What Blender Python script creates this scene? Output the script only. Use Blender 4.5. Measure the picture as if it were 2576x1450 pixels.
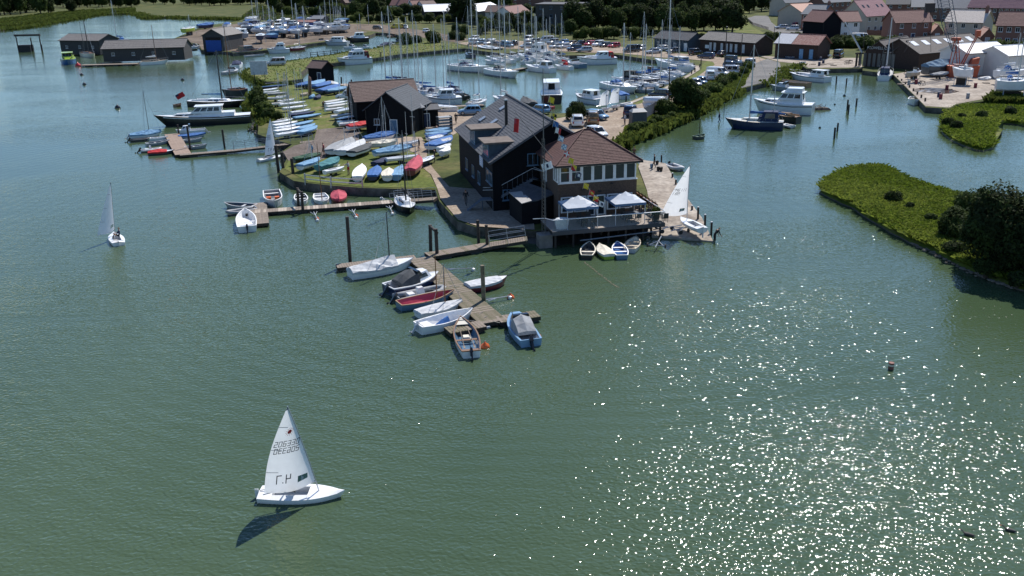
import bpy, math, random
from mathutils import Vector, Matrix
from mathutils.geometry import delaunay_2d_cdt
random.seed(11)
S = bpy.context.scene
for o in list(bpy.data.objects): bpy.data.objects.remove(o)
R = math.radians
# ---------------------------------------------------------------- camera
FOC, PITCH, ROLL, CAMH = 2300.0, R(19.5), R(1.2), 24.47      # focal length in units of a 2576 px wide frame
PW, PH = 2576.0, 1450.0
cd = bpy.data.cameras.new('camera'); cam = bpy.data.objects.new('camera', cd); S.collection.objects.link(cam)
cd.sensor_width = 36.0; cd.lens = 36.0 * FOC / PW; cd.clip_start = 0.5; cd.clip_end = 9000
_F = Vector((0, math.cos(PITCH), -math.sin(PITCH))); _D = Vector((0, -math.sin(PITCH), -math.cos(PITCH))); _X = Vector((1, 0, 0))
_u = _X * math.cos(ROLL) + _D * math.sin(ROLL)      # image right in the world
_v = -_X * math.sin(ROLL) + _D * math.cos(ROLL)     # image down in the world
cam.matrix_world = Matrix((( _u.x, -_v.x, -_F.x, 0), (_u.y, -_v.y, -_F.y, 0), (_u.z, -_v.z, -_F.z, CAMH), (0, 0, 0, 1)))
S.camera = cam
# ---------------------------------------------------------------- sky, sun, exposure
SUN_EL, SUN_AZ = R(50), R(28)          # azimuth clockwise from +Y
w = bpy.data.worlds.new('World'); S.world = w; w.use_nodes = True
nt = w.node_tree; nt.nodes.clear()
out = nt.nodes.new('ShaderNodeOutputWorld'); bg = nt.nodes.new('ShaderNodeBackground'); sky = nt.nodes.new('ShaderNodeTexSky')
sky.sky_type = 'NISHITA'; sky.sun_disc = False; sky.sun_elevation = SUN_EL; sky.sun_rotation = SUN_AZ
sky.air_density = 1.0; sky.dust_density = 0.15; sky.ozone_density = 8.0
tc = nt.nodes.new('ShaderNodeTexCoord'); mp = nt.nodes.new('ShaderNodeMapping'); mp.inputs['Scale'].default_value = (1.6, 1.6, 4.5)
nz = nt.nodes.new('ShaderNodeTexNoise'); nz.inputs['Scale'].default_value = 2.1; nz.inputs['Detail'].default_value = 7
rp = nt.nodes.new('ShaderNodeValToRGB'); rp.color_ramp.elements[0].position = .7; rp.color_ramp.elements[1].position = .98
mx = nt.nodes.new('ShaderNodeMixRGB'); mx.inputs[2].default_value = (6.2, 6.9, 7.8, 1)
L = nt.links
L.new(tc.outputs['Generated'], mp.inputs['Vector']); L.new(mp.outputs['Vector'], nz.inputs['Vector']); L.new(nz.outputs['Fac'], rp.inputs['Fac'])
L.new(rp.outputs['Color'], mx.inputs['Fac']); L.new(sky.outputs['Color'], mx.inputs[1]); L.new(mx.outputs['Color'], bg.inputs['Color'])
bg.inputs['Strength'].default_value = 0.115
L.new(bg.outputs['Background'], out.inputs['Surface'])
sd = bpy.data.lights.new('sun', 'SUN'); sd.energy = 5.0; sd.angle = R(0.53); sd.color = (1.0, .955, .89)
sun = bpy.data.objects.new('sun', sd); S.collection.objects.link(sun)
_s = Vector((math.sin(SUN_AZ) * math.cos(SUN_EL), math.cos(SUN_AZ) * math.cos(SUN_EL), math.sin(SUN_EL)))
sun.rotation_euler = _s.to_track_quat('Z', 'Y').to_euler(); sun.location = (0, 0, 120)
S.view_settings.view_transform = 'Standard'; S.view_settings.look = 'None'; S.view_settings.exposure = 0.24; S.view_settings.gamma = 1.0
S.render.resolution_x = 1024; S.render.resolution_y = 576
S.cycles.max_bounces = 6; S.cycles.transparent_max_bounces = 8; S.cycles.caustics_reflective = False; S.cycles.caustics_refractive = False

# ---------------------------------------------------------------- placing helpers
CROP = {'A': (0, 0, 4), 'B': (644, 0, 4), 'C': (1288, 0, 4), 'D': (1932, 0, 4), 'E': (268.3, 268.3, 4), 'F': (805, 201.2, 4), 'G': (1100.2, 228.1, 4),
  'H': (1610, 201.2, 4), 'I': (536.7, 456.2, 4), 'J': (805, 550.1, 4), 'K': (1261.2, 362.3, 4), 'a': (1932, 0, 8), 'b': (2254, 0, 8),
  'c': (858.7, 0, 8), 'e': (563.5, 40.25, 8), 'g': (1180.7, 40.25, 8), 'h': (1610, 67.1, 8), 'd': (0, 0, 1)}
def ray(px, py):
 return _F + _u * ((px - PW / 2) / FOC) + _v * ((py - PH / 2) / FOC)
def at(px, py, z=0.0):                 # point of the level plane z that is seen at px, py
 d = ray(px, py); t = (z - CAMH) / d.z; return Vector((d.x * t, d.y * t, z))
def at_depth(px, py, Y):               # point of the upright plane y = Y that is seen at px, py
 d = ray(px, py); t = Y / d.y; return Vector((d.x * t, Y, CAMH + d.z * t))
def px(c, x, y):
 ox, oy, s = CROP[c]; return ox + x / s, oy + y / s
def P(c, x, y, z=0.0): return at(*px(c, x, y), z)
def pts(s, z=0.0):                     # 'C10,20 30,40' -> list of ground points
 c = s[0]; r = []
 for q in s[1:].split():
  if q[0].isalpha(): c = q[0]; q = q[1:]
  x, y = q.split(','); r.append(P(c, float(x), float(y), z))
 return r

# ---------------------------------------------------------------- materials
MATS = {}
def M(name, col=(.5, .5, .5), rough=.6, var=.12, scale=4.0, bump=0.0, metal=0.0, col2=None, spec=.5, coat=0.0, alpha=1.0, trans=0.0, rnd=0.0, detail=5, transl=0.0):
 if name in MATS: return MATS[name]
 m = bpy.data.materials.new(name); m.use_nodes = True; MATS[name] = m
 n = m.node_tree.nodes; l = m.node_tree.links; b = n['Principled BSDF']
 b.inputs['Roughness'].default_value = rough; b.inputs['Metallic'].default_value = metal; b.inputs['Specular IOR Level'].default_value = spec
 if coat: b.inputs['Coat Weight'].default_value = coat; b.inputs['Coat Roughness'].default_value = .05
 if trans: b.inputs['Transmission Weight'].default_value = trans
 if alpha < 1: b.inputs['Alpha'].default_value = alpha
 t = n.new('ShaderNodeTexCoord'); z = n.new('ShaderNodeTexNoise'); z.inputs['Scale'].default_value = scale; z.inputs['Detail'].default_value = detail
 l.new(t.outputs['Object'], z.inputs['Vector'])
 r = n.new('ShaderNodeValToRGB'); r.color_ramp.elements[0].position = .32; r.color_ramp.elements[1].position = .68
 c2 = col2 or tuple(min(1, c * (1 + var)) for c in col); c1 = col if col2 else tuple(c * (1 - var) for c in col)
 r.color_ramp.elements[0].color = (*c1, 1); r.color_ramp.elements[1].color = (*c2, 1)
 l.new(z.outputs['Fac'], r.inputs['Fac'])
 last = r.outputs['Color']
 if rnd:
  oi = n.new('ShaderNodeObjectInfo'); h = n.new('ShaderNodeHueSaturation'); mr = n.new('ShaderNodeMapRange'); mr.inputs['To Min'].default_value = 1 - rnd; mr.inputs['To Max'].default_value = 1 + rnd
  l.new(oi.outputs['Random'], mr.inputs['Value']); l.new(mr.outputs['Result'], h.inputs['Value']); l.new(last, h.inputs['Color']); last = h.outputs['Color']
 l.new(last, b.inputs['Base Color'])
 if transl:
  ts = n.new('ShaderNodeBsdfTranslucent'); ms = n.new('ShaderNodeMixShader'); ms.inputs[0].default_value = transl; l.new(last, ts.inputs['Color']); l.new(b.outputs[0], ms.inputs[1]); l.new(ts.outputs[0], ms.inputs[2]); l.new(ms.outputs[0], n['Material Output'].inputs['Surface'])
 if bump:
  z2 = n.new('ShaderNodeTexNoise'); z2.inputs['Scale'].default_value = scale * 6; z2.inputs['Detail'].default_value = 4; l.new(t.outputs['Object'], z2.inputs['Vector'])
  k = n.new('ShaderNodeBump'); k.inputs['Strength'].default_value = .6; k.inputs['Distance'].default_value = bump; l.new(z2.outputs['Fac'], k.inputs['Height']); l.new(k.outputs['Normal'], b.inputs['Normal'])
 return m
PAL = {'white': (.78, .78, .77), 'cream': (.66, .61, .5), 'navy': (.012, .025, .075), 'blue': (.035, .125, .34), 'lightblue': (.15, .3, .46), 'black': (.012, .012, .014), 'grey': (.28, .29, .3),
       'paleGrey': (.52, .53, .54), 'darkgrey': (.06, .065, .07), 'red': (.48, .02, .025), 'maroon': (.17, .02, .03), 'pinkred': (.42, .055, .085), 'green': (.03, .09, .05), 'palegreen': (.25, .4, .32), 'brown': (.16, .08, .04), 'wood': (.32, .2, .11),
       'yellow': (.65, .5, .03), 'orange': (.62, .12, .02), 'teal': (.05, .2, .22), 'tan': (.42, .35, .26), 'steelblue': (.09, .17, .26), 'silver': (.45, .46, .48), 'bronze': (.25, .17, .1), 'lime': (.3, .42, .03), 'paleblue': (.2, .34, .5)}
def gel(c): return M('gelcoat_' + c, PAL[c], .28, .06, 1.5, coat=.3)
def fab(c): return M('fabric_' + c, PAL[c], .85, .18, 2.5, bump=.02)
def paint(c): return M('paint_' + c, PAL[c], .55, .16, 2.0)
def carp(c): return M('car_paint_' + c, PAL[c], .25, .03, 1.0, metal=.2 if c in ('silver', 'steelblue', 'grey', 'darkgrey', 'bronze') else 0, coat=.9)
GLASS = M('dark_glass', (.012, .015, .018), .06, .1, spec=.6)
ALU = M('aluminium_spar', (.55, .56, .58), .35, .08, metal=.6)
SPARW = M('varnished_spar', (.2, .09, .035), .4, .2)
DARKSPAR = M('dark_spar', (.03, .03, .033), .4, .1)
RUBBER = M('rubber', (.02, .02, .022), .7)
STEEL = M('galvanised_steel', (.4, .42, .44), .45, .15, metal=.7)
WOODG = M('weathered_timber', (.16, .128, .1), .85, scale=5, bump=.02, col2=(.27, .22, .175))
WOODD = M('dark_timber', (.045, .035, .028), .8, .35, 3, bump=.02)
MOSSY = M('mossy_timber', (.09, .088, .042), .9, scale=2.5, bump=.02, col2=(.21, .17, .125))
CONC = M('concrete', (.36, .32, .28), .9, scale=.6, bump=.01, col2=(.5, .45, .4))
CONCD = M('wet_concrete', (.06, .06, .05), .6, .3, 2)
ROPE = M('rope', (.55, .5, .42), .9)
SAILM = M('sailcloth', (.86, .87, .88), .6, .03, 3, transl=.62, spec=.1)
# ---------------------------------------------------------------- mesh helpers
class MB:
 def __init__(s): s.v = []; s.f = []; s.m = []
 def add(s, vs, fs, mi=0):
  k = len(s.v); s.v += [tuple(p) for p in vs]
  for f in fs: s.f.append(tuple(i + k for i in f)); s.m.append(mi)
 def box(s, x0, x1, y0, y1, z0, z1, mi=0):
  s.add([(x0, y0, z0), (x1, y0, z0), (x1, y1, z0), (x0, y1, z0), (x0, y0, z1), (x1, y0, z1), (x1, y1, z1), (x0, y1, z1)],
              [(3, 2, 1, 0), (4, 5, 6, 7), (0, 1, 5, 4), (1, 2, 6, 5), (2, 3, 7, 6), (3, 0, 4, 7)], mi); return s
 def hexa(s, b, t, mi=0):          # bottom ring and top ring of equal count, closed
  n = len(b); s.add(list(b) + list(t), [tuple(range(n - 1, -1, -1)), tuple(range(n, 2 * n))] + [(i, (i + 1) % n, n + (i + 1) % n, n + i) for i in range(n)], mi); return s
 def tube(s, a, b, r0, r1=None, n=6, mi=0):
  a = Vector(a); b = Vector(b); r1 = r0 if r1 is None else r1; d = (b - a)
  if d.length < 1e-6: return s
  d.normalize(); p = d.orthogonal().normalized(); q = d.cross(p)
  A = [a + (p * math.cos(6.2832 * i / n) + q * math.sin(6.2832 * i / n)) * r0 for i in range(n)]
  B = [b + (p * math.cos(6.2832 * i / n) + q * math.sin(6.2832 * i / n)) * r1 for i in range(n)]
  return s.hexa(A, B, mi)
 def path(s, ps, r, n=5, mi=0):
  for a, b in zip(ps[:-1], ps[1:]): s.tube(a, b, r, r, n, mi)
  return s
 def loft(s, rings, mi=0, cap0=False, cap1=False, closed=False):
  n = len(rings[0]); vs = [p for r in rings for p in r]; fs = []
  for i in range(len(rings) - 1):
   for j in range(n if closed else n - 1): fs.append((i * n + j, i * n + (j + 1) % n, (i + 1) * n + (j + 1) % n, (i + 1) * n + j))
  if cap0: fs.append(tuple(range(n - 1, -1, -1)))
  if cap1: fs.append(tuple((len(rings) - 1) * n + j for j in range(n)))
  s.add(vs, fs, mi); return s
 def lathe(s, prof, n=10, mi=0, c=(0, 0, 0)):
  return s.loft([[(c[0] + r * math.cos(6.2832 * i / n), c[1] + r * math.sin(6.2832 * i / n), c[2] + z) for i in range(n)] for r, z in prof], mi, True, True, True)
 def slab(s, q, u0, u1, v0, v1, off=.01, th=.03, mi=0):   # raised slab on the face q (four corners: bottom left, bottom right, top right, top left)
  q = [Vector(p) for p in q]
  def I(u, v): return (q[0] * (1 - u) + q[1] * u) * (1 - v) + (q[3] * (1 - u) + q[2] * u) * v
  nn = (q[1] - q[0]).cross(q[3] - q[0]).normalized()
  c = [I(u0, v0), I(u1, v0), I(u1, v1), I(u0, v1)]
  return s.hexa([p + nn * (off - th) for p in c], [p + nn * off for p in c], mi)
 def mesh(s, name, mats, smooth=False):
  me = bpy.data.meshes.new(name); me.from_pydata(s.v, [], s.f)
  for m in mats: me.materials.append(m)
  if len(mats) > 1: me.polygons.foreach_set('material_index', s.m)
  if smooth: me.polygons.foreach_set('use_smooth', [True] * len(s.f))
  me.update(); return me
 def build(s, name, mats, parent=None, loc=None, rz=0, smooth=False):
  if not isinstance(mats, (list, tuple)): mats = [mats]
  return put(name, s.mesh(name, mats, smooth), parent, loc, rz)
COL = S.collection
def put(name, me, parent=None, loc=None, rz=0):
 o = bpy.data.objects.new(name, me); COL.objects.link(o)
 if parent is not None: o.parent = parent
 if loc is not None: o.location = loc
 if rz: o.rotation_euler = (0, 0, rz)
 return o
def tag(o, label, cat, group=None):
 o['label'] = label; o['category'] = cat
 if group: o['group'] = group
 return o
def thing(name, label, cat, loc=(0, 0, 0), rz=0, group=None):
 o = put(name, None, None, loc, rz); o.empty_display_size = .3; return tag(o, label, cat, group)
def struct(o): o['kind'] = 'structure'; return o
CACHE = {}
def cached(key, fn, name, mats, smooth=False):
 if key not in CACHE:
  mb = MB(); fn(mb); CACHE[key] = mb.mesh(name, mats if isinstance(mats, (list, tuple)) else [mats], smooth)
 return CACHE[key]
def copy_tree(o, parent=None):
 c = o.copy(); COL.objects.link(c)
 if parent is not None: c.parent = parent
 for ch in list(o.children): copy_tree(ch, c)
 return c
def text_mesh(t, size, m, ext=.01):
 c = bpy.data.curves.new('lettering', 'FONT'); c.body = t; c.size = size; c.extrude = ext; c.align_x = 'CENTER'; c.align_y = 'CENTER'
 o = bpy.data.objects.new('lettering', c); COL.objects.link(o); bpy.context.view_layer.update()
 me = bpy.data.meshes.new_from_object(o); bpy.data.objects.remove(o); me.materials.clear(); me.materials.append(m); return me
# ================================================================ the setting: water and land
def water_material():
 m = bpy.data.materials.new('estuary_water'); m.use_nodes = True; n = m.node_tree.nodes; l = m.node_tree.links; b = n['Principled BSDF']
 g = n.new('ShaderNodeNewGeometry')
 def mapping(sx, sy, rot):
  k = n.new('ShaderNodeMapping'); k.inputs['Scale'].default_value = (sx, sy, 1); k.inputs['Rotation'].default_value = (0, 0, R(rot)); l.new(g.outputs['Position'], k.inputs['Vector']); return k
 def noise(mpn, sc, det, dist=0.0):
  z = n.new('ShaderNodeTexNoise'); z.inputs['Scale'].default_value = sc; z.inputs['Detail'].default_value = det; z.inputs['Distortion'].default_value = dist; z.inputs['Roughness'].default_value = .55
  l.new(mpn.outputs['Vector'], z.inputs['Vector']); return z.outputs['Fac']
 def math_(op, a, bb):
  k = n.new('ShaderNodeMath'); k.operation = op
  for i, q in enumerate((a, bb)):
   if isinstance(q, (int, float)): k.inputs[i].default_value = q
   else: l.new(q, k.inputs[i])
  return k.outputs[0]
 # colour: murky green with slow drifts
 c = noise(mapping(.03, .012, 12), 1.0, 4, .6)
 r = n.new('ShaderNodeValToRGB'); r.color_ramp.elements[0].position = .3; r.color_ramp.elements[1].position = .72
 r.color_ramp.elements[0].color = (.042, .07, .034, 1); r.color_ramp.elements[1].color = (.065, .098, .051, 1)
 l.new(c, r.inputs['Fac']); l.new(r.outputs['Color'], b.inputs['Base Color'])
 b.inputs['Roughness'].default_value = .06; b.inputs['IOR'].default_value = 1.333
 small = noise(mapping(1.15, 1.45, 14), 3.5, .3, .5)          # ripples
 mid = noise(mapping(.45, 1.3, -8), 1.0, 1.5, .5)            # wavelets, crests across the view
 mid2 = noise(mapping(.5, 1.2, 35), .8, 2, .3)
 gust = noise(mapping(.022, .05, 20), 1.0, 3, .8)
 gr = n.new('ShaderNodeMapRange'); gr.inputs['From Min'].default_value = .35; gr.inputs['From Max'].default_value = .65; gr.inputs['To Min'].default_value = .5; gr.inputs['To Max'].default_value = 1.25; l.new(gust, gr.inputs['Value'])
 # boat wakes: trains of long low waves
 wv = n.new('ShaderNodeTexWave'); wv.wave_type = 'RINGS'; wv.rings_direction = 'Z'; wv.inputs['Scale'].default_value = .2; wv.inputs['Distortion'].default_value = 7; wv.inputs['Detail'].default_value = 3; wv.inputs['Detail Scale'].default_value = .35
 k = n.new('ShaderNodeMapping'); k.inputs['Location'].default_value = (-6, -86, 0); l.new(g.outputs['Position'], k.inputs['Vector']); l.new(k.outputs['Vector'], wv.inputs['Vector'])
 h = math_('ADD', math_('MULTIPLY', small, .068), math_('ADD', math_('MULTIPLY', mid, .05), math_('MULTIPLY', mid2, .045)))
 h = math_('MULTIPLY', h, gr.outputs['Result'])
 h = math_('ADD', h, math_('MULTIPLY', math_('MULTIPLY', wv.outputs['Fac'], gust), .03))
 # shelter: calmer water in the basins behind the pontoons
 sep = n.new('ShaderNodeSeparateXYZ'); l.new(g.outputs['Position'], sep.inputs['Vector'])
 cr = n.new('ShaderNodeMapRange'); cr.interpolation_type = 'SMOOTHSTEP'; cr.inputs['From Min'].default_value = 36; cr.inputs['From Max'].default_value = 120; cr.inputs['To Min'].default_value = 1.0; cr.inputs['To Max'].default_value = .3; l.new(sep.outputs['Y'], cr.inputs['Value'])
 h = math_('MULTIPLY', h, cr.outputs['Result'])
 bp = n.new('ShaderNodeBump'); bp.inputs['Strength'].default_value = 1.0; bp.inputs['Distance'].default_value = 1.0; l.new(h, bp.inputs['Height']); l.new(bp.outputs['Normal'], b.inputs['Normal'])
 return m
mb = MB(); mb.add([(-3000, -60, 0), (3000, -60, 0), (3000, 4000, 0), (-3000, 4000, 0)], [(0, 1, 2, 3)])
struct(mb.build('water', water_material()))
mb = MB(); mb.add([(-3000, -60, -3), (3000, -60, -3), (3000, 4000, -3), (-3000, 4000, -3)], [(0, 1, 2, 3)])
struct(mb.build('river_bed', M('mud', (.06, .05, .035), .9)))

def sheet(name, poly, mat, z=None, skirt=None, skirt_mat=None, sub=0):
 vs = [Vector((p.x, p.y)) for p in poly]; n = len(vs)
 r = delaunay_2d_cdt(vs, [], [list(range(n))], 1, 1e-5)
 zz = poly[0].z if z is None else z
 mb = MB(); mb.add([(p.x, p.y, zz) for p in r[0]], [tuple(f) for f in r[2]])
 mats = [mat]
 if skirt is not None:
  mats.append(skirt_mat or mat);
  for i in range(n):
   a, b = vs[i], vs[(i + 1) % n]; mb.add([(a.x, a.y, zz), (b.x, b.y, zz), (b.x, b.y, skirt), (a.x, a.y, skirt)], [(0, 1, 2, 3)], 1)
 me = mb.mesh(name, mats)
 import bmesh
 bm = bmesh.new(); bm.from_mesh(me); bmesh.ops.recalc_face_normals(bm, faces=bm.faces)
 for f in bm.faces:
  if abs(f.normal.z) > .9 and f.normal.z < 0: f.normal_flip()
 bm.to_mesh(me); bm.free()
 return struct(put(name, me))
LZ = .9
def ground_mat(name, a, b, c, s1=.12, s2=1.5):
 m = bpy.data.materials.new(name); m.use_nodes = True; n = m.node_tree.nodes; l = m.node_tree.links; bs = n['Principled BSDF']; bs.inputs['Roughness'].default_value = .95; bs.inputs['Specular IOR Level'].default_value = .15
 g = n.new('ShaderNodeNewGeometry'); z1 = n.new('ShaderNodeTexNoise'); z1.inputs['Scale'].default_value = s1; z1.inputs['Detail'].default_value = 8; z1.inputs['Roughness'].default_value = .65
 z2 = n.new('ShaderNodeTexNoise'); z2.inputs['Scale'].default_value = s2; z2.inputs['Detail'].default_value = 6
 for z in (z1, z2): l.new(g.outputs['Position'], z.inputs['Vector'])
 r = n.new('ShaderNodeValToRGB'); e = r.color_ramp.elements; e[0].position = .33; e[0].color = (*a, 1); e[1].position = .67; e[1].color = (*c, 1); k = e.new(.5); k.color = (*b, 1)
 l.new(z1.outputs['Fac'], r.inputs['Fac'])
 mxx = n.new('ShaderNodeMixRGB'); mxx.blend_type = 'MULTIPLY'; mxx.inputs[0].default_value = .75
 r2 = n.new('ShaderNodeValToRGB'); r2.color_ramp.elements[0].position = .3; r2.color_ramp.elements[0].color = (.5, .5, .5, 1); r2.color_ramp.elements[1].position = .7; r2.color_ramp.elements[1].color = (1.15, 1.15, 1.1, 1)
 l.new(z2.outputs['Fac'], r2.inputs['Fac']); l.new(r.outputs['Color'], mxx.inputs[1]); l.new(r2.outputs['Color'], mxx.inputs[2]); l.new(mxx.outputs['Color'], bs.inputs['Base Color'])
 bp = n.new('ShaderNodeBump'); bp.inputs['Strength'].default_value = .7; bp.inputs['Distance'].default_value = .08; l.new(z2.outputs['Fac'], bp.inputs['Height']); l.new(bp.outputs['Normal'], bs.inputs['Normal'])
 return m
SCRUB = ground_mat('rough_grass', (.045, .06, .018), (.085, .10, .028), (.14, .125, .05))
LAWN = ground_mat('mown_grass', (.085, .115, .025), (.125, .15, .034), (.2, .17, .08), .25, 2.5)
MARSHG = ground_mat('marsh_grass', (.07, .1, .014), (.11, .15, .02), (.17, .17, .06), .2, 1.2)
GRAVEL = ground_mat('gravel', (.26, .2, .155), (.34, .27, .21), (.42, .345, .28), .3, 3)
DARKHARD = ground_mat('old_tarmac', (.13, .105, .09), (.17, .14, .125), (.22, .185, .16), .25, 3)
TARMAC = ground_mat('tarmac', (.15, .145, .145), (.19, .185, .18), (.23, .22, .215), .2, 3)
CONCG = ground_mat('concrete_hard', (.26, .215, .18), (.38, .325, .275), (.48, .42, .36), .35, 2)
YARD = ground_mat('yard_dirt', (.09, .07, .05), (.17, .13, .1), (.26, .21, .165), .2, 1)
QUAYW = ground_mat('quay_wall', (.06, .053, .045), (.12, .108, .094), (.2, .18, .16), .6, 2)
shore = ('d-250,86 0,74 60,67 125,56 212,41 250,35 340,32 380,44 430,42 480,44 560,45 618,47 600,53 540,62 500,70 450,92 425,103 470,108 500,112 506,126 578,131 588,134 640,130 690,124 735,117 '
         '800,108 880,99 930,89 945,83 985,84 1012,92 1018,102 1000,108 979,115 935,123 880,129 850,136 800,143 740,152 690,160 650,167 618,178 616,184 640,196 665,206 700,207 730,204 762,199 757,184 '
         '779,166 849,158 934,148 1006,137 1111,127 1169,122 1191,126 1262,135 1319,131 1423,140 1548,137 1635,150 1748,161 1750,173 1730,186 1670,219 1625,239 1583,255 1555,262 1535,271 1503,279 1400,286 '
         '1300,282 1206,272 1089,268 1029,255 919,227 859,212 800,207 774,207 740,211 706,216 670,222 644,233 631,268 655,285 678,302 650,316 648,338 690,352 735,364 712,380 726,392 716,410 703,433 738,455 776,461 831,467 912,473 '
         '1070,477 1095,478 1105,506 1150,557 1200,572 1300,578 1345,582 1396,576 1511,566 1611,556 1655,556 1640,480 1616,420 1590,400 1560,362 1588,341 1638,328 1688,305 1720,291 1760,271 1800,248 '
         '1863,224 1928,208 1947,203 1965,190 1980,173 2014,163 2029,173 2072,174 2170,172 2170,178 2244,186 2329,270 2390,274 2407,264 2475,255 2576,262 2900,268')
ground = pts(shore, LZ)
ground += [Vector((1600, 120, LZ)), Vector((3000, 900, LZ)), Vector((3000, 3900, LZ)), Vector((-2900, 3900, LZ)), Vector((-2900, 700, LZ))]
sheet('ground', ground, SCRUB, skirt=-2, skirt_mat=QUAYW)
OZ = LZ + .035
def over(name, s, mat, dz=0.0): return sheet(name, pts(s, OZ + dz), mat)
over('lawn', 'd645,236 672,225 740,214 850,216 915,232 985,300 975,316 905,330 900,352 985,342 1010,345 1060,395 1100,476 1070,474 912,470 776,458 716,425 728,400 800,395 815,400 840,380 800,352 797,325 745,325 700,300 680,300 660,285 640,262', LAWN)
over('boat_park_hard', 'd712,382 740,367 790,353 797,326 880,318 905,330 903,352 985,343 1010,341 900,368 830,386 815,400 770,408 725,404', DARKHARD, .02)
over('gravel_path', 'd900,354 985,343 1060,345 1078,372 1072,400 1095,430 1130,470 1190,475 1240,480 1340,530 1345,578 1300,576 1205,570 1152,553 1108,500 1100,474 1085,440 1055,415 1045,385 1000,368 900,368', GRAVEL, .04)
over('rear_yard', 'd1040,268 1105,276 1206,276 1290,286 1250,310 1165,325 1140,340 1110,325', GRAVEL)
over('club_car_park', 'd1390,300 1440,292 1500,284 1545,274 1605,262 1660,242 1740,203 1778,176 1798,163 1790,152 1813,146 1900,142 1930,150 1900,162 1893,172 1790,207 1758,219 1700,250 1690,270 1622,300 1570,322 1585,338 1552,362 1520,352 1440,340 1390,320', GRAVEL)
over('quay_walk', 'd1747,164 1760,166 1760,176 1738,190 1678,224 1632,244 1590,260 1560,268 1540,276 1500,284 1497,281 1534,273 1556,264 1584,257 1626,241 1671,221 1731,188 1750,174', CONCG, .05)
over('car_park', 'd1150,109 1200,102 1290,102 1420,112 1560,118 1640,128 1700,134 1815,144 1800,156 1740,150 1650,144 1560,134 1480,133 1400,129 1290,123 1200,119', GRAVEL, .03)
over('slip_road', 'd1898,160 1930,148 1962,158 1966,182 1946,200 1928,206 1863,222 1805,246 1800,244 1845,212 1893,175', TARMAC, .03)
over('lane', 'd860,60 960,62 1050,75 1130,88 1185,100 1152,108 1090,98 1012,89 940,79 880,72', YARD, .01)
over('boatyard_ground', 'd440,100 500,76 620,56 720,58 850,66 925,80 880,96 800,105 730,114 640,127 580,129 508,125 500,111', YARD)
over('workshop_quay', 'd1905,140 1990,146 2160,146 2170,170 2034,171 2014,161 1962,156 1930,147', CONCG)
over('crane_quay', 'd2247,187 2328,267 2389,271 2405,262 2470,250 2500,240 2576,250 2760,256 2760,190 2576,190 2400,182 2300,178', CONCG)
over('estate_road', 'd1880,46 1896,64 1932,75 1985,96 2065,104 2200,112 2576,132 2700,138 2700,120 2576,118 2200,99 2072,92 2068,80 2010,73 1960,72 1940,56 1932,40 1900,40', TARMAC)
over('upper_lawn', 'd1700,92 1850,64 1862,50 1876,48 1890,66 1928,86 1932,96 1800,98 1720,100', LAWN)
over('far_lawn', 'd1846,32 1868,24 1886,26 1886,36 1850,44', LAWN, .02)
over('meadow', 'd628,42 650,18 720,24 800,42 866,52 840,62 720,56', LAWN)
over('marina_bank', 'd618,180 650,168 740,153 850,137 935,124 979,117 1060,104 1150,112 1170,119 1111,125 1006,135 934,146 849,156 775,166 757,182 760,198 730,202 665,205 640,195', LAWN, .01)
over('harbour_strip', 'd1590,262 1680,226 1740,192 1765,176 1766,164 1780,152 1796,158 1797,164 1776,177 1740,203 1660,243 1605,263', LAWN, .02)
# slipway: a sloping concrete ramp along the club
mb = MB(); q = pts('d1662,592 1790,610 1762,552 1709,480 1672,412 1616,404 1612,420 1640,480 1660,560', 0)
zs = [.25, .12, .55, .95, 1.1, 1.1, 1.05, .98, .8]
q = [at(x, y, z) for (x, y), z in zip([(1640, 592), (1794, 607), (1766, 548), (1712, 476), (1674, 411), (1612, 402), (1606, 420), (1628, 480), (1640, 560)], zs)]
mb.add([tuple(p) for p in q] + [(p.x, p.y, -2) for p in q], [(0, 1, 2, 8), (8, 2, 3, 7), (7, 3, 4, 6), (6, 4, 5)] + [(i, (i + 1) % 9, 9 + (i + 1) % 9, 9 + i) for i in range(9)])
struct(mb.build('slipway', CONCG))
mb = MB(); qa = [at(x, y, .6) for x, y in ((1196, 570), (1300, 577), (1345, 581), (1396, 575), (1511, 565), (1611, 555), (1660, 556))]; qb = [at(x, y, -.3) for x, y in ((1196, 600), (1300, 612), (1350, 632), (1400, 640), (1511, 634), (1611, 620), (1680, 606))]
mb.loft([qa, qb]); struct(mb.build('foreshore', M('wet_mud', (.035, .03, .024), .6, .4, .8, bump=.03)))
# marsh islands, domed a little
def marsh(name, s, dome):
 p = pts(s, .25); c = sum(p, Vector()) / len(p); mb = MB(); rings = []
 for k, hz in ((1.03, -.6), (.998, .12), (.97, dome * .6), (.85, dome), (.5, dome * 1.05)):
  rings.append([(c.x + (q.x - c.x) * k, c.y + (q.y - c.y) * k, hz) for q in p])
 mb.loft(rings[:2], 1, closed=True); mb.loft(rings[1:], 0, False, True, True); return struct(mb.build(name, [MARSHG, M('mud_bank', (.045, .038, .026), .7, scale=1.5, col2=(.1, .085, .06), bump=.03)], smooth=True)), p
def dense(s, step=14):
 out = []; L_ = s[1:].split(); P_ = [tuple(map(float, a.split(','))) for a in L_]
 for i, a in enumerate(P_):
  b = P_[(i + 1) % len(P_)]; d = math.hypot(b[0] - a[0], b[1] - a[1]); k = max(1, int(d / step))
  for j in range(k):
   t = j / k; out.append('%f,%f' % (a[0] + (b[0] - a[0]) * t + random.uniform(-2, 2), a[1] + (b[1] - a[1]) * t + random.uniform(-1, 1)))
 return 'd' + ' '.join(out)
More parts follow.
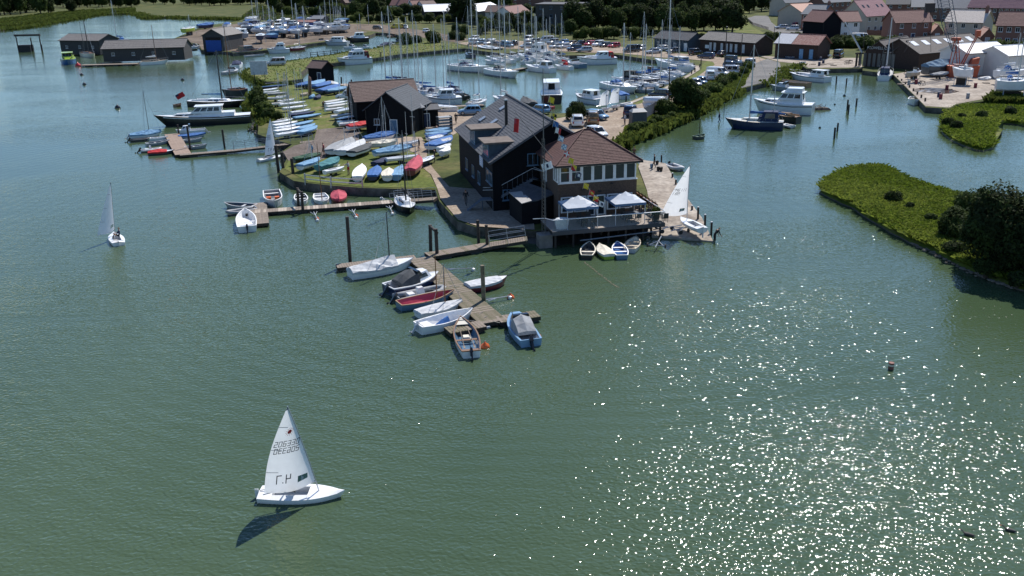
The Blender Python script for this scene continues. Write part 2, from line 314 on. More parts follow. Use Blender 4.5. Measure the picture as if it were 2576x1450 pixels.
isl_a, ring_a = marsh('marsh_island', dense('d2062,480 2075,460 2110,440 2150,427 2200,422 2235,430 2262,445 2290,460 2340,476 2400,494 2500,522 2640,565 2760,640 2740,760 2640,745 2560,722 2500,702 2430,672 2350,630 2290,606 2240,580 2200,556 2150,522 2100,500'), .55)
isl_b, ring_b = marsh('marsh_spit', dense('d2366,305 2385,280 2420,268 2455,268 2470,272 2510,262 2576,258 2700,262 2700,330 2620,322 2560,312 2510,306 2499,335 2500,368 2475,377 2440,370 2400,354 2370,332', 10), .55)
# ================================================================ boat kit (local +X is the bow, z = 0 the waterline)
def hb_(t, tw):
 if t < .42: return tw + (1 - tw) * math.sin(t / .42 * 1.5708)
 return max(0.015, 1 - ((t - .42) / .58) ** 2.3)
def sheer_(L_, B, fb, tw, rise, n=10):
 r = []
 for i in range(n + 1):
  t = i / n; t = t if t < .9 else t
  z = fb * (1 + rise * max(0, (t - .3) / .7) ** 2 + .06 * max(0, .3 - t) / .3)
  r.append((-L_ / 2 + t * L_, B / 2 * hb_(t, tw), z, t))
 return r
def hull_(mb, sh, dr, L_, mi=0, rake=.09, full=.86):
 rings = []
 for x, b, z, t in sh:
  k = dr * (1 - .75 * t ** 3); low = []
  for yf, zz in ((1, z), (.985, z * .5), (.94, .04), (full * .92, -.35 * k), (.4, -.85 * k), (0, -k)):
   low.append((x - rake * L_ * (t ** 5) * (1 - (zz + k) / (z + k)), b * yf, zz))
  rings.append(low + [(p[0], -p[1], p[2]) for p in low[-2::-1]])
 mb.loft(rings, mi, True, True)
def deck_(mb, sh, mi=0, camber=.05, dz=-.02, ins=.01):
 mb.loft([[(x, b - ins, z + dz), (x, b * .5, z + dz + camber * .8 * b), (x, 0, z + dz + camber * b), (x, -b * .5, z + dz + camber * .8 * b), (x, -b + ins, z + dz)] for x, b, z, t in sh], mi, True)
def inner_(mb, sh, floor=.1, w=.05, mi=0, t1=.97):
 q = [s for s in sh if s[3] <= t1]
 R_ = [[(x, max(.02, b - w), z - .005), (x, max(.02, b * .86 - w), z * .45 + floor * .5), (x, max(.015, b * .66 - w * .5), floor), (x, 0, floor - .02)] for x, b, z, t in q]
 R_ = [r + [(p[0], -p[1], p[2]) for p in r[-2::-1]] for r in R_]
 R_[0] = [(p[0] + w, p[1], p[2]) for p in R_[0]]
 mb.loft(R_, mi, True, True)
def gunwale_(mb, sh, w=.07, h=.05, mi=0):
 for s in (1, -1):
  mb.loft([[(x, s * (b + .02), z - h), (x, s * (b + .02), z + .015), (x, s * max(0, b - w), z + .015), (x, s * max(0, b - w), z - h)] for x, b, z, t in sh], mi, True, True, True)
 x, b, z, t = sh[0]; mb.box(x - .015, x + .06, -b, b, z - h, z + .014, mi)
def cover_(mb, sh, h, t0=0, t1=1, mi=0, ov=.05, sag=.0, peak=.6, seed=1):
 rnd = random.Random(seed); R_ = []
 q = [s for s in sh if t0 - .01 <= s[3] <= t1 + .01]
 for x, b, z, t in q:
  u = (t - t0) / (t1 - t0); hh = h * (.35 + .65 * (1 - abs(u - peak) / max(peak, 1 - peak)) ** .8); b = b + ov * .6
  zc = z + hh; jz = lambda: rnd.uniform(-.25, .25) * h * .42
  r = [(x, b, z - .16), (x, b, z + .03), (x, b * .62, z + .03 + (zc - z) * .34 - sag + jz()), (x, b * .28, z + (zc - z) * .72 - sag + jz()), (x, 0, zc)]
  R_.append(r + [(p[0], -p[1], p[2] + (jz() if 0 < i < 3 else 0)) for i, p in enumerate(r[-2::-1])])
 a, b_ = R_[0], R_[-1]
 R_ = [[(p[0] - .06, p[1] * .98, min(p[2], sh[0][2] * .8)) for p in a]] + R_ + [[(p[0] + .05, p[1] * .3, min(p[2], b_[0][2] + .1)) for p in b_]]
 mb.loft(R_, mi, True, True)
def cabin_(mb, x0, x1, w0, w1, z0, z1, sf=.3, sa=.1, ins=.12, mi=0, wt=None):
 """trapezoid block: x0 aft, x1 fore, half widths w0 aft, w1 fore; returns its faces"""
 b = [(x0, -w0, z0), (x1, -w1, z0), (x1, w1, z0), (x0, w0, z0)]
 t = [(x0 + sa, -(w0 - ins), z1), (x1 - sf, -(w1 - ins), z1), (x1 - sf, w1 - ins, z1), (x0 + sa, w0 - ins, z1)]
 mb.hexa(b, t, mi)
 return {'star': [b[0], b[1], t[1], t[0]], 'port': [b[2], b[3], t[3], t[2]], 'fore': [b[1], b[2], t[2], t[1]], 'aft': [b[3], b[0], t[0], t[3]]}
def panes(root, faces, spec, m=GLASS, name='window'):
 for side, u0, u1, v0, v1 in spec:
  mb = MB(); mb.slab(faces[side], u0, u1, v0, v1, .012, .03); mb.build(name, m, root)
def outboard(root, x, z, c='darkgrey', k=1.0, tilt=True):
 def f(mb):
  mb.hexa([(-.16, -.13, 0), (.2, -.11, 0), (.2, .11, 0), (-.16, .13, 0)], [(-.12, -.1, .38), (.1, -.08, .34), (.1, .08, .34), (-.12, .1, .38)])
  mb.hexa([(-.1, -.06, -.75), (.06, -.05, -.75), (.06, .05, -.75), (-.1, .06, -.75)], [(-.1, -.08, 0), (.1, -.07, 0), (.1, .07, 0), (-.1, .08, 0)])
  mb.tube((-.28, 0, -.72), (.14, 0, -.72), .07, .05); mb.box(.1, .24, -.1, .1, -.3, .1)
  for i in range(3):
   a = i * 2.094; mb.hexa([(-.3, .02 * math.cos(a), -.72 + .02 * math.sin(a)), (-.25, 0, -.72), (-.26, .16 * math.cos(a + .3), -.72 + .16 * math.sin(a + .3))], [(-.33, .02 * math.cos(a), -.72 + .02 * math.sin(a)), (-.28, 0, -.72), (-.29, .16 * math.cos(a), -.72 + .16 * math.sin(a))])
 o = put('outboard_motor', cached(('ob', c), f, 'outboard_motor', gel(c)), root, (x - .14 * k, 0, z + .1))
 o.scale = (k, k, k); o.rotation_euler = (0, R(38) if tilt else 0, 0); return o
def mast_(root, x, z0, h, r=.055, m=ALU, spreaders=1, boom=0, stays=None, cover=None, rake=0.0, name='mast'):
 tip = (x - rake * h, 0, z0 + h)
 mo = MB().tube((x, 0, z0), tip, r * 1.3, r * .85, 7).build(name, m, root)
 mb = MB()
 for i in range(spreaders):
  f = (i + 1) / (spreaders + 1); zz = z0 + h * f; xx = x - rake * h * f; wdt = .07 * h * (1 - .2 * i)
  mb.tube((xx, -wdt, zz + .03), (xx, wdt, zz + .03), .022, .022, 4)
 if spreaders: mb.build('spreaders', m, mo)
 if boom:
  MB().tube((x - .05, 0, z0 + .25 * min(4, h) * .45 + .35), (x - boom, 0, z0 + .25 * min(4, h) * .45 + .3), r * .7, r * .6, 6).build('boom', m, root)
  if cover:
   zc = z0 + .25 * min(4, h) * .45 + .38; mb = MB(); rr = []
   for i in range(7):
    t = i / 6; s = .20 * (1 - .55 * t) * (1 + .12 * math.sin(i * 2.3)); xx = x - .05 - (boom - .1) * t
    rr.append([(xx, s * .7 * math.cos(a * .7854), zc + s * 1.2 * math.sin(a * .7854) + .05 * (1 - t)) for a in range(8)])
   mb.loft(rr, 0, True, True, True).build('sail_cover', fab(cover), root, smooth=True)
 if stays:
  mb = MB(); tp = Vector(tip)
  for q in stays: mb.tube(tp, q, .017, .017, 3)
  mb.build('rigging', STEEL, root)
 return mo
def fender(mb, x, y, z, r=.1, h=.5): mb.lathe([(r * .4, 0), (r, r * .8), (r, h - r * .8), (r * .4, h)], 6, 0, (x, y, z))
BOATS = []
def place(kind_name, s, label, cat, group, z=0.0):
 a, b = pts(s.replace('>', ' ' ), z); mx_ = {'fishing_boat': 13, 'houseboat': 11, 'motor_yacht': 18, 'barge': 17, 'lighter': 13, 'cabin_boat': 7.5, 'motor_cruiser': 12, 'sailing_yacht': 13 if z == 0 else 10.5}.get(kind_name, 9)
 if (b - a).length > mx_: m_ = (a + b) / 2; d = (b - a).normalized() * (mx_ / 2); a, b = m_ - d, m_ + d
 d = b - a; Ln = math.hypot(d.x, d.y); c = (a + b) / 2
 BOATS.append((kind_name, round(Ln, 1), s, label)); return thing(kind_name, label, cat, c, math.atan2(d.y, d.x), group), Ln, c
def stands(root, L_, B, dr, z0, key=(.2, .75)):           # props that hold a hull ashore
 for t in key:
  x = -L_ / 2 + t * L_
  for s in (1, -1): MB().tube((x, s * B * .55, z0), (x + .02, s * B * .40, -.1), .05, .05, 5).build('prop', STEEL, root)
 MB().box(-L_ * .28, L_ * .22, -.12, .12, z0, -dr + .05).build('keel_block', WOODD, root)
def trolley(root, L_, z0):
 for s in (1, -1):
  o = put('wheel', cached(('twh',), lambda mb: mb.lathe([(.1, -.06), (.2, -.05), (.2, .05), (.1, .06)], 10), 'wheel', RUBBER), root, (-L_ * .08, s * .45, z0 + .2)); o.rotation_euler = (R(90), 0, 0)
 MB().tube((-L_ * .08, -.45, z0 + .2), (-L_ * .08, .45, z0 + .2), .03).tube((-L_ * .1, 0, z0 + .22), (L_ * .5, 0, z0 + .32), .035).build('trolley', STEEL, root)

def open_boat(s, label, c='white', inside='cream', trim='wood', B=None, fb=.42, ob=None, z=0, group='small open boats', thwarts=3, oars=False, name='rowing_boat', cat='rowing boat', tw=.72, extra=None, mast=None, ashore=False, spar=SPARW):
 r, Ln, c0 = place(name, s, label, cat, group, z); B = B or .36 * Ln + .2
 if ashore: r.location.z += .22
 sh = sheer_(Ln, B, fb, tw, .45); mb = MB(); hull_(mb, sh, .22, Ln); mb.build('hull', gel(c), r, smooth=False)
 mb = MB(); inner_(mb, sh, .08); mb.build('interior', gel(inside), r)
 mb = MB(); gunwale_(mb, sh); mb.build('gunwale', M('gunwale_' + trim, PAL[trim], .6), r)
 for i in range(thwarts):
  t = .12 + i * .3; k = min(range(len(sh)), key=lambda j: abs(sh[j][3] - t)); x, b, zz, _ = sh[k]
  MB().box(x - .13, x + .13, -b + .05, b - .05, zz * .62, zz * .62 + .04).build('thwart', M('gunwale_' + trim, PAL[trim], .6), r)
 if oars:
  for sd_ in (1, -1):
   mb = MB(); mb.tube((-Ln * .3, sd_ * B * .2, fb * .75), (Ln * .22, sd_ * B * .16, fb * .85), .025); mb.box(-Ln * .36, -Ln * .28, sd_ * B * .2 - .06, sd_ * B * .2 + .06, fb * .73, fb * .76); mb.build('oar', WOODG, r)
 if ob: outboard(r, -Ln / 2, fb * .75, ob, .8)
 if mast: mast_(r, Ln * .18, .1, mast_h(mast, r, Ln * .18), .04, spar, 0)
 if extra: extra(r, Ln, B, sh)
 return r
def mast_h(top, r, x):
 c = r.location; X = c.x + math.cos(r.rotation_euler.z) * x; Y = c.y + math.sin(r.rotation_euler.z) * x
 return max(2.5, at_depth(*px(*top), Y).z - c.z)
def covered(s, label, hullc='white', cov='blue', B=None, fb=.42, z=0, group='covered dinghies', mast=None, ashore=False, h=.4, t0=0, t1=1, name='covered_dinghy', cat='dinghy', ob=None, tw=.72, boom=0, spar=ALU, peak=.55, dr=.2, lift=.35):
 r, Ln, c0 = place(name, s, label, cat, group, z); B = B or .34 * Ln + .15
 if ashore: r.location.z += dr + lift
 sh = sheer_(Ln, B, fb, tw, .3); mb = MB(); hull_(mb, sh, dr, Ln); mb.build('hull', gel(hullc), r)
 mb = MB(); deck_(mb, sh); mb.build('deck', gel('white' if hullc != 'wood' else 'wood'), r)
 mb = MB(); cover_(mb, sh, h, t0, t1, peak=peak, seed=len(BOATS)); mb.build('boat_cover', fab(cov), r)
 if ashore: trolley(r, Ln, -(dr + lift))
 if mast: mast_(r, Ln * .12, fb, mast_h(mast, r, Ln * .12) - fb, .045 if Ln > 5 else .035, spar, 1, stays=[(Ln * .5, 0, fb * 1.2), (-Ln * .05, B / 2, fb), (-Ln * .05, -B / 2, fb)])
 if ob: outboard(r, -Ln / 2, fb * .7, ob, .9)
 return r
def skiff(s, label, hullc='white', deckc='white', z=LZ, group='dinghies on trolleys', ashore=True, B=None, mast=None, cover=None, name='sailing_dinghy'):
 r, Ln, c0 = place(name, s, label, 'dinghy', group, z); B = B or min(1.7, .34 * Ln); fb = .3
 if ashore: r.location.z += .5
 sh = sheer_(Ln, B, fb, .7, .15); mb = MB(); hull_(mb, sh, .14, Ln); mb.build('hull', gel(hullc), r)
 mb = MB(); deck_(mb, sh, camber=.12); mb.build('deck', gel(deckc), r)
 if cover:
  mb = MB(); cover_(mb, sh, .16, 0, 1, seed=len(BOATS)); mb.build('boat_cover', fab(cover), r)
 else: MB().hexa([(-Ln * .32, -B * .2, fb - .02), (Ln * .08, -B * .22, fb - .02), (Ln * .08, B * .22, fb - .02), (-Ln * .32, B * .2, fb - .02)], [(-Ln * .32, -B * .2, fb + .05), (Ln * .08, -B * .22, fb + .07), (Ln * .08, B * .22, fb + .07), (-Ln * .32, B * .2, fb + .05)]).build('cockpit', M('cockpit_shadow_grey', (.2, .21, .22), .7), r)
 if ashore: trolley(r, Ln, -.5)
 if ashore and not mast and not cover and len(BOATS) % 2: mast_(r, Ln * .15, fb, 5.6 + len(BOATS) % 3 * .5, .032, ALU, 1)
 if mast: mast_(r, Ln * .15, fb, mast_h(mast, r, Ln * .15) - fb, .035, ALU, 1, boom=Ln * .5, stays=[(Ln * .48, 0, fb), (0, B / 2, fb), (0, -B / 2, fb)])
 return r
def rib(s, label, c='grey', inside='darkgrey', console=True, ob='darkgrey', z=0, group='inflatable boats', B=None, ashore=False):
 r, Ln, c0 = place('inflatable_boat', s, label, 'inflatable boat', group, z); B = B or .42 * Ln; tr = B * .13
 if ashore: r.location.z += .3
 def ring(x, y, z_, d):
  d = Vector(d).normalized(); sd = d.cross(Vector((0, 0, 1)))
  return [tuple(Vector((x, y, z_)) + sd * (tr * math.cos(a * .7854)) + Vector((0, 0, tr * math.sin(a * .7854)))) for a in range(8)]
 path_ = []
 for t in (0, .2, .45, .65): path_.append((-Ln / 2 + t * Ln, -B / 2 + tr, .28))
 path_ += [(-Ln / 2 + .85 * Ln, -B * .26, .34), (Ln / 2 - tr, 0, .42), (-Ln / 2 + .85 * Ln, B * .26, .34)]
 for t in (.65, .45, .2, 0): path_.append((-Ln / 2 + t * Ln, B / 2 - tr, .28))
 rings = []
 for i, p in enumerate(path_):
  a = Vector(path_[max(0, i - 1)]); b = Vector(path_[min(len(path_) - 1, i + 1)]); rings.append(ring(*p, b - a))
 MB().loft(rings, 0, True, True, True).build('tube', M('hypalon_' + c, PAL[c], .7), r, smooth=True)
 q = [(x, y * .9) for x, y, _ in path_]
 MB().hexa([(x, y, -.1) for x, y in q], [(x, y, .12) for x, y in q]).build('floor', gel(inside), r)
 MB().box(-Ln / 2, -Ln / 2 + .08, -B * .32, B * .32, 0, .5).build('transom', gel(c), r)
 if console:
  mb = MB(); f = cabin_(mb, -Ln * .1, Ln * .06, .28, .24, .12, .85, .2, .05, .06); o = mb.build('console', gel('white'), r); panes(o, f, [('fore', .15, .85, .6, .95)], name='windscreen')
  MB().box(-Ln * .28, -Ln * .16, -.3, .3, .12, .5).build('seat', gel('white'), r)
 if ob: outboard(r, -Ln / 2, .35, ob, .95)
 return r
def cuddy(s, label, c='white', top='white', canopy=None, ob='darkgrey', z=0, B=None, fb=.62, group='cabin boats', wheel=False, name='cabin_boat', cat='motorboat', ashore=False, hullc2=None):
 r, Ln, c0 = place(name, s, label, cat, group, z); B = B or .3 * Ln + .5
 if ashore: r.location.z += .75
 sh = sheer_(Ln, B, fb, .86, .35); mb = MB(); hull_(mb, sh, .3, Ln); mb.build('hull', gel(c), r)
 cut = [q for q in sh if q[3] >= .44]; mb = MB(); deck_(mb, cut); mb.build('deck', gel(top), r)
 aft = [q for q in sh if q[3] <= .51]; mb = MB(); inner_(mb, aft, .2, .12, t1=1); mb.build('cockpit', gel('paleGrey'), r)
 mb = MB(); gunwale_(mb, sh, .12, .06); mb.build('gunwale', gel(top), r)
 mb = MB(); f = cabin_(mb, -Ln * .02, Ln * .33, B * .38, B * .2, fb + .02, fb + .72, Ln * .1, .02, .12); o = mb.build('cabin', gel(top), r)
 panes(o, f, [('star', .1, .8, .35, .8), ('port', .1, .8, .35, .8), ('fore', .12, .88, .25, .85)])
 if wheel:
  mb = MB(); f = cabin_(mb, -Ln * .12, Ln * .14, B * .36, B * .32, fb + .1, fb + 1.35, Ln * .07, .0, .1); o = mb.build('wheelhouse', gel(top), r)
  panes(o, f, [('star', .08, .46, .45, .85), ('star', .52, .92, .45, .85), ('port', .08, .46, .45, .85), ('port', .52, .92, .45, .85), ('fore', .06, .48, .4, .88), ('fore', .52, .94, .4, .88)])
 else:
  mb = MB(); f = cabin_(mb, -Ln * .02, Ln * .1, B * .36, B * .34, fb + .5, fb + .95, Ln * .06, 0, .06); mb.build('windscreen', GLASS, r)
 if canopy:
  mb = MB(); rr = []
  for t, hh in ((-.32, .3), (-.2, .7), (-.06, .98), (.02, .95)):
   b = B * .42; rr.append([(t * Ln, -b, fb + .02), (t * Ln, -b * .85, fb + hh * .75), (t * Ln, 0, fb + hh), (t * Ln, b * .85, fb + hh * .75), (t * Ln, b, fb + .02)])
  mb.loft(rr, 0, True, True).build('canopy', fab(canopy), r)
 if ob: outboard(r, -Ln / 2, fb * .7, ob, 1.0)
 if ashore: stands(r, Ln, B, .3, -.75)
 return r
def cruiser(s, label, c='white', top='white', canopy=None, fly=True, z=0, B=None, fb=1.1, ashore=False, group='motor cruisers', name='motor_cruiser', cat='motor cruiser', long_cabin=.62, mast=None, black_stripe=None, hh=1.0, fore=.0):
 r, Ln, c0 = place(name, s, label, cat, group, z); B = B or .24 * Ln + .9
 if ashore: r.location.z += 1.3
 sh = sheer_(Ln, B, fb, .88, .4); mb = MB(); hull_(mb, sh, .55, Ln, rake=.12); mb.build('hull', gel(c), r)
 mb = MB(); deck_(mb, sh); mb.build('deck', gel(top), r)
 mb = MB()
 for sd_ in (1, -1): mb.loft([[(x, sd_ * (b + .015), z_ - .22 * fb), (x, sd_ * (b + .035), z_ - .22 * fb), (x, sd_ * (b + .035), z_ - .14 * fb), (x, sd_ * (b + .015), z_ - .14 * fb)] for x, b, z_, t in sh[:-1]], 0, True, True, True)
 mb.build('rubbing_strake', gel(black_stripe or 'darkgrey'), r)
 w = B / 2; zc = fb + .02
 mb = MB(); f = cabin_(mb, -Ln * .34, Ln * .34, w * .82, w * .38, zc, zc + .62 * hh, Ln * .08, .05, .12); o = mb.build('trunk_cabin', gel(top), r)
 panes(o, f, [(sd_, u, u + .13, .35, .75) for sd_ in ('star', 'port') for u in ((.52, .68, .84) if sd_ == 'star' else (.03, .19, .35))])
 x0, x1 = -Ln * .28 + fore * Ln, Ln * (long_cabin - .5) + fore * Ln
 mb = MB(); f = cabin_(mb, x0, x1, w * .76, w * .66, zc + .62 * hh - .02, zc + 1.75 * hh, Ln * .08, .08, .14); o = mb.build('saloon', gel(top), r)
 nwin = max(2, int((x1 - x0) / 1.25))
 for sd_ in ('star', 'port'):
  for i in range(nwin): panes(o, f, [(sd_, .04 + i * .92 / nwin, .04 + (i + .84) * .92 / nwin, .32, .86)])
 panes(o, f, [('fore', .05, .34, .25, .88), ('fore', .36, .64, .25, .88), ('fore', .66, .95, .25, .88), ('aft', .3, .7, .05, .9)])
 mb = MB(); mb.box(x0 - .25, x1 - Ln * .05, -w * .72, w * .72, zc + 1.75 * hh + .003, zc + 1.83 * hh); mb.build('cabin_roof', gel(top), r)
 if fly:
  mb = MB(); f = cabin_(mb, x0 + .1, x1 - Ln * .09, w * .6, w * .5, zc + 1.83 * hh, zc + 2.45 * hh, Ln * .05, .05, .06); o = mb.build('flybridge', gel(top), r)
  panes(o, f, [('fore', .1, .9, .55, .95)], name='windscreen')
 if canopy:
  mb = MB(); f = cabin_(mb, -Ln * .43, x0 - .02, w * .78, w * .76, fb + .05, fb + 1.75 * hh, .05, .3, .08); o = mb.build('canopy', fab(canopy), r); panes(o, f, [('star', .2, .8, .4, .85), ('port', .2, .8, .4, .85), ('aft', .1, .9, .4, .85)], name='clear_panel')
 mb = MB()                                                          # rails
 q = [sh[i] for i in range(5, len(sh))]
 for sd_ in (1, -1):
  mb.path([(x, sd_ * b * .95, z_ + .6) for x, b, z_, t in q], .018, 4)
  for x, b, z_, t in q[:-1]: mb.tube((x, sd_ * b * .95, z_ - .02), (x, sd_ * b * .95, z_ + .6), .016, .016, 4)
 mb.build('guard_rail', STEEL, r)
 if mast: mast_(r, fore * Ln - .05 * Ln, zc + 1.8 * hh, max(1.5, mast_h(mast, r, 0) - zc - 1.8 * hh), .05, ALU, 1)
 if ashore: stands(r, Ln, B, .55, -1.3)
 return r
def yacht(s, label, c='white', top='white', mast=None, cover='navy', hood='navy', z=0, ashore=False, B=None, fb=None, group='sailing yachts', name='sailing_yacht', masts2=None, stripe=None, spar=ALU, canopy=None, noboom=False, rake=.0, dr=.5):
 r, Ln, c0 = place(name, s, label, 'yacht', group, z); B = B or .22 * Ln + .9; fb = fb or .55 + .045 * Ln
 if ashore: r.location.z += 1.7
 sh = sheer_(Ln, B, fb, .7, .28); mb = MB(); hull_(mb, sh, dr, Ln, rake=.14); mb.build('hull', gel(c), r)
 mb = MB(); deck_(mb, sh, camber=.08); mb.build('deck', gel(top), r)
 if stripe:
  mb = MB()
  for sd_ in (1, -1): mb.loft([[(x, sd_ * (b * .955 + .012), .1), (x, sd_ * (b * .955 + .03), .1), (x, sd_ * (b * .965 + .03), .24), (x, sd_ * (b * .965 + .012), .24)] for x, b, z_, t in sh[:-2]], 0, True, True, True)
  mb.build('boot_stripe', gel(stripe), r)
 w = B / 2
 mb = MB(); f = cabin_(mb, -Ln * .16, Ln * .24, w * .62, w * .32, fb + .03, fb + .42, Ln * .06, .02, .1); o = mb.build('coachroof', gel(top), r)
 panes(o, f, [('star', .1, .3, .3, .75), ('star', .36, .56, .3, .75), ('star', .62, .8, .3, .75), ('port', .2, .38, .3, .75), ('port', .44, .64, .3, .75), ('port', .7, .9, .3, .75)])
 mb = MB()
 for sd_ in (1, -1): mb.box(-Ln * .42, -Ln * .16, sd_ * w * .5 - .06, sd_ * w * .5 + .06, fb, fb + .3)
 mb.build('cockpit_coaming', gel(top), r)
 MB().box(-Ln * .41, -Ln * .17, -w * .44, w * .44, fb + .02, fb + .075).build('cockpit_sole', gel('tan'), r)
 if hood:
  mb = MB(); rr = []
  for xx, hh in ((-.2, .62), (-.15, .85), (-.1, .75), (-.07, .42)): rr.append([(xx * Ln, -w * .55, fb + .1), (xx * Ln, -w * .48, fb + hh), (xx * Ln, 0, fb + hh + .15), (xx * Ln, w * .48, fb + hh), (xx * Ln, w * .55, fb + .1)])
  mb.loft(rr, 0, True, True).build('sprayhood', fab(hood), r)
 if canopy:
  mb = MB(); f = cabin_(mb, -Ln * .42, -Ln * .1, w * .62, w * .6, fb + .05, fb + 1.5, .5, .2, .15); o = mb.build('canopy', fab(canopy), r); panes(o, f, [('star', .2, .8, .35, .85), ('port', .2, .8, .35, .85), ('aft', .1, .9, .35, .85)], name='clear_panel')
 if mast:
  xm = Ln * .08; h = mast_h(mast, r, xm) - fb - .4; bl = 0 if noboom else Ln * .36
  mast_(r, xm, fb + .4, h, max(.07, min(.12, Ln * .0105)), spar, 2 if h > 10 else 1, bl, [(Ln * .5, 0, fb * 1.28), (-Ln * .5, 0, fb), (xm - .1, w * .95, fb), (xm - .1, -w * .95, fb)], cover, rake)
 if masts2:
  xm = -Ln * .32; h = mast_h(masts2, r, xm) - fb - .3; mast_(r, xm, fb + .3, h, .06, spar, 1, Ln * .2, None, cover, rake, name='mizzen_mast')
 mb = MB(); q = sh[1:]
 for sd_ in (1, -1):
  mb.path([(x, sd_ * b * .96, z_ + .55) for x, b, z_, t in q], .012, 3)
  for x, b, z_, t in q: mb.tube((x, sd_ * b * .96, z_ - .02), (x, sd_ * b * .96, z_ + .55), .014, .014, 3)
 mb.build('guard_rail', STEEL, r)
 if ashore:
  MB().hexa([(-Ln * .12, -.08, -1.65), (Ln * .1, -.08, -1.65), (Ln * .1, .08, -1.65), (-Ln * .12, .08, -1.65)], [(-Ln * .16, -.1, -.3), (Ln * .16, -.1, -.3), (Ln * .16, .1, -.3), (-Ln * .16, .1, -.3)]).build('keel', M('antifoul', (.12, .02, .02), .8), r)
  stands(r, Ln, B, .5, -1.7)
 return r
# seven-segment sail numbers
SEG = {'0': 'abcdef', '1': 'bc', '2': 'abged', '3': 'abgcd', '4': 'fgbc', '5': 'afgcd', '6': 'afgedc', '7': 'abc', '8': 'abcdefg', '9': 'abcdfg', '.': '.'}
def digits(mb, txt, u0, v0, h, fn, mirror=False, mi=0):
 w = h * .55; th = h * .13; pos = {'a': (0, 1, 1, 1), 'b': (1, .5, 1, 1), 'c': (1, 0, 1, .5), 'd': (0, 0, 1, 0), 'e': (0, 0, 0, .5), 'f': (0, .5, 0, 1), 'g': (0, .5, 1, .5)}
 u = 0; tot = sum(w * .35 if ch == '.' else w + th * 2.6 for ch in txt)
 for ch in txt:
  def q(a0, b0, a1, b1):
   c = []
   for a, b in ((a0, b0), (a1, b0), (a1, b1), (a0, b1)):
    uu = u + a; uu = tot - uu if mirror else uu; c.append(fn(u0 + uu, v0 + b))
   mb.add(c, [(0, 1, 2, 3)], mi)
  if ch == '.': q(0, 0, th, th); u += w * .35 + th; continue
  for sg in SEG[ch]:
   a, b, a2, b2 = pos[sg]
   if a == a2: q(a * w - th / 2, b * h - th / 2, a * w + th / 2, b2 * h + th / 2)
   else: q(a * w - th / 2, b * h - th / 2, a2 * w + th / 2, b * h + th / 2)
  u += w + th * 2.6
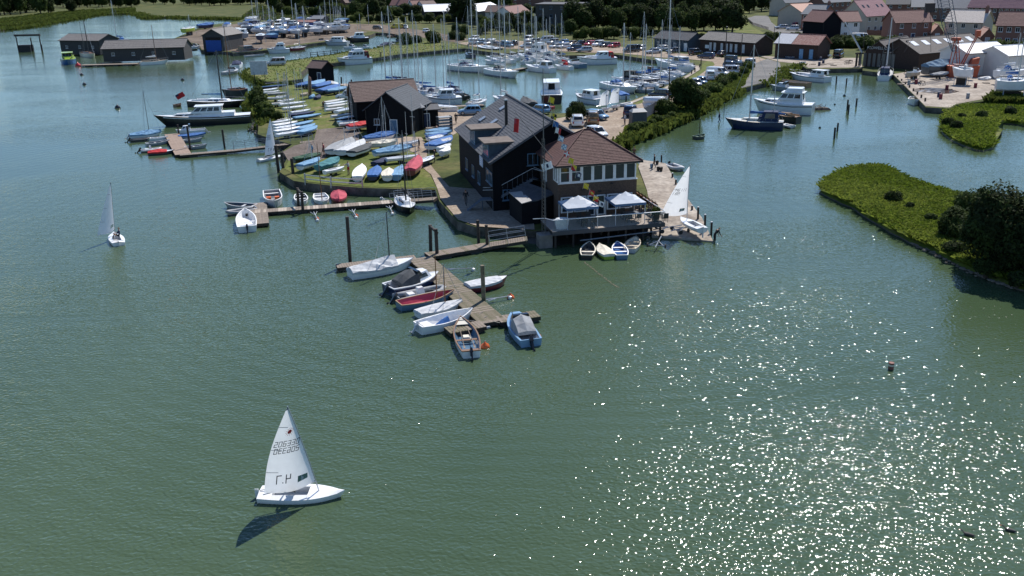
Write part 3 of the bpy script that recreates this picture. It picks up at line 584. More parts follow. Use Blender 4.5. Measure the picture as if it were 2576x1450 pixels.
def laser(s, label, boom_deg, heel=0, z=0, number=None, small=None, mirror_second=True, sail_h=4.3, rake=.1, ashore=False, two_row=True, cat='sailing dinghy', rig=True, pitch=0, fix=4.2, logo=False, lift=.55):
 r, Ln, c0 = place('sailing_dinghy', s, label, cat, 'dinghies with white sails set', z)
 Ln = fix; B = 1.42; fb = .3
 if ashore: r.location.z += lift
 r.rotation_euler = (R(heel), R(pitch), r.rotation_euler.z)
 sh = sheer_(Ln, B, fb, .78, .12, 12); mb = MB(); hull_(mb, sh, .16, Ln, rake=.06); mb.build('hull', gel('white'), r, smooth=False)
 mb = MB()                                                  # deck with a cockpit well
 hw = .36; x0, x1 = -Ln * .34, Ln * .06
 for a, b in zip(sh[:-1], sh[1:]):
  inside = a[0] >= x0 - .2 and b[0] <= x1 + .2
  for sd_ in (1, -1):
   i0 = hw if inside else 0; i1 = hw if inside else 0
   mb.add([(a[0], sd_ * a[1], a[2]), (b[0], sd_ * b[1], b[2]), (b[0], sd_ * i1, b[2] + .07), (a[0], sd_ * i0, a[2] + .07)], [(0, 1, 2, 3)])
 mb.build('deck', gel('white'), r)
 ins = [q for q in sh if any(True for _ in [0]) and q[0] >= x0 - .2 and q[0] <= x1 + .2]
 xa, xb = ins[0][0], ins[-1][0]; zt = fb + .07
 mb = MB(); mb.add([(xa, -hw, zt), (xb, -hw, zt), (xb, hw, zt), (xa, hw, zt), (xa, -hw, .06), (xb, -hw, .06), (xb, hw, .06), (xa, hw, .06)], [(4, 5, 6, 7), (0, 1, 5, 4), (1, 2, 6, 5), (2, 3, 7, 6), (3, 0, 4, 7)])
 mb.build('cockpit', gel('paleGrey'), r)
 mb = MB(); mb.tube((-Ln / 2 + .05, 0, fb + .12), (-Ln * .12, .1, fb + .3), .018); mb.build('tiller', DARKSPAR, r)
 MB().box(-Ln / 2 - .22, -Ln / 2 - .02, -.015, .015, -.55, fb + .2).build('rudder', gel('white'), r)
 xm = Ln * .2; zb = fb + .06
 if rig:
  sx, sz = (rake, 0)
  mz = sail_h + .75
  def mp_(h): return Vector((xm - rake * h - .05 * h * h / mz, 0, zb + h))
  mo = MB().path([mp_(mz * i / 6) for i in range(7)], .032, 7).build('mast', ALU, r)
  a = R(boom_deg); bl = 2.55; g0 = mp_(.55)
  be = g0 + Vector((-math.cos(a) * bl, -math.sin(a) * bl, -.02))
  MB().tube(g0, be, .028, .028, 6).build('boom', ALU, r)
  perp = Vector((-math.sin(a), math.cos(a), 0)) * (-1)
  clew = g0 + (be - g0) * .97 + Vector((0, 0, .08)); tack = g0 + Vector((0, 0, .1)); head = mp_(mz)
  def sp(u, v):                       # u 0 luff .. 1 leech, v 0 foot .. 1 head
   lu = mp_(.65 + (mz - .65) * v)
   le = clew * (1 - v) + head * v + Vector((-math.cos(a), -math.sin(a) * .5, 0)) * (.30 * math.sin(math.pi * v) * (1 - v * .3))
   wdt = (le - lu).length
   p = lu * (1 - u) + le * u + Vector((0, 0, -.0))
   camber = wdt * .09 * math.sin(math.pi * u ** .75); foot = -.18 * math.sin(math.pi * u) * (1 - v) ** 6
   return p + Vector((math.sin(a) * 1, -math.cos(a), 0)) * camber + Vector((0, 0, foot))
  nu, nv = 8, 14; mb = MB(); mb.loft([[sp(i / nu, j / nv) for i in range(nu + 1)] for j in range(nv + 1)])
  so = mb.build('sail', SAILM, r, smooth=True)
  nrm = Vector((math.sin(a), -math.cos(a), 0)); foot_w = (clew - tack).length; H_ = mz - .65
  def on(uu, vv, e=.012):             # metres from the leech bottom, on the near face
   v = vv / H_; wd = max(.2, foot_w * (1 - v) + .3 * math.sin(math.pi * v)); u = 1 - uu / wd; return sp(min(max(u, 0), 1), v) + nrm * e * SIDE
  SIDE = 1 if nrm.y < 0 or True else -1
  camdir = Matrix.Rotation(r.rotation_euler.z, 3, 'Z') @ nrm
  SIDE = 1 if camdir.y < 0 else -1
  ink = M('sail_ink', (.05, .055, .07), .6)
  if number:
   n1, n2 = number; mb = MB(); hh = .235 if len(n1) > 3 else .26
   wtot = len(n1) * (hh * .55 + hh * .26)
   digits(mb, n1, .1, 2.18, hh, on); digits(mb, n2, .1, 1.85, hh, on, mirror=True)
   mb.build('sail_number', ink, so)
  if small:
   mb = MB(); digits(mb, small, .45, .42, .36, on, mirror=True); mb.build('sail_mark', ink, so)
  if logo:
   mb = MB(); c_ = (.62, 2.85); mb.add([on(c_[0] + .1 * math.cos(i * .524), c_[1] + .1 * math.sin(i * .524), .015) for i in range(12)], [tuple(range(12))])
   for i in range(12):
    an = i * .524 + .26; p0 = (c_[0] + .13 * math.cos(an), c_[1] + .13 * math.sin(an)); p1 = (c_[0] + .23 * math.cos(an), c_[1] + .23 * math.sin(an)); nn = (-math.sin(an) * .012, math.cos(an) * .012)
    mb.add([on(p0[0] - nn[0], p0[1] - nn[1], .015), on(p1[0], p1[1], .015), on(p0[0] + nn[0], p0[1] + nn[1], .015)], [(0, 1, 2)])
   mb.build('sun_emblem', M('emblem_red', (.5, .02, .02), .5), so)
  mb = MB()
  for vv in (.24, .5, .76):
   for (a0, a1) in ((0, .62 * (1 - vv * .35)),):
    mb.add([on(.01, vv * H_, .011), on(a1, vv * H_ - .06, .011), on(a1, vv * H_ - .035, .011), on(.01, vv * H_ + .025, .011)], [(0, 1, 2, 3)])
  mb.build('batten', M('batten_grey', (.25, .26, .28), .6), so)
  mb = MB(); mb.add([on(foot_w - .95, .32, .012), on(foot_w - .45, .36, .012), on(foot_w - .47, .58, .012), on(foot_w - .95, .6, .012)], [(0, 1, 2, 3)]); mb.build('sail_window', M('sail_window', (.12, .2, .17), .2), so)
  mb = MB(); mb.add([sp(0, .965) + nrm * .012 * SIDE, sp(1, .945) + nrm * .012 * SIDE, sp(.5, .999) + nrm * .012 * SIDE], [(0, 1, 2)]); mb.build('head_patch', M('head_patch', (.1, .13, .15), .5), so)
 if ashore: trolley(r, Ln, -lift)
 return r
# ================================================================ vehicles, vegetation, people, posts, houses
def wheel_me():
 return cached(('whl',), lambda mb: (mb.lathe([(.2, -.11), (.32, -.1), (.33, 0), (.32, .1), (.2, .11)], 14, 0), mb.lathe([(.01, -.115), (.19, -.117), (.19, .117), (.01, .115)], 10, 1)), 'wheel', [RUBBER, M('alloy', (.4, .4, .42), .35, metal=.8)])
CAR = {  # length, width, belt height, roof height, cabin x (aft bottom, aft top, fore top, fore bottom), bonnet height, tail height
 'hatch': (4.1, 1.75, .88, 1.47, (-1.98, -1.62, .35, 1.05), .86, .9), 'estate': (4.6, 1.8, .9, 1.48, (-2.25, -1.95, .3, 1.05), .86, .95), 'saloon': (4.6, 1.8, .9, 1.44, (-1.6, -1.05, .3, 1.05), .86, .98),
 'suv': (4.5, 1.85, 1.02, 1.72, (-2.2, -1.9, .35, 1.0), 1.02, 1.05), 'jeep': (4.4, 1.8, 1.1, 1.95, (-2.18, -2.1, .55, .75), 1.12, 1.1), 'van': (5.1, 1.95, 1.1, 1.98, (-2.53, -2.45, 1.0, 1.75), 1.08, 1.1), 'bigvan': (5.9, 2.05, 1.25, 2.5, (-2.93, -2.85, 1.3, 2.15), 1.2, 1.25), 'minibus': (5.0, 1.9, 1.05, 1.98, (-2.45, -2.3, .9, 1.75), 1.05, 1.1)}
def car(s, label, kind='hatch', c='silver', group='parked cars', z=OZ + .03, panel=False, cat=None, roof=None):
 a, b = pts(s.replace('>', ' '), z); d = b - a
 Ln, W_, hb, hr, cx, bon, tail = CAR[kind]; hl, hw = Ln / 2, W_ / 2
 isvan = kind in ('van', 'bigvan', 'minibus')
 r = thing('parked_van' if isvan else 'parked_car', label, cat or ('van' if isvan else 'car'), (a + b) / 2, math.atan2(d.y, d.x), group)
 def body(mb):
  rr = []
  for x, wz, zl, zt in ((-hl, .86, .42, tail * .8), (-hl + .08, .96, .3, tail * .97), (-hl + .5, 1, .22, max(tail, hb)), (cx[3] - .05, 1, .2, hb), (cx[3] + .1, .99, .2, (hb + bon) / 2), (hl - .35, .95, .22, bon * .88), (hl - .06, .86, .3, bon * .74), (hl, .74, .4, bon * .6)):
   y = hw * wz; rr.append([(x, -y * .9, zl), (x, -y, zl + .15), (x, -y, zt * .78), (x, -y * .9, zt), (x, y * .9, zt), (x, y, zt * .78), (x, y, zl + .15), (x, y * .9, zl)])
  mb.loft(rr, 0, True, True, True)
  wi = hw * .9; wt = hw * (.8 if not isvan else .86)
  B_ = [(cx[0], -wi, hb - .06), (cx[3], -wi, hb - .06), (cx[3], wi, hb - .06), (cx[0], wi, hb - .06)]; T_ = [(cx[1], -wt, hr), (cx[2], -wt, hr), (cx[2], wt, hr), (cx[1], wt, hr)]
  mb.hexa(B_, T_); mb.hexa([(cx[1] + .08, -wt + .06, hr), (cx[2] - .1, -wt + .06, hr), (cx[2] - .1, wt - .06, hr), (cx[1] + .08, wt - .06, hr)], [(cx[1] + .3, -wt + .2, hr + .05), (cx[2] - .3, -wt + .2, hr + .05), (cx[2] - .3, wt - .2, hr + .05), (cx[1] + .3, wt - .2, hr + .05)])
 put('body', cached(('car', kind, c), body, 'body', carp(c), True), r)
 wi = hw * .9; wt = hw * (.8 if not isvan else .86)
 B_ = [(cx[0], -wi, hb - .06), (cx[3], -wi, hb - .06), (cx[3], wi, hb - .06), (cx[0], wi, hb - .06)]; T_ = [(cx[1], -wt, hr), (cx[2], -wt, hr), (cx[2], wt, hr), (cx[1], wt, hr)]
 F = {'r': [B_[0], B_[1], T_[1], T_[0]], 'l': [B_[2], B_[3], T_[3], T_[2]], 'f': [B_[1], B_[2], T_[2], T_[1]], 'b': [B_[3], B_[0], T_[0], T_[3]]}
 G_ = [('windscreen', 'f', .06, .94, .12, .92), ('rear_window', 'b', .1, .9, .3 if not isvan else .45, .88)]
 if panel: G_ += [('side_window', 'r', .74, .95, .15, .85), ('side_window', 'l', .05, .26, .15, .85)]
 else: G_ += [('side_window', 'r', .06, .34, .2, .88), ('side_window', 'r', .37, .62, .16, .88), ('side_window', 'r', .65, .93, .16, .86), ('side_window', 'l', .66, .94, .2, .88), ('side_window', 'l', .38, .63, .16, .88), ('side_window', 'l', .07, .35, .16, .86)]
 for nm, fc, u0, u1, v0, v1 in G_:
  put(nm, cached(('glass', kind, nm, fc, u0), lambda mb: mb.slab(F[fc], u0, u1, v0, v1, .012, .03), nm, GLASS), r)
 for sx in (-hl + .75, hl - .85):
  for sy in (-1, 1):
   o = put('wheel', wheel_me(), r, (sx, sy * (hw - .1), .33)); o.rotation_euler = (R(90), 0, 0)
 for sy in (-1, 1):
  put('headlight', cached(('hl', kind), lambda mb: mb.hexa([(hl - .16, -.17, bon * .62), (hl - .02, -.12, bon * .6), (hl - .02, .12, bon * .6), (hl - .16, .17, bon * .62)], [(hl - .2, -.17, bon * .8), (hl - .08, -.12, bon * .76), (hl - .08, .12, bon * .76), (hl - .2, .17, bon * .8)]), 'headlight', M('headlight', (.7, .7, .72), .1, .02)), r, (0, sy * hw * .66, 0))
  put('tail_light', cached(('tl', kind), lambda mb: mb.box(-hl - .012, -hl + .1, -.09, .09, tail * .62, tail * .88), 'tail_light', M('tail_light', (.35, .01, .01), .2)), r, (0, sy * hw * .78, 0))
  put('wing_mirror', cached(('wm', c), lambda mb: mb.box(-.06, .06, -.1, .1, -.07, .07), 'wing_mirror', carp(c)), r, (cx[3] - .45, sy * (hw + .06), hb + .08))
 if roof: MB().box(cx[1] + .1, cx[2] - .1, -wt + .05, wt - .05, hr + .052, hr + .09).build('roof_panel', gel(roof), r)
 return r
# ---------------------------------------------------------------- vegetation
def leafm(i):
 c = [((.03, .048, .015), (.062, .088, .026)), ((.04, .065, .016), (.085, .115, .03)), ((.06, .09, .018), (.12, .15, .035)), ((.02, .03, .012), (.046, .06, .022))][i]
 return M('foliage_%d' % i, c[0], .75, scale=1.2, col2=c[1], spec=.08, rnd=.22, transl=.35)
BARK = M('bark', (.06, .045, .033), .95, .3, 3)
def crown(key, lobes, n, leaf, m1, m2, seed=0, core=True):
 if key in CACHE: return CACHE[key]
 rnd = random.Random(seed); mb = MB(); tot = [l[3] * l[4] + l[5] * l[4] for l in lobes]; T = sum(tot)
 if core:
  for l in lobes:
   k = .74; N = 7; prof = [(math.sin(math.pi * j / 5), -math.cos(math.pi * j / 5)) for j in range(6)]
   mb.loft([[(l[0] + l[3] * k * pr * math.cos(6.2832 * i / N), l[1] + l[4] * k * pr * math.sin(6.2832 * i / N), l[2] + l[5] * k * pz) for i in range(N)] for pr, pz in prof], 0, False, False, True)
 for l, wt in zip(lobes, tot):
  for _ in range(int(n * wt / T)):
   z = rnd.uniform(-.75, 1); a = rnd.uniform(0, 6.2832); rr = math.sqrt(1 - z * z); nn = Vector((rr * math.cos(a), rr * math.sin(a), z))
   k = rnd.choice((.82, .92, 1, 1.04, 1.1)) * (1 + .10 * math.sin(a * 5 + z * 7 + l[0]))
   c = Vector((l[0] + nn.x * l[3] * k, l[1] + nn.y * l[4] * k, l[2] + nn.z * l[5] * k))
   nn = (nn + Vector((rnd.gauss(0, .6), rnd.gauss(0, .6), rnd.gauss(.25, .5)))).normalized(); p = nn.orthogonal().normalized(); q = nn.cross(p); th = rnd.uniform(0, 3.14); p, q = p * math.cos(th) + q * math.sin(th), q * math.cos(th) - p * math.sin(th)
   s1 = leaf * rnd.uniform(.5, 1.25); s2 = s1 * rnd.uniform(.45, .9)
   mb.add([c - p * s1 - q * s2 * .4, c - q * s2 + p * s1 * .2, c + p * s1 + q * s2 * .3, c + q * s2 - p * s1 * .1], [(0, 1, 2, 3)], 1 if math.sin(c.x * 2.1 + c.z * 1.7) + math.sin(c.y * 2.3 - c.z) + rnd.gauss(0, .8) > .4 else 0)
 CACHE[key] = mb.mesh('crown', [leafm(m1), leafm(m2)]); return CACHE[key]
def trunk(key, h, r, limbs=5, seed=0):
 if key in CACHE: return CACHE[key]
 rnd = random.Random(seed); mb = MB(); mb.tube((0, 0, -.3), (.05 * h, 0, h * .45), r, r * .7, 7); mb.tube((.05 * h, 0, h * .45), (0, .03 * h, h * .75), r * .7, r * .35, 6)
 for i in range(limbs):
  a = rnd.uniform(0, 6.28); z0 = h * rnd.uniform(.28, .6); mb.tube((.04 * h, 0, z0), (math.cos(a) * h * .28, math.sin(a) * h * .28, z0 + h * .22), r * .4, r * .15, 5)
 CACHE[key] = mb.mesh('trunk', [BARK]); return CACHE[key]
def lobes_for(seed, R_, H_, n, z0):
 rnd = random.Random(seed); out_ = [(0, 0, z0 + H_ * .52, R_ * .72, R_ * .72, H_ * .5)]
 for i in range(n):
  a = i * 2.4 + rnd.uniform(-.3, .3); k = rnd.uniform(.42, .72); zz = rnd.uniform(.2, .82); kk = (1 - abs(zz - .45) * .9)
  out_.append((math.cos(a) * R_ * k * kk, math.sin(a) * R_ * k * kk, z0 + H_ * zz, R_ * rnd.uniform(.3, .48), R_ * rnd.uniform(.3, .48), H_ * rnd.uniform(.17, .28)))
 return out_
TREEV = []
for i in range(5):      # (trunk mesh, crown mesh), drawn 8 m tall
 m1, m2 = ((0, 1), (3, 0), (1, 2), (3, 0), (0, 1))[i]
 TREEV.append((trunk(('t', i), 8, .24, 5, i), crown(('c', i), lobes_for(i + 3, 3.1, 7.6, 11, .35), 2800, .34, m1, m2, i)))
BUSHV = [(trunk(('bt', i), 2.0, .06, 4, i), crown(('bc', i), lobes_for(i + 30, 1.35, 2.1, 6, -.1), 1300, .17, *((0, 1), (1, 2), (3, 0))[i], i + 9)) for i in range(3)]
def tree(p, h, v, label, group=None, w=1.0, name='tree', cat='tree'):
 tk, cr = TREEV[v % 5]; r = thing(name, label, cat, p, random.uniform(0, 6.28), group); k = h / 8.0; r.scale = (k * w, k * w, k); put('trunk', tk, r); put('crown', cr, r); return r
def bush(p, h, v, label, group=None, w=1.0, name='shrub', cat='shrub'):
 tk, cr = BUSHV[v % 3]; r = thing(name, label, cat, p, random.uniform(0, 6.28), group); k = h / 2.0; r.scale = (k * w, k * w, k); put('stem', tk, r); put('crown', cr, r); return r
def in_poly(p, poly):
 c = False; n = len(poly); j = n - 1
 for i in range(n):
  a, b = poly[i], poly[j]
  if (a.y > p[1]) != (b.y > p[1]) and p[0] < (b.x - a.x) * (p[1] - a.y) / (b.y - a.y) + a.x: c = not c
  j = i
 return c
def tufts(name, poly, n, h, mats, zf, label, cat='grass', lean=.35, wf=.5, ymax=1e9, skip=None):
 rnd = random.Random(len(poly) + n); mb = MB(); xs = [p.x for p in poly]; ys = [p.y for p in poly]; k = 0; tries = 0
 while k < n and tries < n * 30:
  tries += 1; x = rnd.uniform(min(xs), max(xs)); y = rnd.uniform(min(ys), min(max(ys), ymax))
  if not in_poly((x, y), poly) or (skip and skip(x, y)): continue
  k += 1; z = zf(x, y); mi = 0 if math.sin(x * .35 + 1) + math.sin(y * .31 + x * .1) + rnd.gauss(0, .7) < .3 else 1
  for j in range(3):
   a = rnd.uniform(0, 6.28); hh = h * rnd.uniform(.5, 1.3); wd = hh * wf; dx, dy = math.cos(a), math.sin(a); lx, ly = rnd.gauss(0, lean) * hh, rnd.gauss(0, lean) * hh
   mb.add([(x - dx * wd * .5, y - dy * wd * .5, z - .05), (x + dx * wd * .5, y + dy * wd * .5, z - .05), (x + dx * wd * .35 + lx, y + dy * wd * .35 + ly, z + hh), (x - dx * wd * .25 + lx, y - dy * wd * .25 + ly, z + hh * .8)], [(0, 1, 2, 3)], mi)
 o = mb.build(name, mats); o['kind'] = 'stuff'; return tag(o, label, cat)
# ---------------------------------------------------------------- people
SKIN = M('skin', (.45, .26, .18), .6, .06)
def figure(pose, top, leg, hair='brown', bare_leg=False):
 key = ('fig', pose, top, leg, bare_leg)
 if key in CACHE: return CACHE[key]
 J = {'pelvis': (0, 0, .95), 'waist': (0, 0, 1.12), 'chest': (0, 0, 1.34), 'neck': (.01, 0, 1.5), 'head': (.03, 0, 1.6), 'crown': (.02, 0, 1.74)}
 for s, n in ((1, 'l'), (-1, 'r')):
  J[n + 'sh'] = (0, s * .19, 1.43); J[n + 'el'] = (-.03, s * .25, 1.15); J[n + 'wr'] = (.06, s * .25, .9); J[n + 'hd'] = (.09, s * .25, .8)
  J[n + 'hip'] = (0, s * .1, .9); J[n + 'kn'] = (.02, s * .11, .5); J[n + 'an'] = (-.03, s * .11, .09); J[n + 'toe'] = (.15, s * .13, .04)
 if pose == 'walk':
  J['lkn'] = (.2, .11, .52); J['lan'] = (.3, .11, .12); J['ltoe'] = (.48, .12, .06); J['rkn'] = (-.05, -.11, .5); J['ran'] = (-.34, -.11, .16); J['rtoe'] = (-.2, -.12, .04); J['lwr'] = (-.08, .27, .93); J['lhd'] = (-.1, .27, .83); J['rwr'] = (.2, -.26, .98); J['rhd'] = (.26, -.26, .9)
 if pose == 'bend':
  for k in ('waist', 'chest', 'neck', 'head', 'crown', 'lsh', 'rsh'):
   x, y, z = J[k]; d = z - .95; J[k] = (x + d * .6, y, .95 + d * .78)
  J['lel'] = (.42, .24, 1.05); J['lwr'] = (.5, .2, .8); J['lhd'] = (.53, .2, .7); J['rel'] = (.4, -.26, 1.02); J['rwr'] = (.55, -.22, .84); J['rhd'] = (.6, -.22, .76)
 if pose == 'sit':
  for k in list(J):
   x, y, z = J[k]; J[k] = (x - (z - .95) * .12 if z > .9 else x, y, z - .78)
  for s, n in ((1, 'l'), (-1, 'r')):
   J[n + 'hip'] = (.02, s * .1, .13); J[n + 'kn'] = (.44, s * .14, .3); J[n + 'an'] = (.6, s * .13, -.1); J[n + 'toe'] = (.76, s * .14, -.12); J[n + 'el'] = (.12, s * .28, .42); J[n + 'wr'] = (.34, s * .2, .4); J[n + 'hd'] = (.43, s * .17, .4)
 if pose == 'carry':
  for s, n in ((1, 'l'), (-1, 'r')): J[n + 'wr'] = (0, s * .3, .86); J[n + 'hd'] = (0, s * .31, .76)
  J['lkn'] = (.14, .11, .5); J['lan'] = (.16, .11, .1); J['ltoe'] = (.33, .12, .04); J['ran'] = (-.16, -.11, .11); J['rtoe'] = (0, -.12, .04)
 if pose == 'reach': J['lel'] = (.25, .22, 1.25); J['lwr'] = (.45, .15, 1.3); J['lhd'] = (.54, .13, 1.32); J['rel'] = (.2, -.25, 1.2); J['rwr'] = (.42, -.15, 1.15); J['rhd'] = (.5, -.12, 1.14)
 rad = {'pelvis': .145, 'waist': .125, 'chest': .155, 'neck': .058, 'head': .095, 'crown': .07, 'sh': .075, 'el': .048, 'wr': .033, 'hd': .042, 'hip': .092, 'kn': .062, 'an': .042, 'toe': .036}
 E_ = [('pelvis', 'waist'), ('waist', 'chest'), ('chest', 'neck'), ('neck', 'head'), ('head', 'crown')]
 for n in 'lr': E_ += [('chest', n + 'sh'), (n + 'sh', n + 'el'), (n + 'el', n + 'wr'), (n + 'wr', n + 'hd'), ('pelvis', n + 'hip'), (n + 'hip', n + 'kn'), (n + 'kn', n + 'an'), (n + 'an', n + 'toe')]
 names = list(J); me = bpy.data.meshes.new('body'); me.from_pydata([J[k] for k in names], [(names.index(a), names.index(b)) for a, b in E_], [])
 o = bpy.data.objects.new('body', me); COL.objects.link(o); o.modifiers.new('s', 'SKIN'); sub = o.modifiers.new('u', 'SUBSURF'); sub.levels = 1
 for i, k in enumerate(names):
  sv = me.skin_vertices[0].data[i]; rr = rad.get(k, rad.get(k[1:], .05)); sv.radius = (rr, rr * (.8 if k in ('chest', 'waist', 'pelvis') else 1)); sv.use_root = k == 'pelvis'
 dg = bpy.context.evaluated_depsgraph_get(); dg.update(); m2 = bpy.data.meshes.new_from_object(o.evaluated_get(dg)); bpy.data.objects.remove(o)
 for m in (SKIN, fab(top), fab(leg), fab('black'), M('hair_' + hair, PAL[hair], .8)): m2.materials.append(m)
 vJ = {k: Vector(J[k]) for k in names}
 for p in m2.polygons:
  k = min(names, key=lambda q: (vJ[q] - p.center).length)
  b = k[1:] if k[0] in 'lr' and k != 'lwr' or k[1:] in ('sh', 'el', 'wr', 'hd', 'hip', 'kn', 'an', 'toe') else k
  c = p.center
  if k in ('head', 'crown'): mi = 4 if (c.z > vJ['head'].z + .06 or c.x < vJ['head'].x - .03) else 0
  elif k == 'neck' or b in ('wr', 'hd'): mi = 0
  elif k in ('chest', 'waist') or b in ('sh', 'el'): mi = 1
  elif b == 'toe' or (b == 'an' and not bare_leg): mi = 3 if b == 'toe' else 2
  elif b == 'an' or (b == 'kn' and bare_leg): mi = 0
  else: mi = 2
  p.material_index = mi; p.use_smooth = True
 # fingers, thumb, nose and ears
 mb = MB(); mb.v = [tuple(v.co) for v in m2.vertices]; mb.f = [tuple(p.vertices) for p in m2.polygons]; mb.m = [p.material_index for p in m2.polygons]
 for n in 'lr':
  h = vJ[n + 'hd']; d = (h - vJ[n + 'wr']).normalized(); sd_ = d.cross(Vector((0, 1, 0))).normalized() if abs(d.y) < .9 else Vector((1, 0, 0))
  for i, ln in enumerate((.07, .085, .08, .06)):
   p0 = h + sd_ * (-.03 + i * .02) + d * .02; p1 = p0 + d * ln * .6; p2 = p1 + d * ln * .4 + Vector((.02, 0, 0)); mb.tube(p0, p1, .01, .009, 5, 0); mb.tube(p1, p2, .009, .007, 5, 0)
  p0 = h - sd_ * .035; mb.tube(p0, p0 - sd_ * .03 + d * .04, .011, .008, 5, 0)
 hd = vJ['head']; mb.tube(hd + Vector((.09, 0, .03)), hd + Vector((.12, 0, .0)), .012, .018, 5, 0)
 for s in (1, -1): mb.box(hd.x - .015, hd.x + .02, hd.y + s * .09 - .012, hd.y + s * .09 + .012, hd.z - .02, hd.z + .04, 0)
 m3 = mb.mesh('body', list(m2.materials)); m3.polygons.foreach_set('use_smooth', [True] * len(m3.polygons)); CACHE[key] = m3; return m3
def person(p, yaw, label, pose='stand', top='navy', leg='darkgrey', bare=False, group='people around the club', k=1.0):
 r = thing('person', label, 'person', p, yaw, group); r.scale = (k, k, k); put('body', figure(pose, top, leg, 'brown', bare), r); return r
# ---------------------------------------------------------------- posts
def pile(s, label, top, r=.14, m=WOODD, cap=None, group='mooring piles', name='mooring_pile', z=0, lean=0):
 p = P(*s, z); t = at_depth(*px(*top), p.y); h = max(.5, t.z - z)
 o = thing(name, label, 'pile', p, 0, group); mb = MB(); mb.tube((0, 0, -2.2 - z), (t.x - p.x if abs(t.x - p.x) < .5 else 0, 0, h), r, r * .95, 9); mb.build('post', m, o)
 MB().tube((t.x - p.x if abs(t.x - p.x) < .5 else 0, 0, h + .002), (t.x - p.x if abs(t.x - p.x) < .5 else 0, 0, h + .07), r * 1.05, r * .9, 9).build('cap', cap or m, o)
 return o
def buoy(s, label, c='orange', r=.28, group='mooring buoys', z=0):
 p = P(*s, z); o = thing('mooring_buoy', label, 'buoy', p, 0, group)
 MB().lathe([(.02, -r * .8), (r * .7, -r * .6), (r, 0), (r * .75, r * .6), (r * .2, r * .95), (r * .12, r * 1.25)], 10).build('float', gel(c), o, smooth=True)
 MB().path([(r * .1 * math.cos(a), 0, r * 1.25 + r * .1 * math.sin(a)) for a in [i * .785 for i in range(9)]], .02, 4).build('ring', STEEL, o); return o
# ---------------------------------------------------------------- houses
def win_me(w, h, col):
 fr = cached(('wf', w, h, col), lambda mb: (mb.box(-w / 2, -w / 2 + .07, -.06, .03, 0, h), mb.box(w / 2 - .07, w / 2, -.06, .03, 0, h), mb.box(-w / 2 + .07, w / 2 - .07, -.06, .03, 0, .07), mb.box(-w / 2 + .07, w / 2 - .07, -.06, .03, h - .07, h), mb.box(-.03, .03, -.05, .03, .07, h - .07), mb.box(-w / 2 - .08, w / 2 + .08, -.12, .0, -.08, -.002)), 'window', M('window_frame_' + col, PAL[col], .5))
 pn = cached(('wp', w, h), lambda mb: mb.box(-w / 2 + .07, w / 2 - .07, -.02, 0, .07, h - .07), 'pane', GLASS)
 return fr, pn
def window(parent, loc, rz, w, h, col='white'):
 fr, pn = win_me(w, h, col); o = put('window', fr, parent, loc, rz); put('pane', pn, o); return o
def door(parent, loc, rz, w=1.0, h=2.05, m=None):
 o = put('door', cached(('door', w, h, (m or paint('navy')).name), lambda mb: mb.box(-w / 2, w / 2, -.05, .02, 0, h), 'door', m or paint('navy')), parent, loc, rz)
 put('door_frame', cached(('doorf', w, h), lambda mb: (mb.box(-w / 2 - .1, -w / 2, -.07, .02, 0, h + .1), mb.box(w / 2, w / 2 + .1, -.07, .02, 0, h + .1), mb.box(-w / 2, w / 2, -.07, .02, h, h + .1)), 'door_frame', paint('white')), o)
 put('handle', cached(('dh', w), lambda mb: mb.box(w / 2 - .16, w / 2 - .1, -.11, -.05, 1.0, 1.12), 'handle', STEEL), o); return o
def wallm(n): return {'brick': M('brick', (.19, .092, .066), .9, scale=6, col2=(.26, .13, .096), bump=.01), 'brick2': M('dark_brick', (.16, .085, .065), .9, scale=6, col2=(.24, .13, .1), bump=.01), 'cream': M('render_cream', (.5, .44, .36), .9, .06, .8), 'white': M('render_white', (.66, .65, .62), .9, .05, .8), 'black': M('black_weatherboard', (.007, .007, .009), .85, .25, 3, bump=.02, spec=.2), 'grey': M('grey_boards', (.055, .053, .052), .8, .2, 3, bump=.02), 'slate': M('slate_blue_boards', (.05, .075, .1), .8, .15, 3, bump=.02), 'brownb': M('brown_boards', (.045, .026, .02), .85, .25, 3, bump=.02), 'blue': M('blue_boards', (.02, .09, .38), .6, .12, 3), 'tin': M('tin', (.22, .23, .24), .5, .2, 2, metal=.3)}[n]
def roofm(n):
 k = {'pink': ((.26, .13, .143), (.34, .18, .195)), 'red': ((.15, .068, .058), (.22, .105, .09)), 'brown': ((.105, .066, .055), (.16, .1, .085)), 'grey': ((.13, .14, .155), (.2, .21, .23)), 'dark': ((.05, .052, .06), (.085, .088, .1)), 'sand': ((.5, .42, .36), (.66, .58, .5)), 'white': ((.66, .66, .66), (.8, .8, .8)), 'asb': ((.13, .12, .115), (.21, .195, .18)), 'dkb': ((.06, .05, .046), (.1, .085, .08)), 'rust': ((.2, .06, .045), (.34, .2, .17)), 'terr': ((.4, .22, .16), (.52, .31, .23)), 'bluesl': ((.028, .037, .05), (.05, .064, .084)), 'slate': ((.05, .055, .066), (.098, .104, .118)), 'hip': ((.085, .036, .03), (.128, .058, .05))}[n]
 return M('roof_' + n, k[0], .8 if n != 'white' else .5, scale=3.0, col2=k[1], bump=.02)
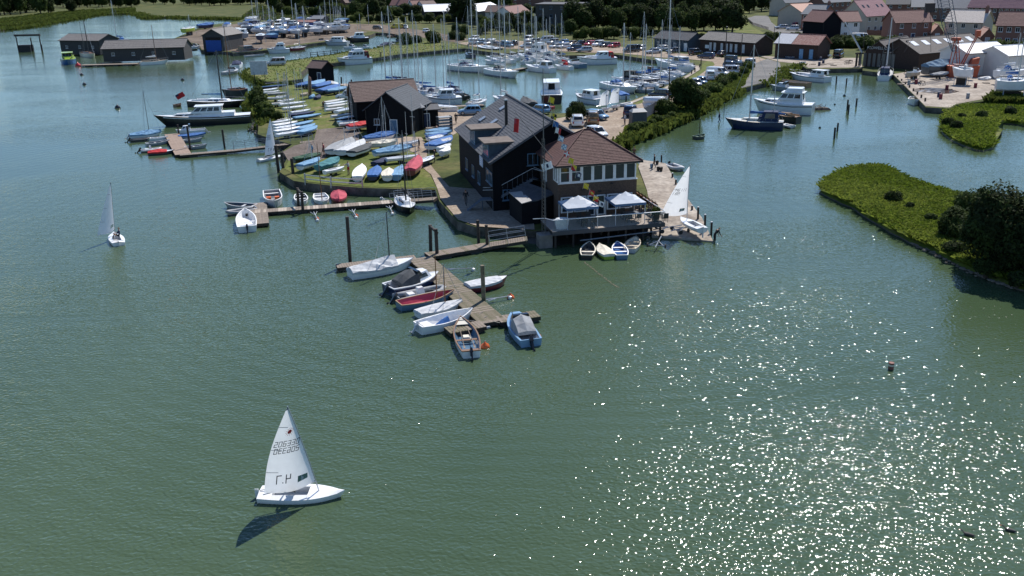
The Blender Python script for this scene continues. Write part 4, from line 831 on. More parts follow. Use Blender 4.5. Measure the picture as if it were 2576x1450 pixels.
def courses(mb, a, b, c, d, pitch=.34, wid=.4, th=.03, mi=0, seed=0):     # roof covering: eave a-b, ridge d-c, overlapping courses of slates
 a, b, c, d = (Vector(p) for p in (a, b, c, d)); n = (b - a).cross(d - a).normalized(); n = n if n.z > 0 else -n
 m_ = max(3, int(((d - a).length) / pitch)); rnd = random.Random(seed)
 for i in range(m_):
  v0, v1 = i / m_, min(1, (i + 1.06) / m_); l0, r0, l1, r1 = a.lerp(d, v0), b.lerp(c, v0), a.lerp(d, v1), b.lerp(c, v1)
  k = max(1, int((r0 - l0).length / wid))
  for j in range(k):
   u0, u1 = j / k, (j + .96) / k; h = th * rnd.uniform(.8, 1.3)
   if i % 2: u0, u1 = min(1, u0 + .5 / k), min(1, u1 + .5 / k)
   if u1 - u0 < .1 / k: continue
   p = [l0.lerp(r0, u0), l0.lerp(r0, u1), l1.lerp(r1, u1), l1.lerp(r1, u0)]
   mb.add([p[0] + n * h, p[1] + n * h, p[2] + n * .006, p[3] + n * .006, p[0], p[1]], [(0, 1, 2, 3), (4, 5, 1, 0)], mi)
def house(s, label, depth=8.5, wall_h=5.2, roof_h=2.6, wall='brick', roof='red', gable=False, wins=3, storeys=2, doors=(.5,), chimney=None, z=OZ, sky=0, name='house', cat='house', group='houses on the estate', ov=.35, doorm=None, winw=1.1, winh=1.25, base=1.0, wincol='white', rich=True, sidewins=0, course=0.0, gwall=None):
 """s: left and right end of the front wall on the ground; gable=True puts the gable to the front"""
 a, b = pts(s.replace('>', ' '), z); d = b - a; W_ = math.hypot(d.x, d.y); yaw = math.atan2(d.y, d.x)
 r = thing(name, label, cat, (a + b) / 2, yaw, group); hw = W_ / 2; D = depth; BOATS.append((name, round(W_, 1), s, label))
 wm = wallm(wall); mb = MB(); mb.box(-hw, hw, 0, D, -.4, wall_h)
 rm = roofm(roof)
 if gable:
  mb.hexa([(-hw, 0, wall_h), (hw, 0, wall_h), (0, 0, wall_h + roof_h)], [(-hw, D, wall_h), (hw, D, wall_h), (0, D, wall_h + roof_h)])
  rid = [(0, -ov, wall_h + roof_h + .1), (0, D + ov, wall_h + roof_h + .1)]; k = ov / hw * roof_h
  planes = [[(-hw - ov, -ov, wall_h - k + .1), (-hw - ov, D + ov, wall_h - k + .1), rid[1], rid[0]], [(hw + ov, D + ov, wall_h - k + .1), (hw + ov, -ov, wall_h - k + .1), rid[0], rid[1]]]
 else:
  mb.hexa([(-hw, 0, wall_h), (-hw, D, wall_h), (-hw, D / 2, wall_h + roof_h)], [(hw, 0, wall_h), (hw, D, wall_h), (hw, D / 2, wall_h + roof_h)])
  rid = [(-hw - ov, D / 2, wall_h + roof_h + .1), (hw + ov, D / 2, wall_h + roof_h + .1)]; k = ov / (D / 2) * roof_h
  planes = [[(-hw - ov, -ov, wall_h - k + .1), (hw + ov, -ov, wall_h - k + .1), rid[1], rid[0]], [(hw + ov, D + ov, wall_h - k + .1), (-hw - ov, D + ov, wall_h - k + .1), rid[0], rid[1]]]
 mb.build('wall', wm, r)
 mb = MB()
 for q in planes:
  n = (Vector(q[1]) - Vector(q[0])).cross(Vector(q[3]) - Vector(q[0])).normalized(); n = n if n.z > 0 else -n
  mb.hexa([tuple(Vector(p) - n * .12) for p in q], [tuple(Vector(p)) for p in q])
 ro = mb.build('roof', rm, r)
 if course:
  mb = MB()
  for q in planes: courses(mb, *q, pitch=course, wid=course * 1.3)
  c_ = mb.build('roof_tiles', rm, ro); c_['kind'] = 'stuff'
 MB().tube(Vector(rid[0]) + Vector((0, 0, .02)), Vector(rid[1]) + Vector((0, 0, .02)), .1, .1, 6).build('ridge_tiles', rm, ro)
 if sky:
  for i in range(sky):
   u = (i + .5) / sky + (.04 if i % 2 == 0 else -.04) ; mb = MB(); mb.slab(planes[0], u - .38 / W_, u + .38 / W_, .52, .70, .06, .09); o = mb.build('skylight', M('skylight_frame', (.03, .03, .035), .5), ro); mb = MB(); mb.slab(planes[0], u - .3 / W_, u + .3 / W_, .54, .68, .075, .02); mb.build('pane', GLASS, o)
 if chimney is not None:
  cx_, cy_ = chimney; o = MB().box(cx_ * W_ - .4, cx_ * W_ + .4, cy_ * D - .3, cy_ * D + .3, wall_h, wall_h + roof_h + 1.2).build('chimney', wallm('brick2'), ro)
  for dx in (-.18, .18): MB().lathe([(.1, 0), (.12, .05), (.09, .35)], 7, 0, (cx_ * W_ + dx, cy_ * D, wall_h + roof_h + 1.2)).build('chimney_pot', M('terracotta', (.3, .12, .07), .9), o)
 sth = wall_h / storeys
 for f in range(storeys):
  for i in range(wins):
   u = (i + .5) / wins
   if f == 0 and any(abs(u - dd) < .45 / wins for dd in doors): continue
   window(r, (-hw + u * W_, -.02, f * sth + base * sth / 2.7), 0, winw, min(winh, sth - 1.2) if sth > 2.4 else min(winh, sth * .45), wincol)
 for dd in doors: door(r, (-hw + dd * W_, -.02, .02), 0, m=doorm)
 for f in range(storeys if sidewins else 0):
  for sx, rz in ((-hw, -math.pi / 2), (hw, math.pi / 2)): window(r, (sx + (-.02 if sx < 0 else .02), D * .5, f * sth + .95), rz, winw, 1.2, wincol)
 mb = MB()
 if not gable:
  mb.tube((-hw - ov, -ov - .06, wall_h - k + .02), (hw + ov, -ov - .06, wall_h - k + .02), .06, .06, 5); mb.tube((hw - .1, -.08, 0), (hw - .1, -.08, wall_h - .1), .04, .04, 5)
 else: mb.tube((-hw + .1, -.08, 0), (-hw + .1, -.08, wall_h - .1), .04, .04, 5)
 mb.build('gutter', M('gutter_black', (.02, .02, .02), .5), r)
 return r
# ================================================================ the sailing club
CY = R(12.5); CX_, CS_ = math.cos(CY), math.sin(CY)
def lp(org, x, y, z): return Vector((org.x + x * CX_ - y * CS_, org.y + x * CS_ + y * CX_, z))
def loc(org, p): d = p - org; return Vector((d.x * CX_ + d.y * CS_, -d.x * CS_ + d.y * CX_, p.z))
BLK = wallm('black'); FRW = M('window_frame_white', PAL['white'], .5); FRB = paint('steelblue')
# --- the tall black hall
eave0 = P('G', 520, 735, 6.0); HO = Vector((eave0.x, eave0.y, 0)); HL, HW, EZ, RZ_ = 21.0, 13.0, 6.0, 9.8
hall = thing('club_hall', 'tall black boarded hall with slate roof, two dormers and outside stairs', 'clubhouse', HO, CY)
x0, x1, y0, y1 = .5, HW - .5, .7, HL - .5
mb = MB(); mb.box(x0, x1, y0, y1, .3, EZ + .1); mb.hexa([(x0, y0, EZ + .1), (x1, y0, EZ + .1), (HW / 2, y0, RZ_ - .3)], [(x0, y1, EZ + .1), (x1, y1, EZ + .1), (HW / 2, y1, RZ_ - .3)]); mb.build('wall', BLK, hall)
PL = [[(0, 0, EZ), (0, HL, EZ), (HW / 2, HL, RZ_), (HW / 2, 0, RZ_)], [(HW, HL, EZ), (HW, 0, EZ), (HW / 2, 0, RZ_), (HW / 2, HL, RZ_)]]
mb = MB()
for q in PL:
 q = [Vector(p) for p in q]; n = (q[1] - q[0]).cross(q[3] - q[0]).normalized(); n = n if n.z > 0 else -n; mb.hexa([p - n * .2 for p in q], q)
hroof = mb.build('roof', roofm('slate'), hall)
mb = MB()
for i, q in enumerate(PL): courses(mb, *q, pitch=.3, wid=.45, th=.035, seed=i)
o = mb.build('roof_slates', roofm('slate'), hroof); o['kind'] = 'stuff'
MB().tube((HW / 2, -.02, RZ_ + .04), (HW / 2, HL + .02, RZ_ + .04), .13, .13, 6).build('ridge_tiles', roofm('slate'), hroof)
def slope(s, t, off=0): return Vector((t * HW / 2 - off * .5, s * HL, EZ + t * (RZ_ - EZ) + off * .86))
for s, t in ((.63, .27), (.60, .5), (.75, .76), (.8, .42)):
 mb = MB(); mb.slab([slope(s - .02, t - .05), slope(s + .025, t - .05), slope(s + .025, t + .06), slope(s - .02, t + .06)], 0, 1, 0, 1, -.07, .1); o = mb.build('roof_light', STEEL, hroof); mb = MB(); mb.slab([slope(s - .015, t - .035), slope(s + .02, t - .035), slope(s + .02, t + .045), slope(s - .015, t + .045)], 0, 1, 0, 1, -.085, .02); mb.build('pane', M('roof_light_glass', (.16, .19, .22), .1), o)
p = slope(.42, .58); fl = MB().tube(p - Vector((0, 0, .4)), p + Vector((0, 0, 2.6)), .17, .17, 10).build('flue', M('flue_black', (.015, .015, .016), .5), hroof); MB().tube(p + Vector((0, 0, 2.6)), p + Vector((0, 0, 2.75)), .21, .2, 10).build('flue_cap', STEEL, fl)
for (sa, sb, zt) in ((.08, .215, 7.7), (.425, .56, 7.9)):
 ya, yb = sa * HL, sb * HL; tt = (zt - EZ) / (RZ_ - EZ); xe = tt * HW / 2
 o = MB().hexa([(.35, ya, EZ + .1), (xe, ya, zt - .12), (.35, ya, zt - .12)], [(.35, yb, EZ + .1), (xe, yb, zt - .12), (.35, yb, zt - .12)]).build('dormer', wallm('slate'), hroof)
 MB().box(-.15, xe + .5, ya - .25, yb + .25, zt - .115, zt + .06).build('dormer_roof', M('felt_roof', (.11, .085, .07), .9, scale=1.5, col2=(.17, .14, .12)), o)
 n_ = 4
 for i in range(n_):
  w0 = ya + .1 + (yb - ya - .2) * i / n_; w1 = ya + .1 + (yb - ya - .2) * (i + 1) / n_
  pn = MB().box(.29, .33, w0 + .05, w1 - .05, EZ + .25, zt - .3).build('pane', M('dormer_glass', (.1, .15, .2), .08), o)
 mb = MB()
 for i in range(n_ + 1): yy = ya + .1 + (yb - ya - .2) * i / n_; mb.box(.26, .345, yy - .05, yy + .05, EZ + .14, zt - .13)
 mb.box(.258, .34, ya + .06, yb - .06, EZ + .1, EZ + .25); mb.box(.258, .34, ya + .06, yb - .06, zt - .32, zt - .13); mb.build('window_frame', FRB, o)
for xx, zz, w_, h_ in ((4.6, 5.4, 1.1, 1.2), (1.9, 2.0, .9, 1.1)): window(hall, (xx, y0 - .03, zz), 0, w_, h_, 'steelblue')
for yy, zz in ((1.6, 3.5), (3.2, 3.5), (8.0, 2.2), (11.5, 2.2), (15.5, 2.2)): window(hall, (x0 - .03, yy, zz), -math.pi / 2, 1.3, 1.3, 'steelblue')
mb = MB(); mb.box(x0 - .07, x0 - .01, 5.6, 7.4, 4.4, 5.5); sg = mb.build('notice_board', M('notice_board', (.35, .5, .7), .4), hall)
for i in range(4): MB().box(x0 - .085, x0 - .072, 5.8, 7.2 - .2 * (i % 2), 4.58 + i * .22, 4.66 + i * .22).build('notice_line', paint('white'), sg)
# weatherboards of the two walls that show, one board each
bm_ = wallm('black')
def board_me(ln): return cached(('board', round(ln, 1)), lambda mb: mb.hexa([(0, -.035, 0), (ln, -.035, 0), (ln, 0, 0), (0, 0, 0)], [(0, -.012, .24), (ln, -.012, .24), (ln, 0, .24), (0, 0, .24)]), 'weatherboard', bm_)
for i in range(33):
 z = .9 + i * .25
 if z + .25 > RZ_ - .5: break
 k = max(0, (z + .25 - EZ) / (RZ_ - EZ)); ln = (x1 - x0) * (1 - k) * (.98 if k > 0 else 1)
 put('weatherboard', board_me(ln), hall, ((x0 + x1) / 2 - ln / 2, y0 - .002, z))
for i in range(20):
 put('weatherboard', board_me(y1 - y0), hall, (x0 - .002, y1, .9 + i * .25), -math.pi / 2)
# flat-roofed side block behind
sb = MB(); sbt = thing('store_block', 'low dark block with flat brown felt roof behind the tall black hall', 'outbuilding', lp(HO, HW - .4, 7.5, 0), CY)
MB().box(0, 4.4, 0, 9, .3, 4.2).build('wall', wallm('slate'), sbt); MB().box(-.2, 4.7, -.3, 9.3, 4.203, 4.45).build('roof', M('felt_roof', (.11, .085, .07), .9), sbt)
for yy in (1.6, 4.4): window(sbt, (4.42, yy, 2.0), math.pi / 2, 1.0, 1.0, 'steelblue')
# --- the brick clubhouse with hipped roof
e0 = P('G', 1190, 765, 6.7); WO = lp(Vector((e0.x, e0.y, 0)), .4, .4, 0); CW, CD_, CE = 7.7, 7.0, 6.7; DZ = 1.6
club = thing('clubhouse', 'two storey brown brick clubhouse with hipped tile roof and white window band', 'clubhouse', WO, CY)
BR = M('club_brick', (.07, .046, .034), .9, scale=9, col2=(.125, .083, .06), bump=.012)
mb = MB(); mb.box(0, CW, 0, CD_, .2, 3.75); mb.box(.02, CW - .02, .02, CD_ - .02, 3.75, 4.95); mb.build('wall', BR, club)
MB().box(-.04, CW + .04, -.04, CD_ + .04, 3.72, 4.98).build('brick_band', BR, club)
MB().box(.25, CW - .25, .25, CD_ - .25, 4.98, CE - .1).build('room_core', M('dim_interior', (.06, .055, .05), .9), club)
mb = MB(); ov = .45; c4 = [(-ov, -ov, CE), (CW + ov, -ov, CE), (CW + ov, CD_ + ov, CE), (-ov, CD_ + ov, CE)]
ra, rb = (CW / 2 - .35, CD_ / 2, CE + 2.55), (CW / 2 + .35, CD_ / 2, CE + 2.55)
mb.add(c4 + [ra, rb] + [(p[0], p[1], CE - .14) for p in c4], [(0, 1, 5, 4), (1, 2, 5), (2, 3, 4, 5), (3, 0, 4), (0, 6, 7, 1), (1, 7, 8, 2), (2, 8, 9, 3), (3, 9, 6, 0), (9, 8, 7, 6)])
cr_ = mb.build('roof', roofm('hip'), club)
mb = MB(); courses(mb, c4[0], c4[1], rb, ra, .26, .3, .03, seed=3); courses(mb, c4[3], c4[0], ra, ra, .26, .3, .03, seed=4); courses(mb, c4[1], c4[2], rb, rb, .26, .3, .03, seed=5)
o = mb.build('roof_tiles', roofm('hip'), cr_); o['kind'] = 'stuff'
mb = MB()
for p, q in ((c4[0], ra), (c4[1], rb), (c4[2], rb), (c4[3], ra), (ra, rb)): mb.tube(Vector(p) + Vector((0, 0, .05)), Vector(q) + Vector((0, 0, .06)), .07, .07, 5)
mb.build('hip_tiles', roofm('hip'), cr_)
MB().box(-ov - .03, CW + ov + .03, -ov - .06, -ov - .005, CE - .16, CE + .01).build('fascia', paint('black'), cr_)
def bay(parent, x0_, x1_, z0_, z1_, y=-.03, side=False, name='window', slide=False):
 o = put(name, None, parent, ((x0_ + x1_) / 2, y, z0_) if not side else (y, (x0_ + x1_) / 2, z0_), 0 if not side else -math.pi / 2); w_ = x1_ - x0_; h_ = z1_ - z0_
 fr = MB(); fr.box(-w_ / 2, -w_ / 2 + .13, -.09, .06, 0, h_); fr.box(w_ / 2 - .13, w_ / 2, -.09, .06, 0, h_); fr.box(-w_ / 2 + .09, w_ / 2 - .09, -.08, .06, 0, .1); fr.box(-w_ / 2 + .09, w_ / 2 - .09, -.08, .06, h_ - .1, h_)
 if slide: fr.box(-w_ / 2 + .09, w_ / 2 - .09, -.07, .05, h_ * .62, h_ * .62 + .06)
 fr.build('window_frame', FRW, o); MB().box(-w_ / 2 + .09, w_ / 2 - .09, 0, .03, .1, h_ - .1).build('pane', M('club_glass', (.02, .028, .035), .05, spec=.7), o); return o
nb = 7
for i in range(nb): bay(club, .06 + i * (CW - .12) / nb, .06 + (i + 1) * (CW - .12) / nb - .012, 5.0, CE - .16, slide=i in (0, 1))
for i in range(2): bay(club, .06 + i * .75, .06 + (i + 1) * .75 - .012, 5.0, CE - .16, side=True)
for i in range(5): bay(club, 1.6 + i * 1.05, 1.6 + (i + 1) * 1.05 - .012, 5.0, CE - .16, y=CW + .03, side=True)
MB().box(-.04, .05, 1.58, CD_, 4.98, CE - .15).build('brick_panel', BR, club)
MB().box(-.1, CW + .1, -.14, -.045, 4.9, 4.99).build('sill', FRW, club)
for i, (a_, b_) in enumerate(((.2, 1.4), (1.5, 2.7), (2.8, 3.6), (3.7, 4.6), (4.75, 5.9), (6.0, 7.3))): bay(club, a_, b_, DZ + (.05 if i in (2, 3) else .5), 3.62, name='terrace_door' if i in (2, 3) else 'window', slide=i not in (2, 3))
for xx, zz in ((2.35, 4.2), (5.2, 4.6), (4.0, 3.9)):
 MB().box(xx - .14, xx + .14, -.2, -.045, zz, zz + .12).build('wall_lamp', paint('black'), club)
od = door(club, (-.07, 4.6, 4.25), -math.pi / 2, .85, 2.1, m=paint('white')); MB().box(-.3, .3, -.06, -.051, 1.05, 1.9).build('pane', GLASS, od)
# terrace
df = [P('K', 520, 890, DZ), P('K', 1640, 795, DZ)]; tl = [loc(WO, p) for p in df]
yf = (tl[0].y + tl[1].y) / 2; xl, xr = tl[0].x, tl[1].x
print('TERRACE', xl, xr, yf)
ter = thing('terrace', 'raised timber terrace with glass balustrade in front of the brick clubhouse', 'terrace', WO, CY)
MB().box(xl, xr, yf + .06, -.05, DZ - .28, DZ - .04).box(CW + .05, xr, -.05, 6.5, DZ - .28, DZ - .04).build('deck_frame', WOODD, ter)
nbd = int(-yf / .2)
bme = cached(('tb',), lambda mb: mb.box(0, 1, 0, .185, 0, .035), 'deck_board', M('terrace_board', (.33, .27, .22), .85, scale=4, col2=(.43, .36, .3)))
for i in range(nbd): o = put('deck_board', bme, ter, (xl, yf + .06 + i * .2, DZ - .036)); o.scale = (xr - xl, 1, 1)
for i in range(32): o = put('deck_board', bme, ter, (CW + .06, -.04 + i * .2, DZ - .036)); o.scale = (xr - CW - .06, 1, 1)
MB().box(xl - .05, xr + .05, yf - .06, yf + .05, DZ - .34, DZ + .03).build('fascia_beam', M('dark_beam', (.07, .07, .075), .6), ter)
for i in range(7):
 xx = xl + .3 + i * (xr - xl - .6) / 6; MB().tube((xx, yf + .25, -2), (xx, yf + .25, DZ - .28), .1, .1, 7).build('support_post', WOODD, ter)
 MB().tube((xx, yf + 2.4, -2), (xx, yf + 2.4, DZ - .28), .1, .1, 7).build('support_post', WOODD, ter)
for zz in (.55,): MB().tube((xl + 2.6, yf + .12, zz), (xr, yf + .12, zz + .3), .06, .06, 6).build('brace', STEEL, ter)
GLP = bpy.data.materials.new('balustrade_glass'); GLP.use_nodes = True; n_ = GLP.node_tree.nodes; b_ = n_['Principled BSDF']; b_.inputs['Base Color'].default_value = (.2, .26, .27, 1); b_.inputs['Roughness'].default_value = .02; b_.inputs['Alpha'].default_value = .1; b_.inputs['Specular IOR Level'].default_value = .25
npn = 8
for i in range(npn):
 a_ = xl + .05 + i * (xr - xl - .1) / npn; MB().box(a_ + .02, a_ + (xr - xl - .1) / npn - .02, yf + .0, yf + .02, DZ + .06, DZ + 1.05).build('glass_panel', GLP, ter)
MB().tube((xl, yf + .01, DZ + 1.1), (xr, yf + .01, DZ + 1.1), .045, .045, 7).build('handrail', M('steel_rail', (.75, .75, .76), .3, metal=.3), ter)
MB().path([(xl, yf + .01, DZ + 1.1), (xl - .5, yf + .9, DZ + 1.1), (xl - 1.6, yf + 1.0, DZ + 1.1)], .04, 6).build('handrail', M('steel_rail', (.75, .75, .76), .3, metal=.3), ter)
MB().tube((xr, yf + .01, DZ + 1.1), (xr, 1.2, DZ + 1.1), .045, .045, 7).build('handrail', M('steel_rail', (.75, .75, .76), .3), ter)
for i in range(3): MB().box(xr - .01, xr + .01, yf + .1 + i * 1.4, yf + 1.4 + i * 1.4, DZ + .06, DZ + 1.05).build('glass_panel', GLP, ter)
# gazebos
def gazebo(x, y, w_, label):
 g = thing('gazebo', label, 'gazebo', lp(WO, x, y, DZ), CY, 'gazebos on the terrace'); h = 1.95
 for a_ in (0, w_):
  for b_ in (0, w_): MB().box(a_ - .03, a_ + .03, b_ - .03, b_ + .03, 0, h).build('leg', M('gazebo_leg', (.6, .6, .62), .4), g)
 mb = MB(); N = 6; e = .08
 def cz(u, v): k = max(abs(u - .5), abs(v - .5)) * 2; return h + .06 + .78 * (1 - k) ** 1.15 - .05 * math.sin(math.pi * min(1, max(0, (u if abs(v - .5) > abs(u - .5) else v)))) * k
 grid = [[(-e + (w_ + 2 * e) * i / N, -e + (w_ + 2 * e) * j / N, cz(i / N, j / N)) for i in range(N + 1)] for j in range(N + 1)]; mb.loft(grid)
 mb.build('canopy', M('gazebo_cloth', (.5, .53, .58), .8, .08, 1.5), g)
 for q in ([(-e, -e), (w_ + e, -e)], [(w_ + e, -e), (w_ + e, w_ + e)], [(w_ + e, w_ + e), (-e, w_ + e)], [(-e, w_ + e), (-e, -e)]):
  mb = MB(); (ax, ay), (bx, by) = q; mb.add([(ax, ay, h - .18), (bx, by, h - .18), (bx, by, h + .05), (ax, ay, h + .05)], [(0, 1, 2, 3)]); mb.build('valance', M('gazebo_valance', (.1, .17, .3), .8), g)
 return g
gz = loc(WO, P('G', 1330, 1210, DZ + 1.95)); gazebo(gz.x, yf + .35, 2.85, 'grey blue gazebo on the terrace, nearest the mast tower')
g2 = loc(WO, P('G', 1815, 1165, DZ + 1.95)); gazebo(g2.x, yf + .5, 2.85, 'grey blue gazebo on the terrace, at the slipway end')
def table(x, y, label, rz=0, c='darkgrey'):
 t = thing('garden_table', label, 'table', lp(WO, x, y, DZ), CY + rz, 'terrace furniture'); MB().box(-.7, .7, -.4, .4, .7, .74).build('table_top', M('table_' + c, PAL[c], .5), t)
 for a_ in (-.62, .62):
  for b_ in (-.33, .33): MB().box(a_ - .03, a_ + .03, b_ - .03, b_ + .03, 0, .7).build('leg', M('table_' + c, PAL[c], .5), t)
def chair(x, y, label, rz=0):
 t = thing('garden_chair', label, 'chair', lp(WO, x, y, DZ), CY + rz, 'terrace furniture'); m_ = M('rattan', (.05, .045, .04), .8, .3, 12)
 MB().box(-.24, .24, -.24, .24, .4, .45).build('seat', m_, t); MB().hexa([(-.24, .2, .45), (.24, .2, .45), (.24, .26, .45), (-.24, .26, .45)], [(-.22, .3, .92), (.22, .3, .92), (.22, .34, .92), (-.22, .34, .92)]).build('backrest', m_, t)
 for a_ in (-.2, .2):
  for b_ in (-.2, .2): MB().box(a_ - .02, a_ + .02, b_ - .02, b_ + .02, 0, .4).build('leg', m_, t)
for i, (x, y) in enumerate(((1.9, yf + 1.6), (6.3, yf + 1.9), (8.6, yf + 1.0), (8.9, .8))):
 table(x, y, ('dark table under the gazebo nearest the mast tower', 'dark table under the gazebo at the slipway end', 'green-grey table in the open corner of the terrace', 'dark table beside the clubhouse end wall')[i])
 for k in range(4): chair(x + (-.45, .45, -.45, .45)[k], y + (-.75, -.75, .75, .75)[k], 'dark woven chair at the ' + ('table under the gazebo nearest the mast tower', 'table under the gazebo at the slipway end', 'corner table of the terrace', 'table beside the clubhouse end wall')[i], 0 if k > 1 else math.pi)
cvt = thing('covered_barbecue', 'item under a white crumpled cover at the left end of the terrace', 'cover', lp(WO, xl + 1.1, yf + .9, DZ), CY); mb = MB(); rr = []
for z, k in ((0, .5), (.45, .62), (.85, .66), (1.0, .5), (1.05, .2)): rr.append([(k * 1.05 * math.cos(a * .524) * (1 + .08 * math.sin(a * 2.7)), k * .6 * math.sin(a * .524), z + .05 * math.sin(a * 3.1) * (z > .3)) for a in range(12)])
mb.loft(rr, 0, True, True, True).build('cloth', M('white_sheet', (.68, .7, .7), .8), cvt)
# flower fence beside the slip
fa, fb_ = loc(WO, P('G', 2010, 850, DZ)), loc(WO, P('G', 2285, 1180, DZ))
fence = thing('flower_fence', 'timber rail fence hung with flower baskets between terrace and slipway', 'fence', WO, CY)
FA, FB = Vector((xr + .05, 6.4, 0)), Vector((xr + .05, yf + 2.6, 0)); nps = 11
for i in range(nps): q = FA.lerp(FB, i / (nps - 1)); MB().box(q.x - .05, q.x + .05, q.y - .05, q.y + .05, DZ - .3, DZ + 1.1).build('post', WOODG, fence)
for zz in (.35, .7, 1.05): MB().box(FA.x - .03, FA.x + .03, FB.y, FA.y, DZ + zz, DZ + zz + .09).build('rail', M('orange_rail', (.32, .14, .07), .8), fence)
FLW = [M('flower_mauve', (.16, .07, .09), .9, .3, 20), M('flower_leaf', (.06, .07, .03), .9)]
def basket(mb):
 rnd = random.Random(4)
 for _ in range(90):
  c = Vector((rnd.gauss(0, .13), rnd.gauss(0, .2), rnd.gauss(0, .12))); a = rnd.uniform(0, 3.14); s = .07; mb.add([c + Vector((s * math.cos(a), s * math.sin(a), -s)), c + Vector((-s * math.sin(a), s * math.cos(a), 0)), c + Vector((-s * math.cos(a), -s * math.sin(a), s)), c + Vector((s * math.sin(a), -s * math.cos(a), 0))], [(0, 1, 2, 3)], rnd.randint(0, 1))
 mb.lathe([(.08, -.3), (.17, -.1), (.18, -.05)], 8, 1)
for i in range(9):
 q = FA.lerp(FB, (i + .5) / 9); p = lp(WO, q.x + .16, q.y, DZ + 1.0); o = put('flower_basket', cached(('bask',), basket, 'flower_basket', FLW), None, p, CY); tag(o, 'mauve flower basket hanging on the fence beside the slipway', 'flower basket', 'flower baskets along the fence')
pl = thing('potted_plant', 'leafy green potted plant in the front corner of the terrace', 'plant', lp(WO, xr - .6, yf + .7, DZ)); MB().lathe([(.2, 0), (.28, .45), (.3, .5)], 10).build('pot', paint('darkgrey'), pl); o = put('foliage', BUSHV[1][1], pl, (0, 0, .5)); o.scale = (.35, .35, .45)
# --- lean-to and outside stairs
lt = thing('lean_to', 'dark single storey lean-to with a pale roof panel under the outside stairs', 'outbuilding')
tp = [P('G', 900, 935, 3.9), P('G', 1200, 1040, 3.5), P('G', 1010, 1112, 3.15), P('G', 848, 1142, 3.0), P('G', 722, 1030, 3.2)]
MB().hexa([(p.x, p.y, .2) for p in tp], [tuple(p) for p in tp]).build('wall', BLK, lt)
MB().hexa([(p.x, p.y, p.z + .004) for p in tp], [(p.x, p.y, p.z + .1) for p in tp]).build('roof', roofm('dark'), lt)
tq = [P('G', 722, 1030, 3.32), P('G', 845, 1018, 3.45), P('G', 952, 1112, 3.2), P('G', 850, 1142, 3.12)]
MB().hexa([tuple(p) for p in tq], [(p.x, p.y, p.z + .05) for p in tq]).build('roof_panel', M('pale_felt', (.34, .33, .32), .8), lt)
st = thing('outside_staircase', 'grey steel outside staircase climbing to the white upper door', 'staircase')
top = P('G', 955, 872, 4.2); bot = P('G', 560, 1085, 2.1); d_ = Vector((bot.x - top.x, bot.y - top.y, 0)); s_ = Vector((-d_.y, d_.x, 0)).normalized() * .55; STG = M('stair_steel', (.1, .115, .14), .6)
wend = lp(WO, -.1, 4.1, 4.2); mb = MB(); q = [top - s_, top + s_, lp(WO, -.08, 5.2, 4.2), lp(WO, -.08, 4.0, 4.2)]; mb.hexa([(p.x, p.y, 4.08) for p in q], [(p.x, p.y, 4.2) for p in q]); mb.build('landing', STG, st)
for i in range(12):
 t = (i + .5) / 12; c = top.lerp(bot, t); e = d_.normalized() * .15; MB().hexa([tuple(c - e - s_ - Vector((0, 0, .04))), tuple(c + e - s_ - Vector((0, 0, .04))), tuple(c + e + s_ - Vector((0, 0, .04))), tuple(c - e + s_ - Vector((0, 0, .04)))], [tuple(c - e - s_), tuple(c + e - s_), tuple(c + e + s_), tuple(c - e + s_)]).build('step', STG, st)
for k in (-1, 1):
 MB().hexa([tuple(top + s_ * k - Vector((0, 0, .3))), tuple(bot + s_ * k - Vector((0, 0, .3))), tuple(bot + s_ * (k * 1.08) - Vector((0, 0, .3))), tuple(top + s_ * (k * 1.08) - Vector((0, 0, .3)))], [tuple(top + s_ * k), tuple(bot + s_ * k), tuple(bot + s_ * (k * 1.08)), tuple(top + s_ * (k * 1.08))]).build('stringer', STG, st)
 o = MB().path([lp(WO, -.15, 4.1, 5.2), top + s_ * k + Vector((0, 0, 1)), bot + s_ * k + Vector((0, 0, 1)), bot + s_ * k + d_.normalized() * 1.0 + Vector((0, 0, 1))], .03, 6).build('handrail', M('handrail_grey', (.5, .52, .54), .4), st)
 for i in range(9): c = top.lerp(bot, i / 8) + s_ * k; MB().tube(c, c + Vector((0, 0, 1)), .018, .018, 4).build('baluster', STG, st)
q = [bot - s_, bot + s_, bot + s_ + d_.normalized() * 1.1, bot - s_ + d_.normalized() * 1.1]; MB().hexa([(p.x, p.y, bot.z - .12) for p in q], [(p.x, p.y, bot.z) for p in q]).build('platform', STG, st)
for p in q: MB().tube((p.x, p.y, .2), (p.x, p.y, bot.z - .12), .06, .06, 6).build('leg', STG, st)
for i in range(8):
 c = q[2].lerp(q[3], .5) + d_.normalized() * (.14 + i * .22) - Vector((0, 0, .1 + i * .17)); e = d_.normalized() * .12; MB().hexa([tuple(c - e - s_ - Vector((0, 0, .04))), tuple(c + e - s_ - Vector((0, 0, .04))), tuple(c + e + s_ - Vector((0, 0, .04))), tuple(c - e + s_ - Vector((0, 0, .04)))], [tuple(c - e - s_), tuple(c + e - s_), tuple(c + e + s_), tuple(c - e + s_)]).build('step', STG, st)
ac = thing('air_conditioner', 'white air conditioning unit on the black wall below the stairs', 'air conditioner', P('G', 620, 1190, .9), CY); MB().box(-.45, .45, -.18, .18, 0, .75).build('case', paint('paleGrey'), ac); o = MB().lathe([(.28, 0), (.28, .02)], 14).build('fan_grille', paint('black'), ac, (0, -.2, .38)); o.rotation_euler = (R(90), 0, 0)
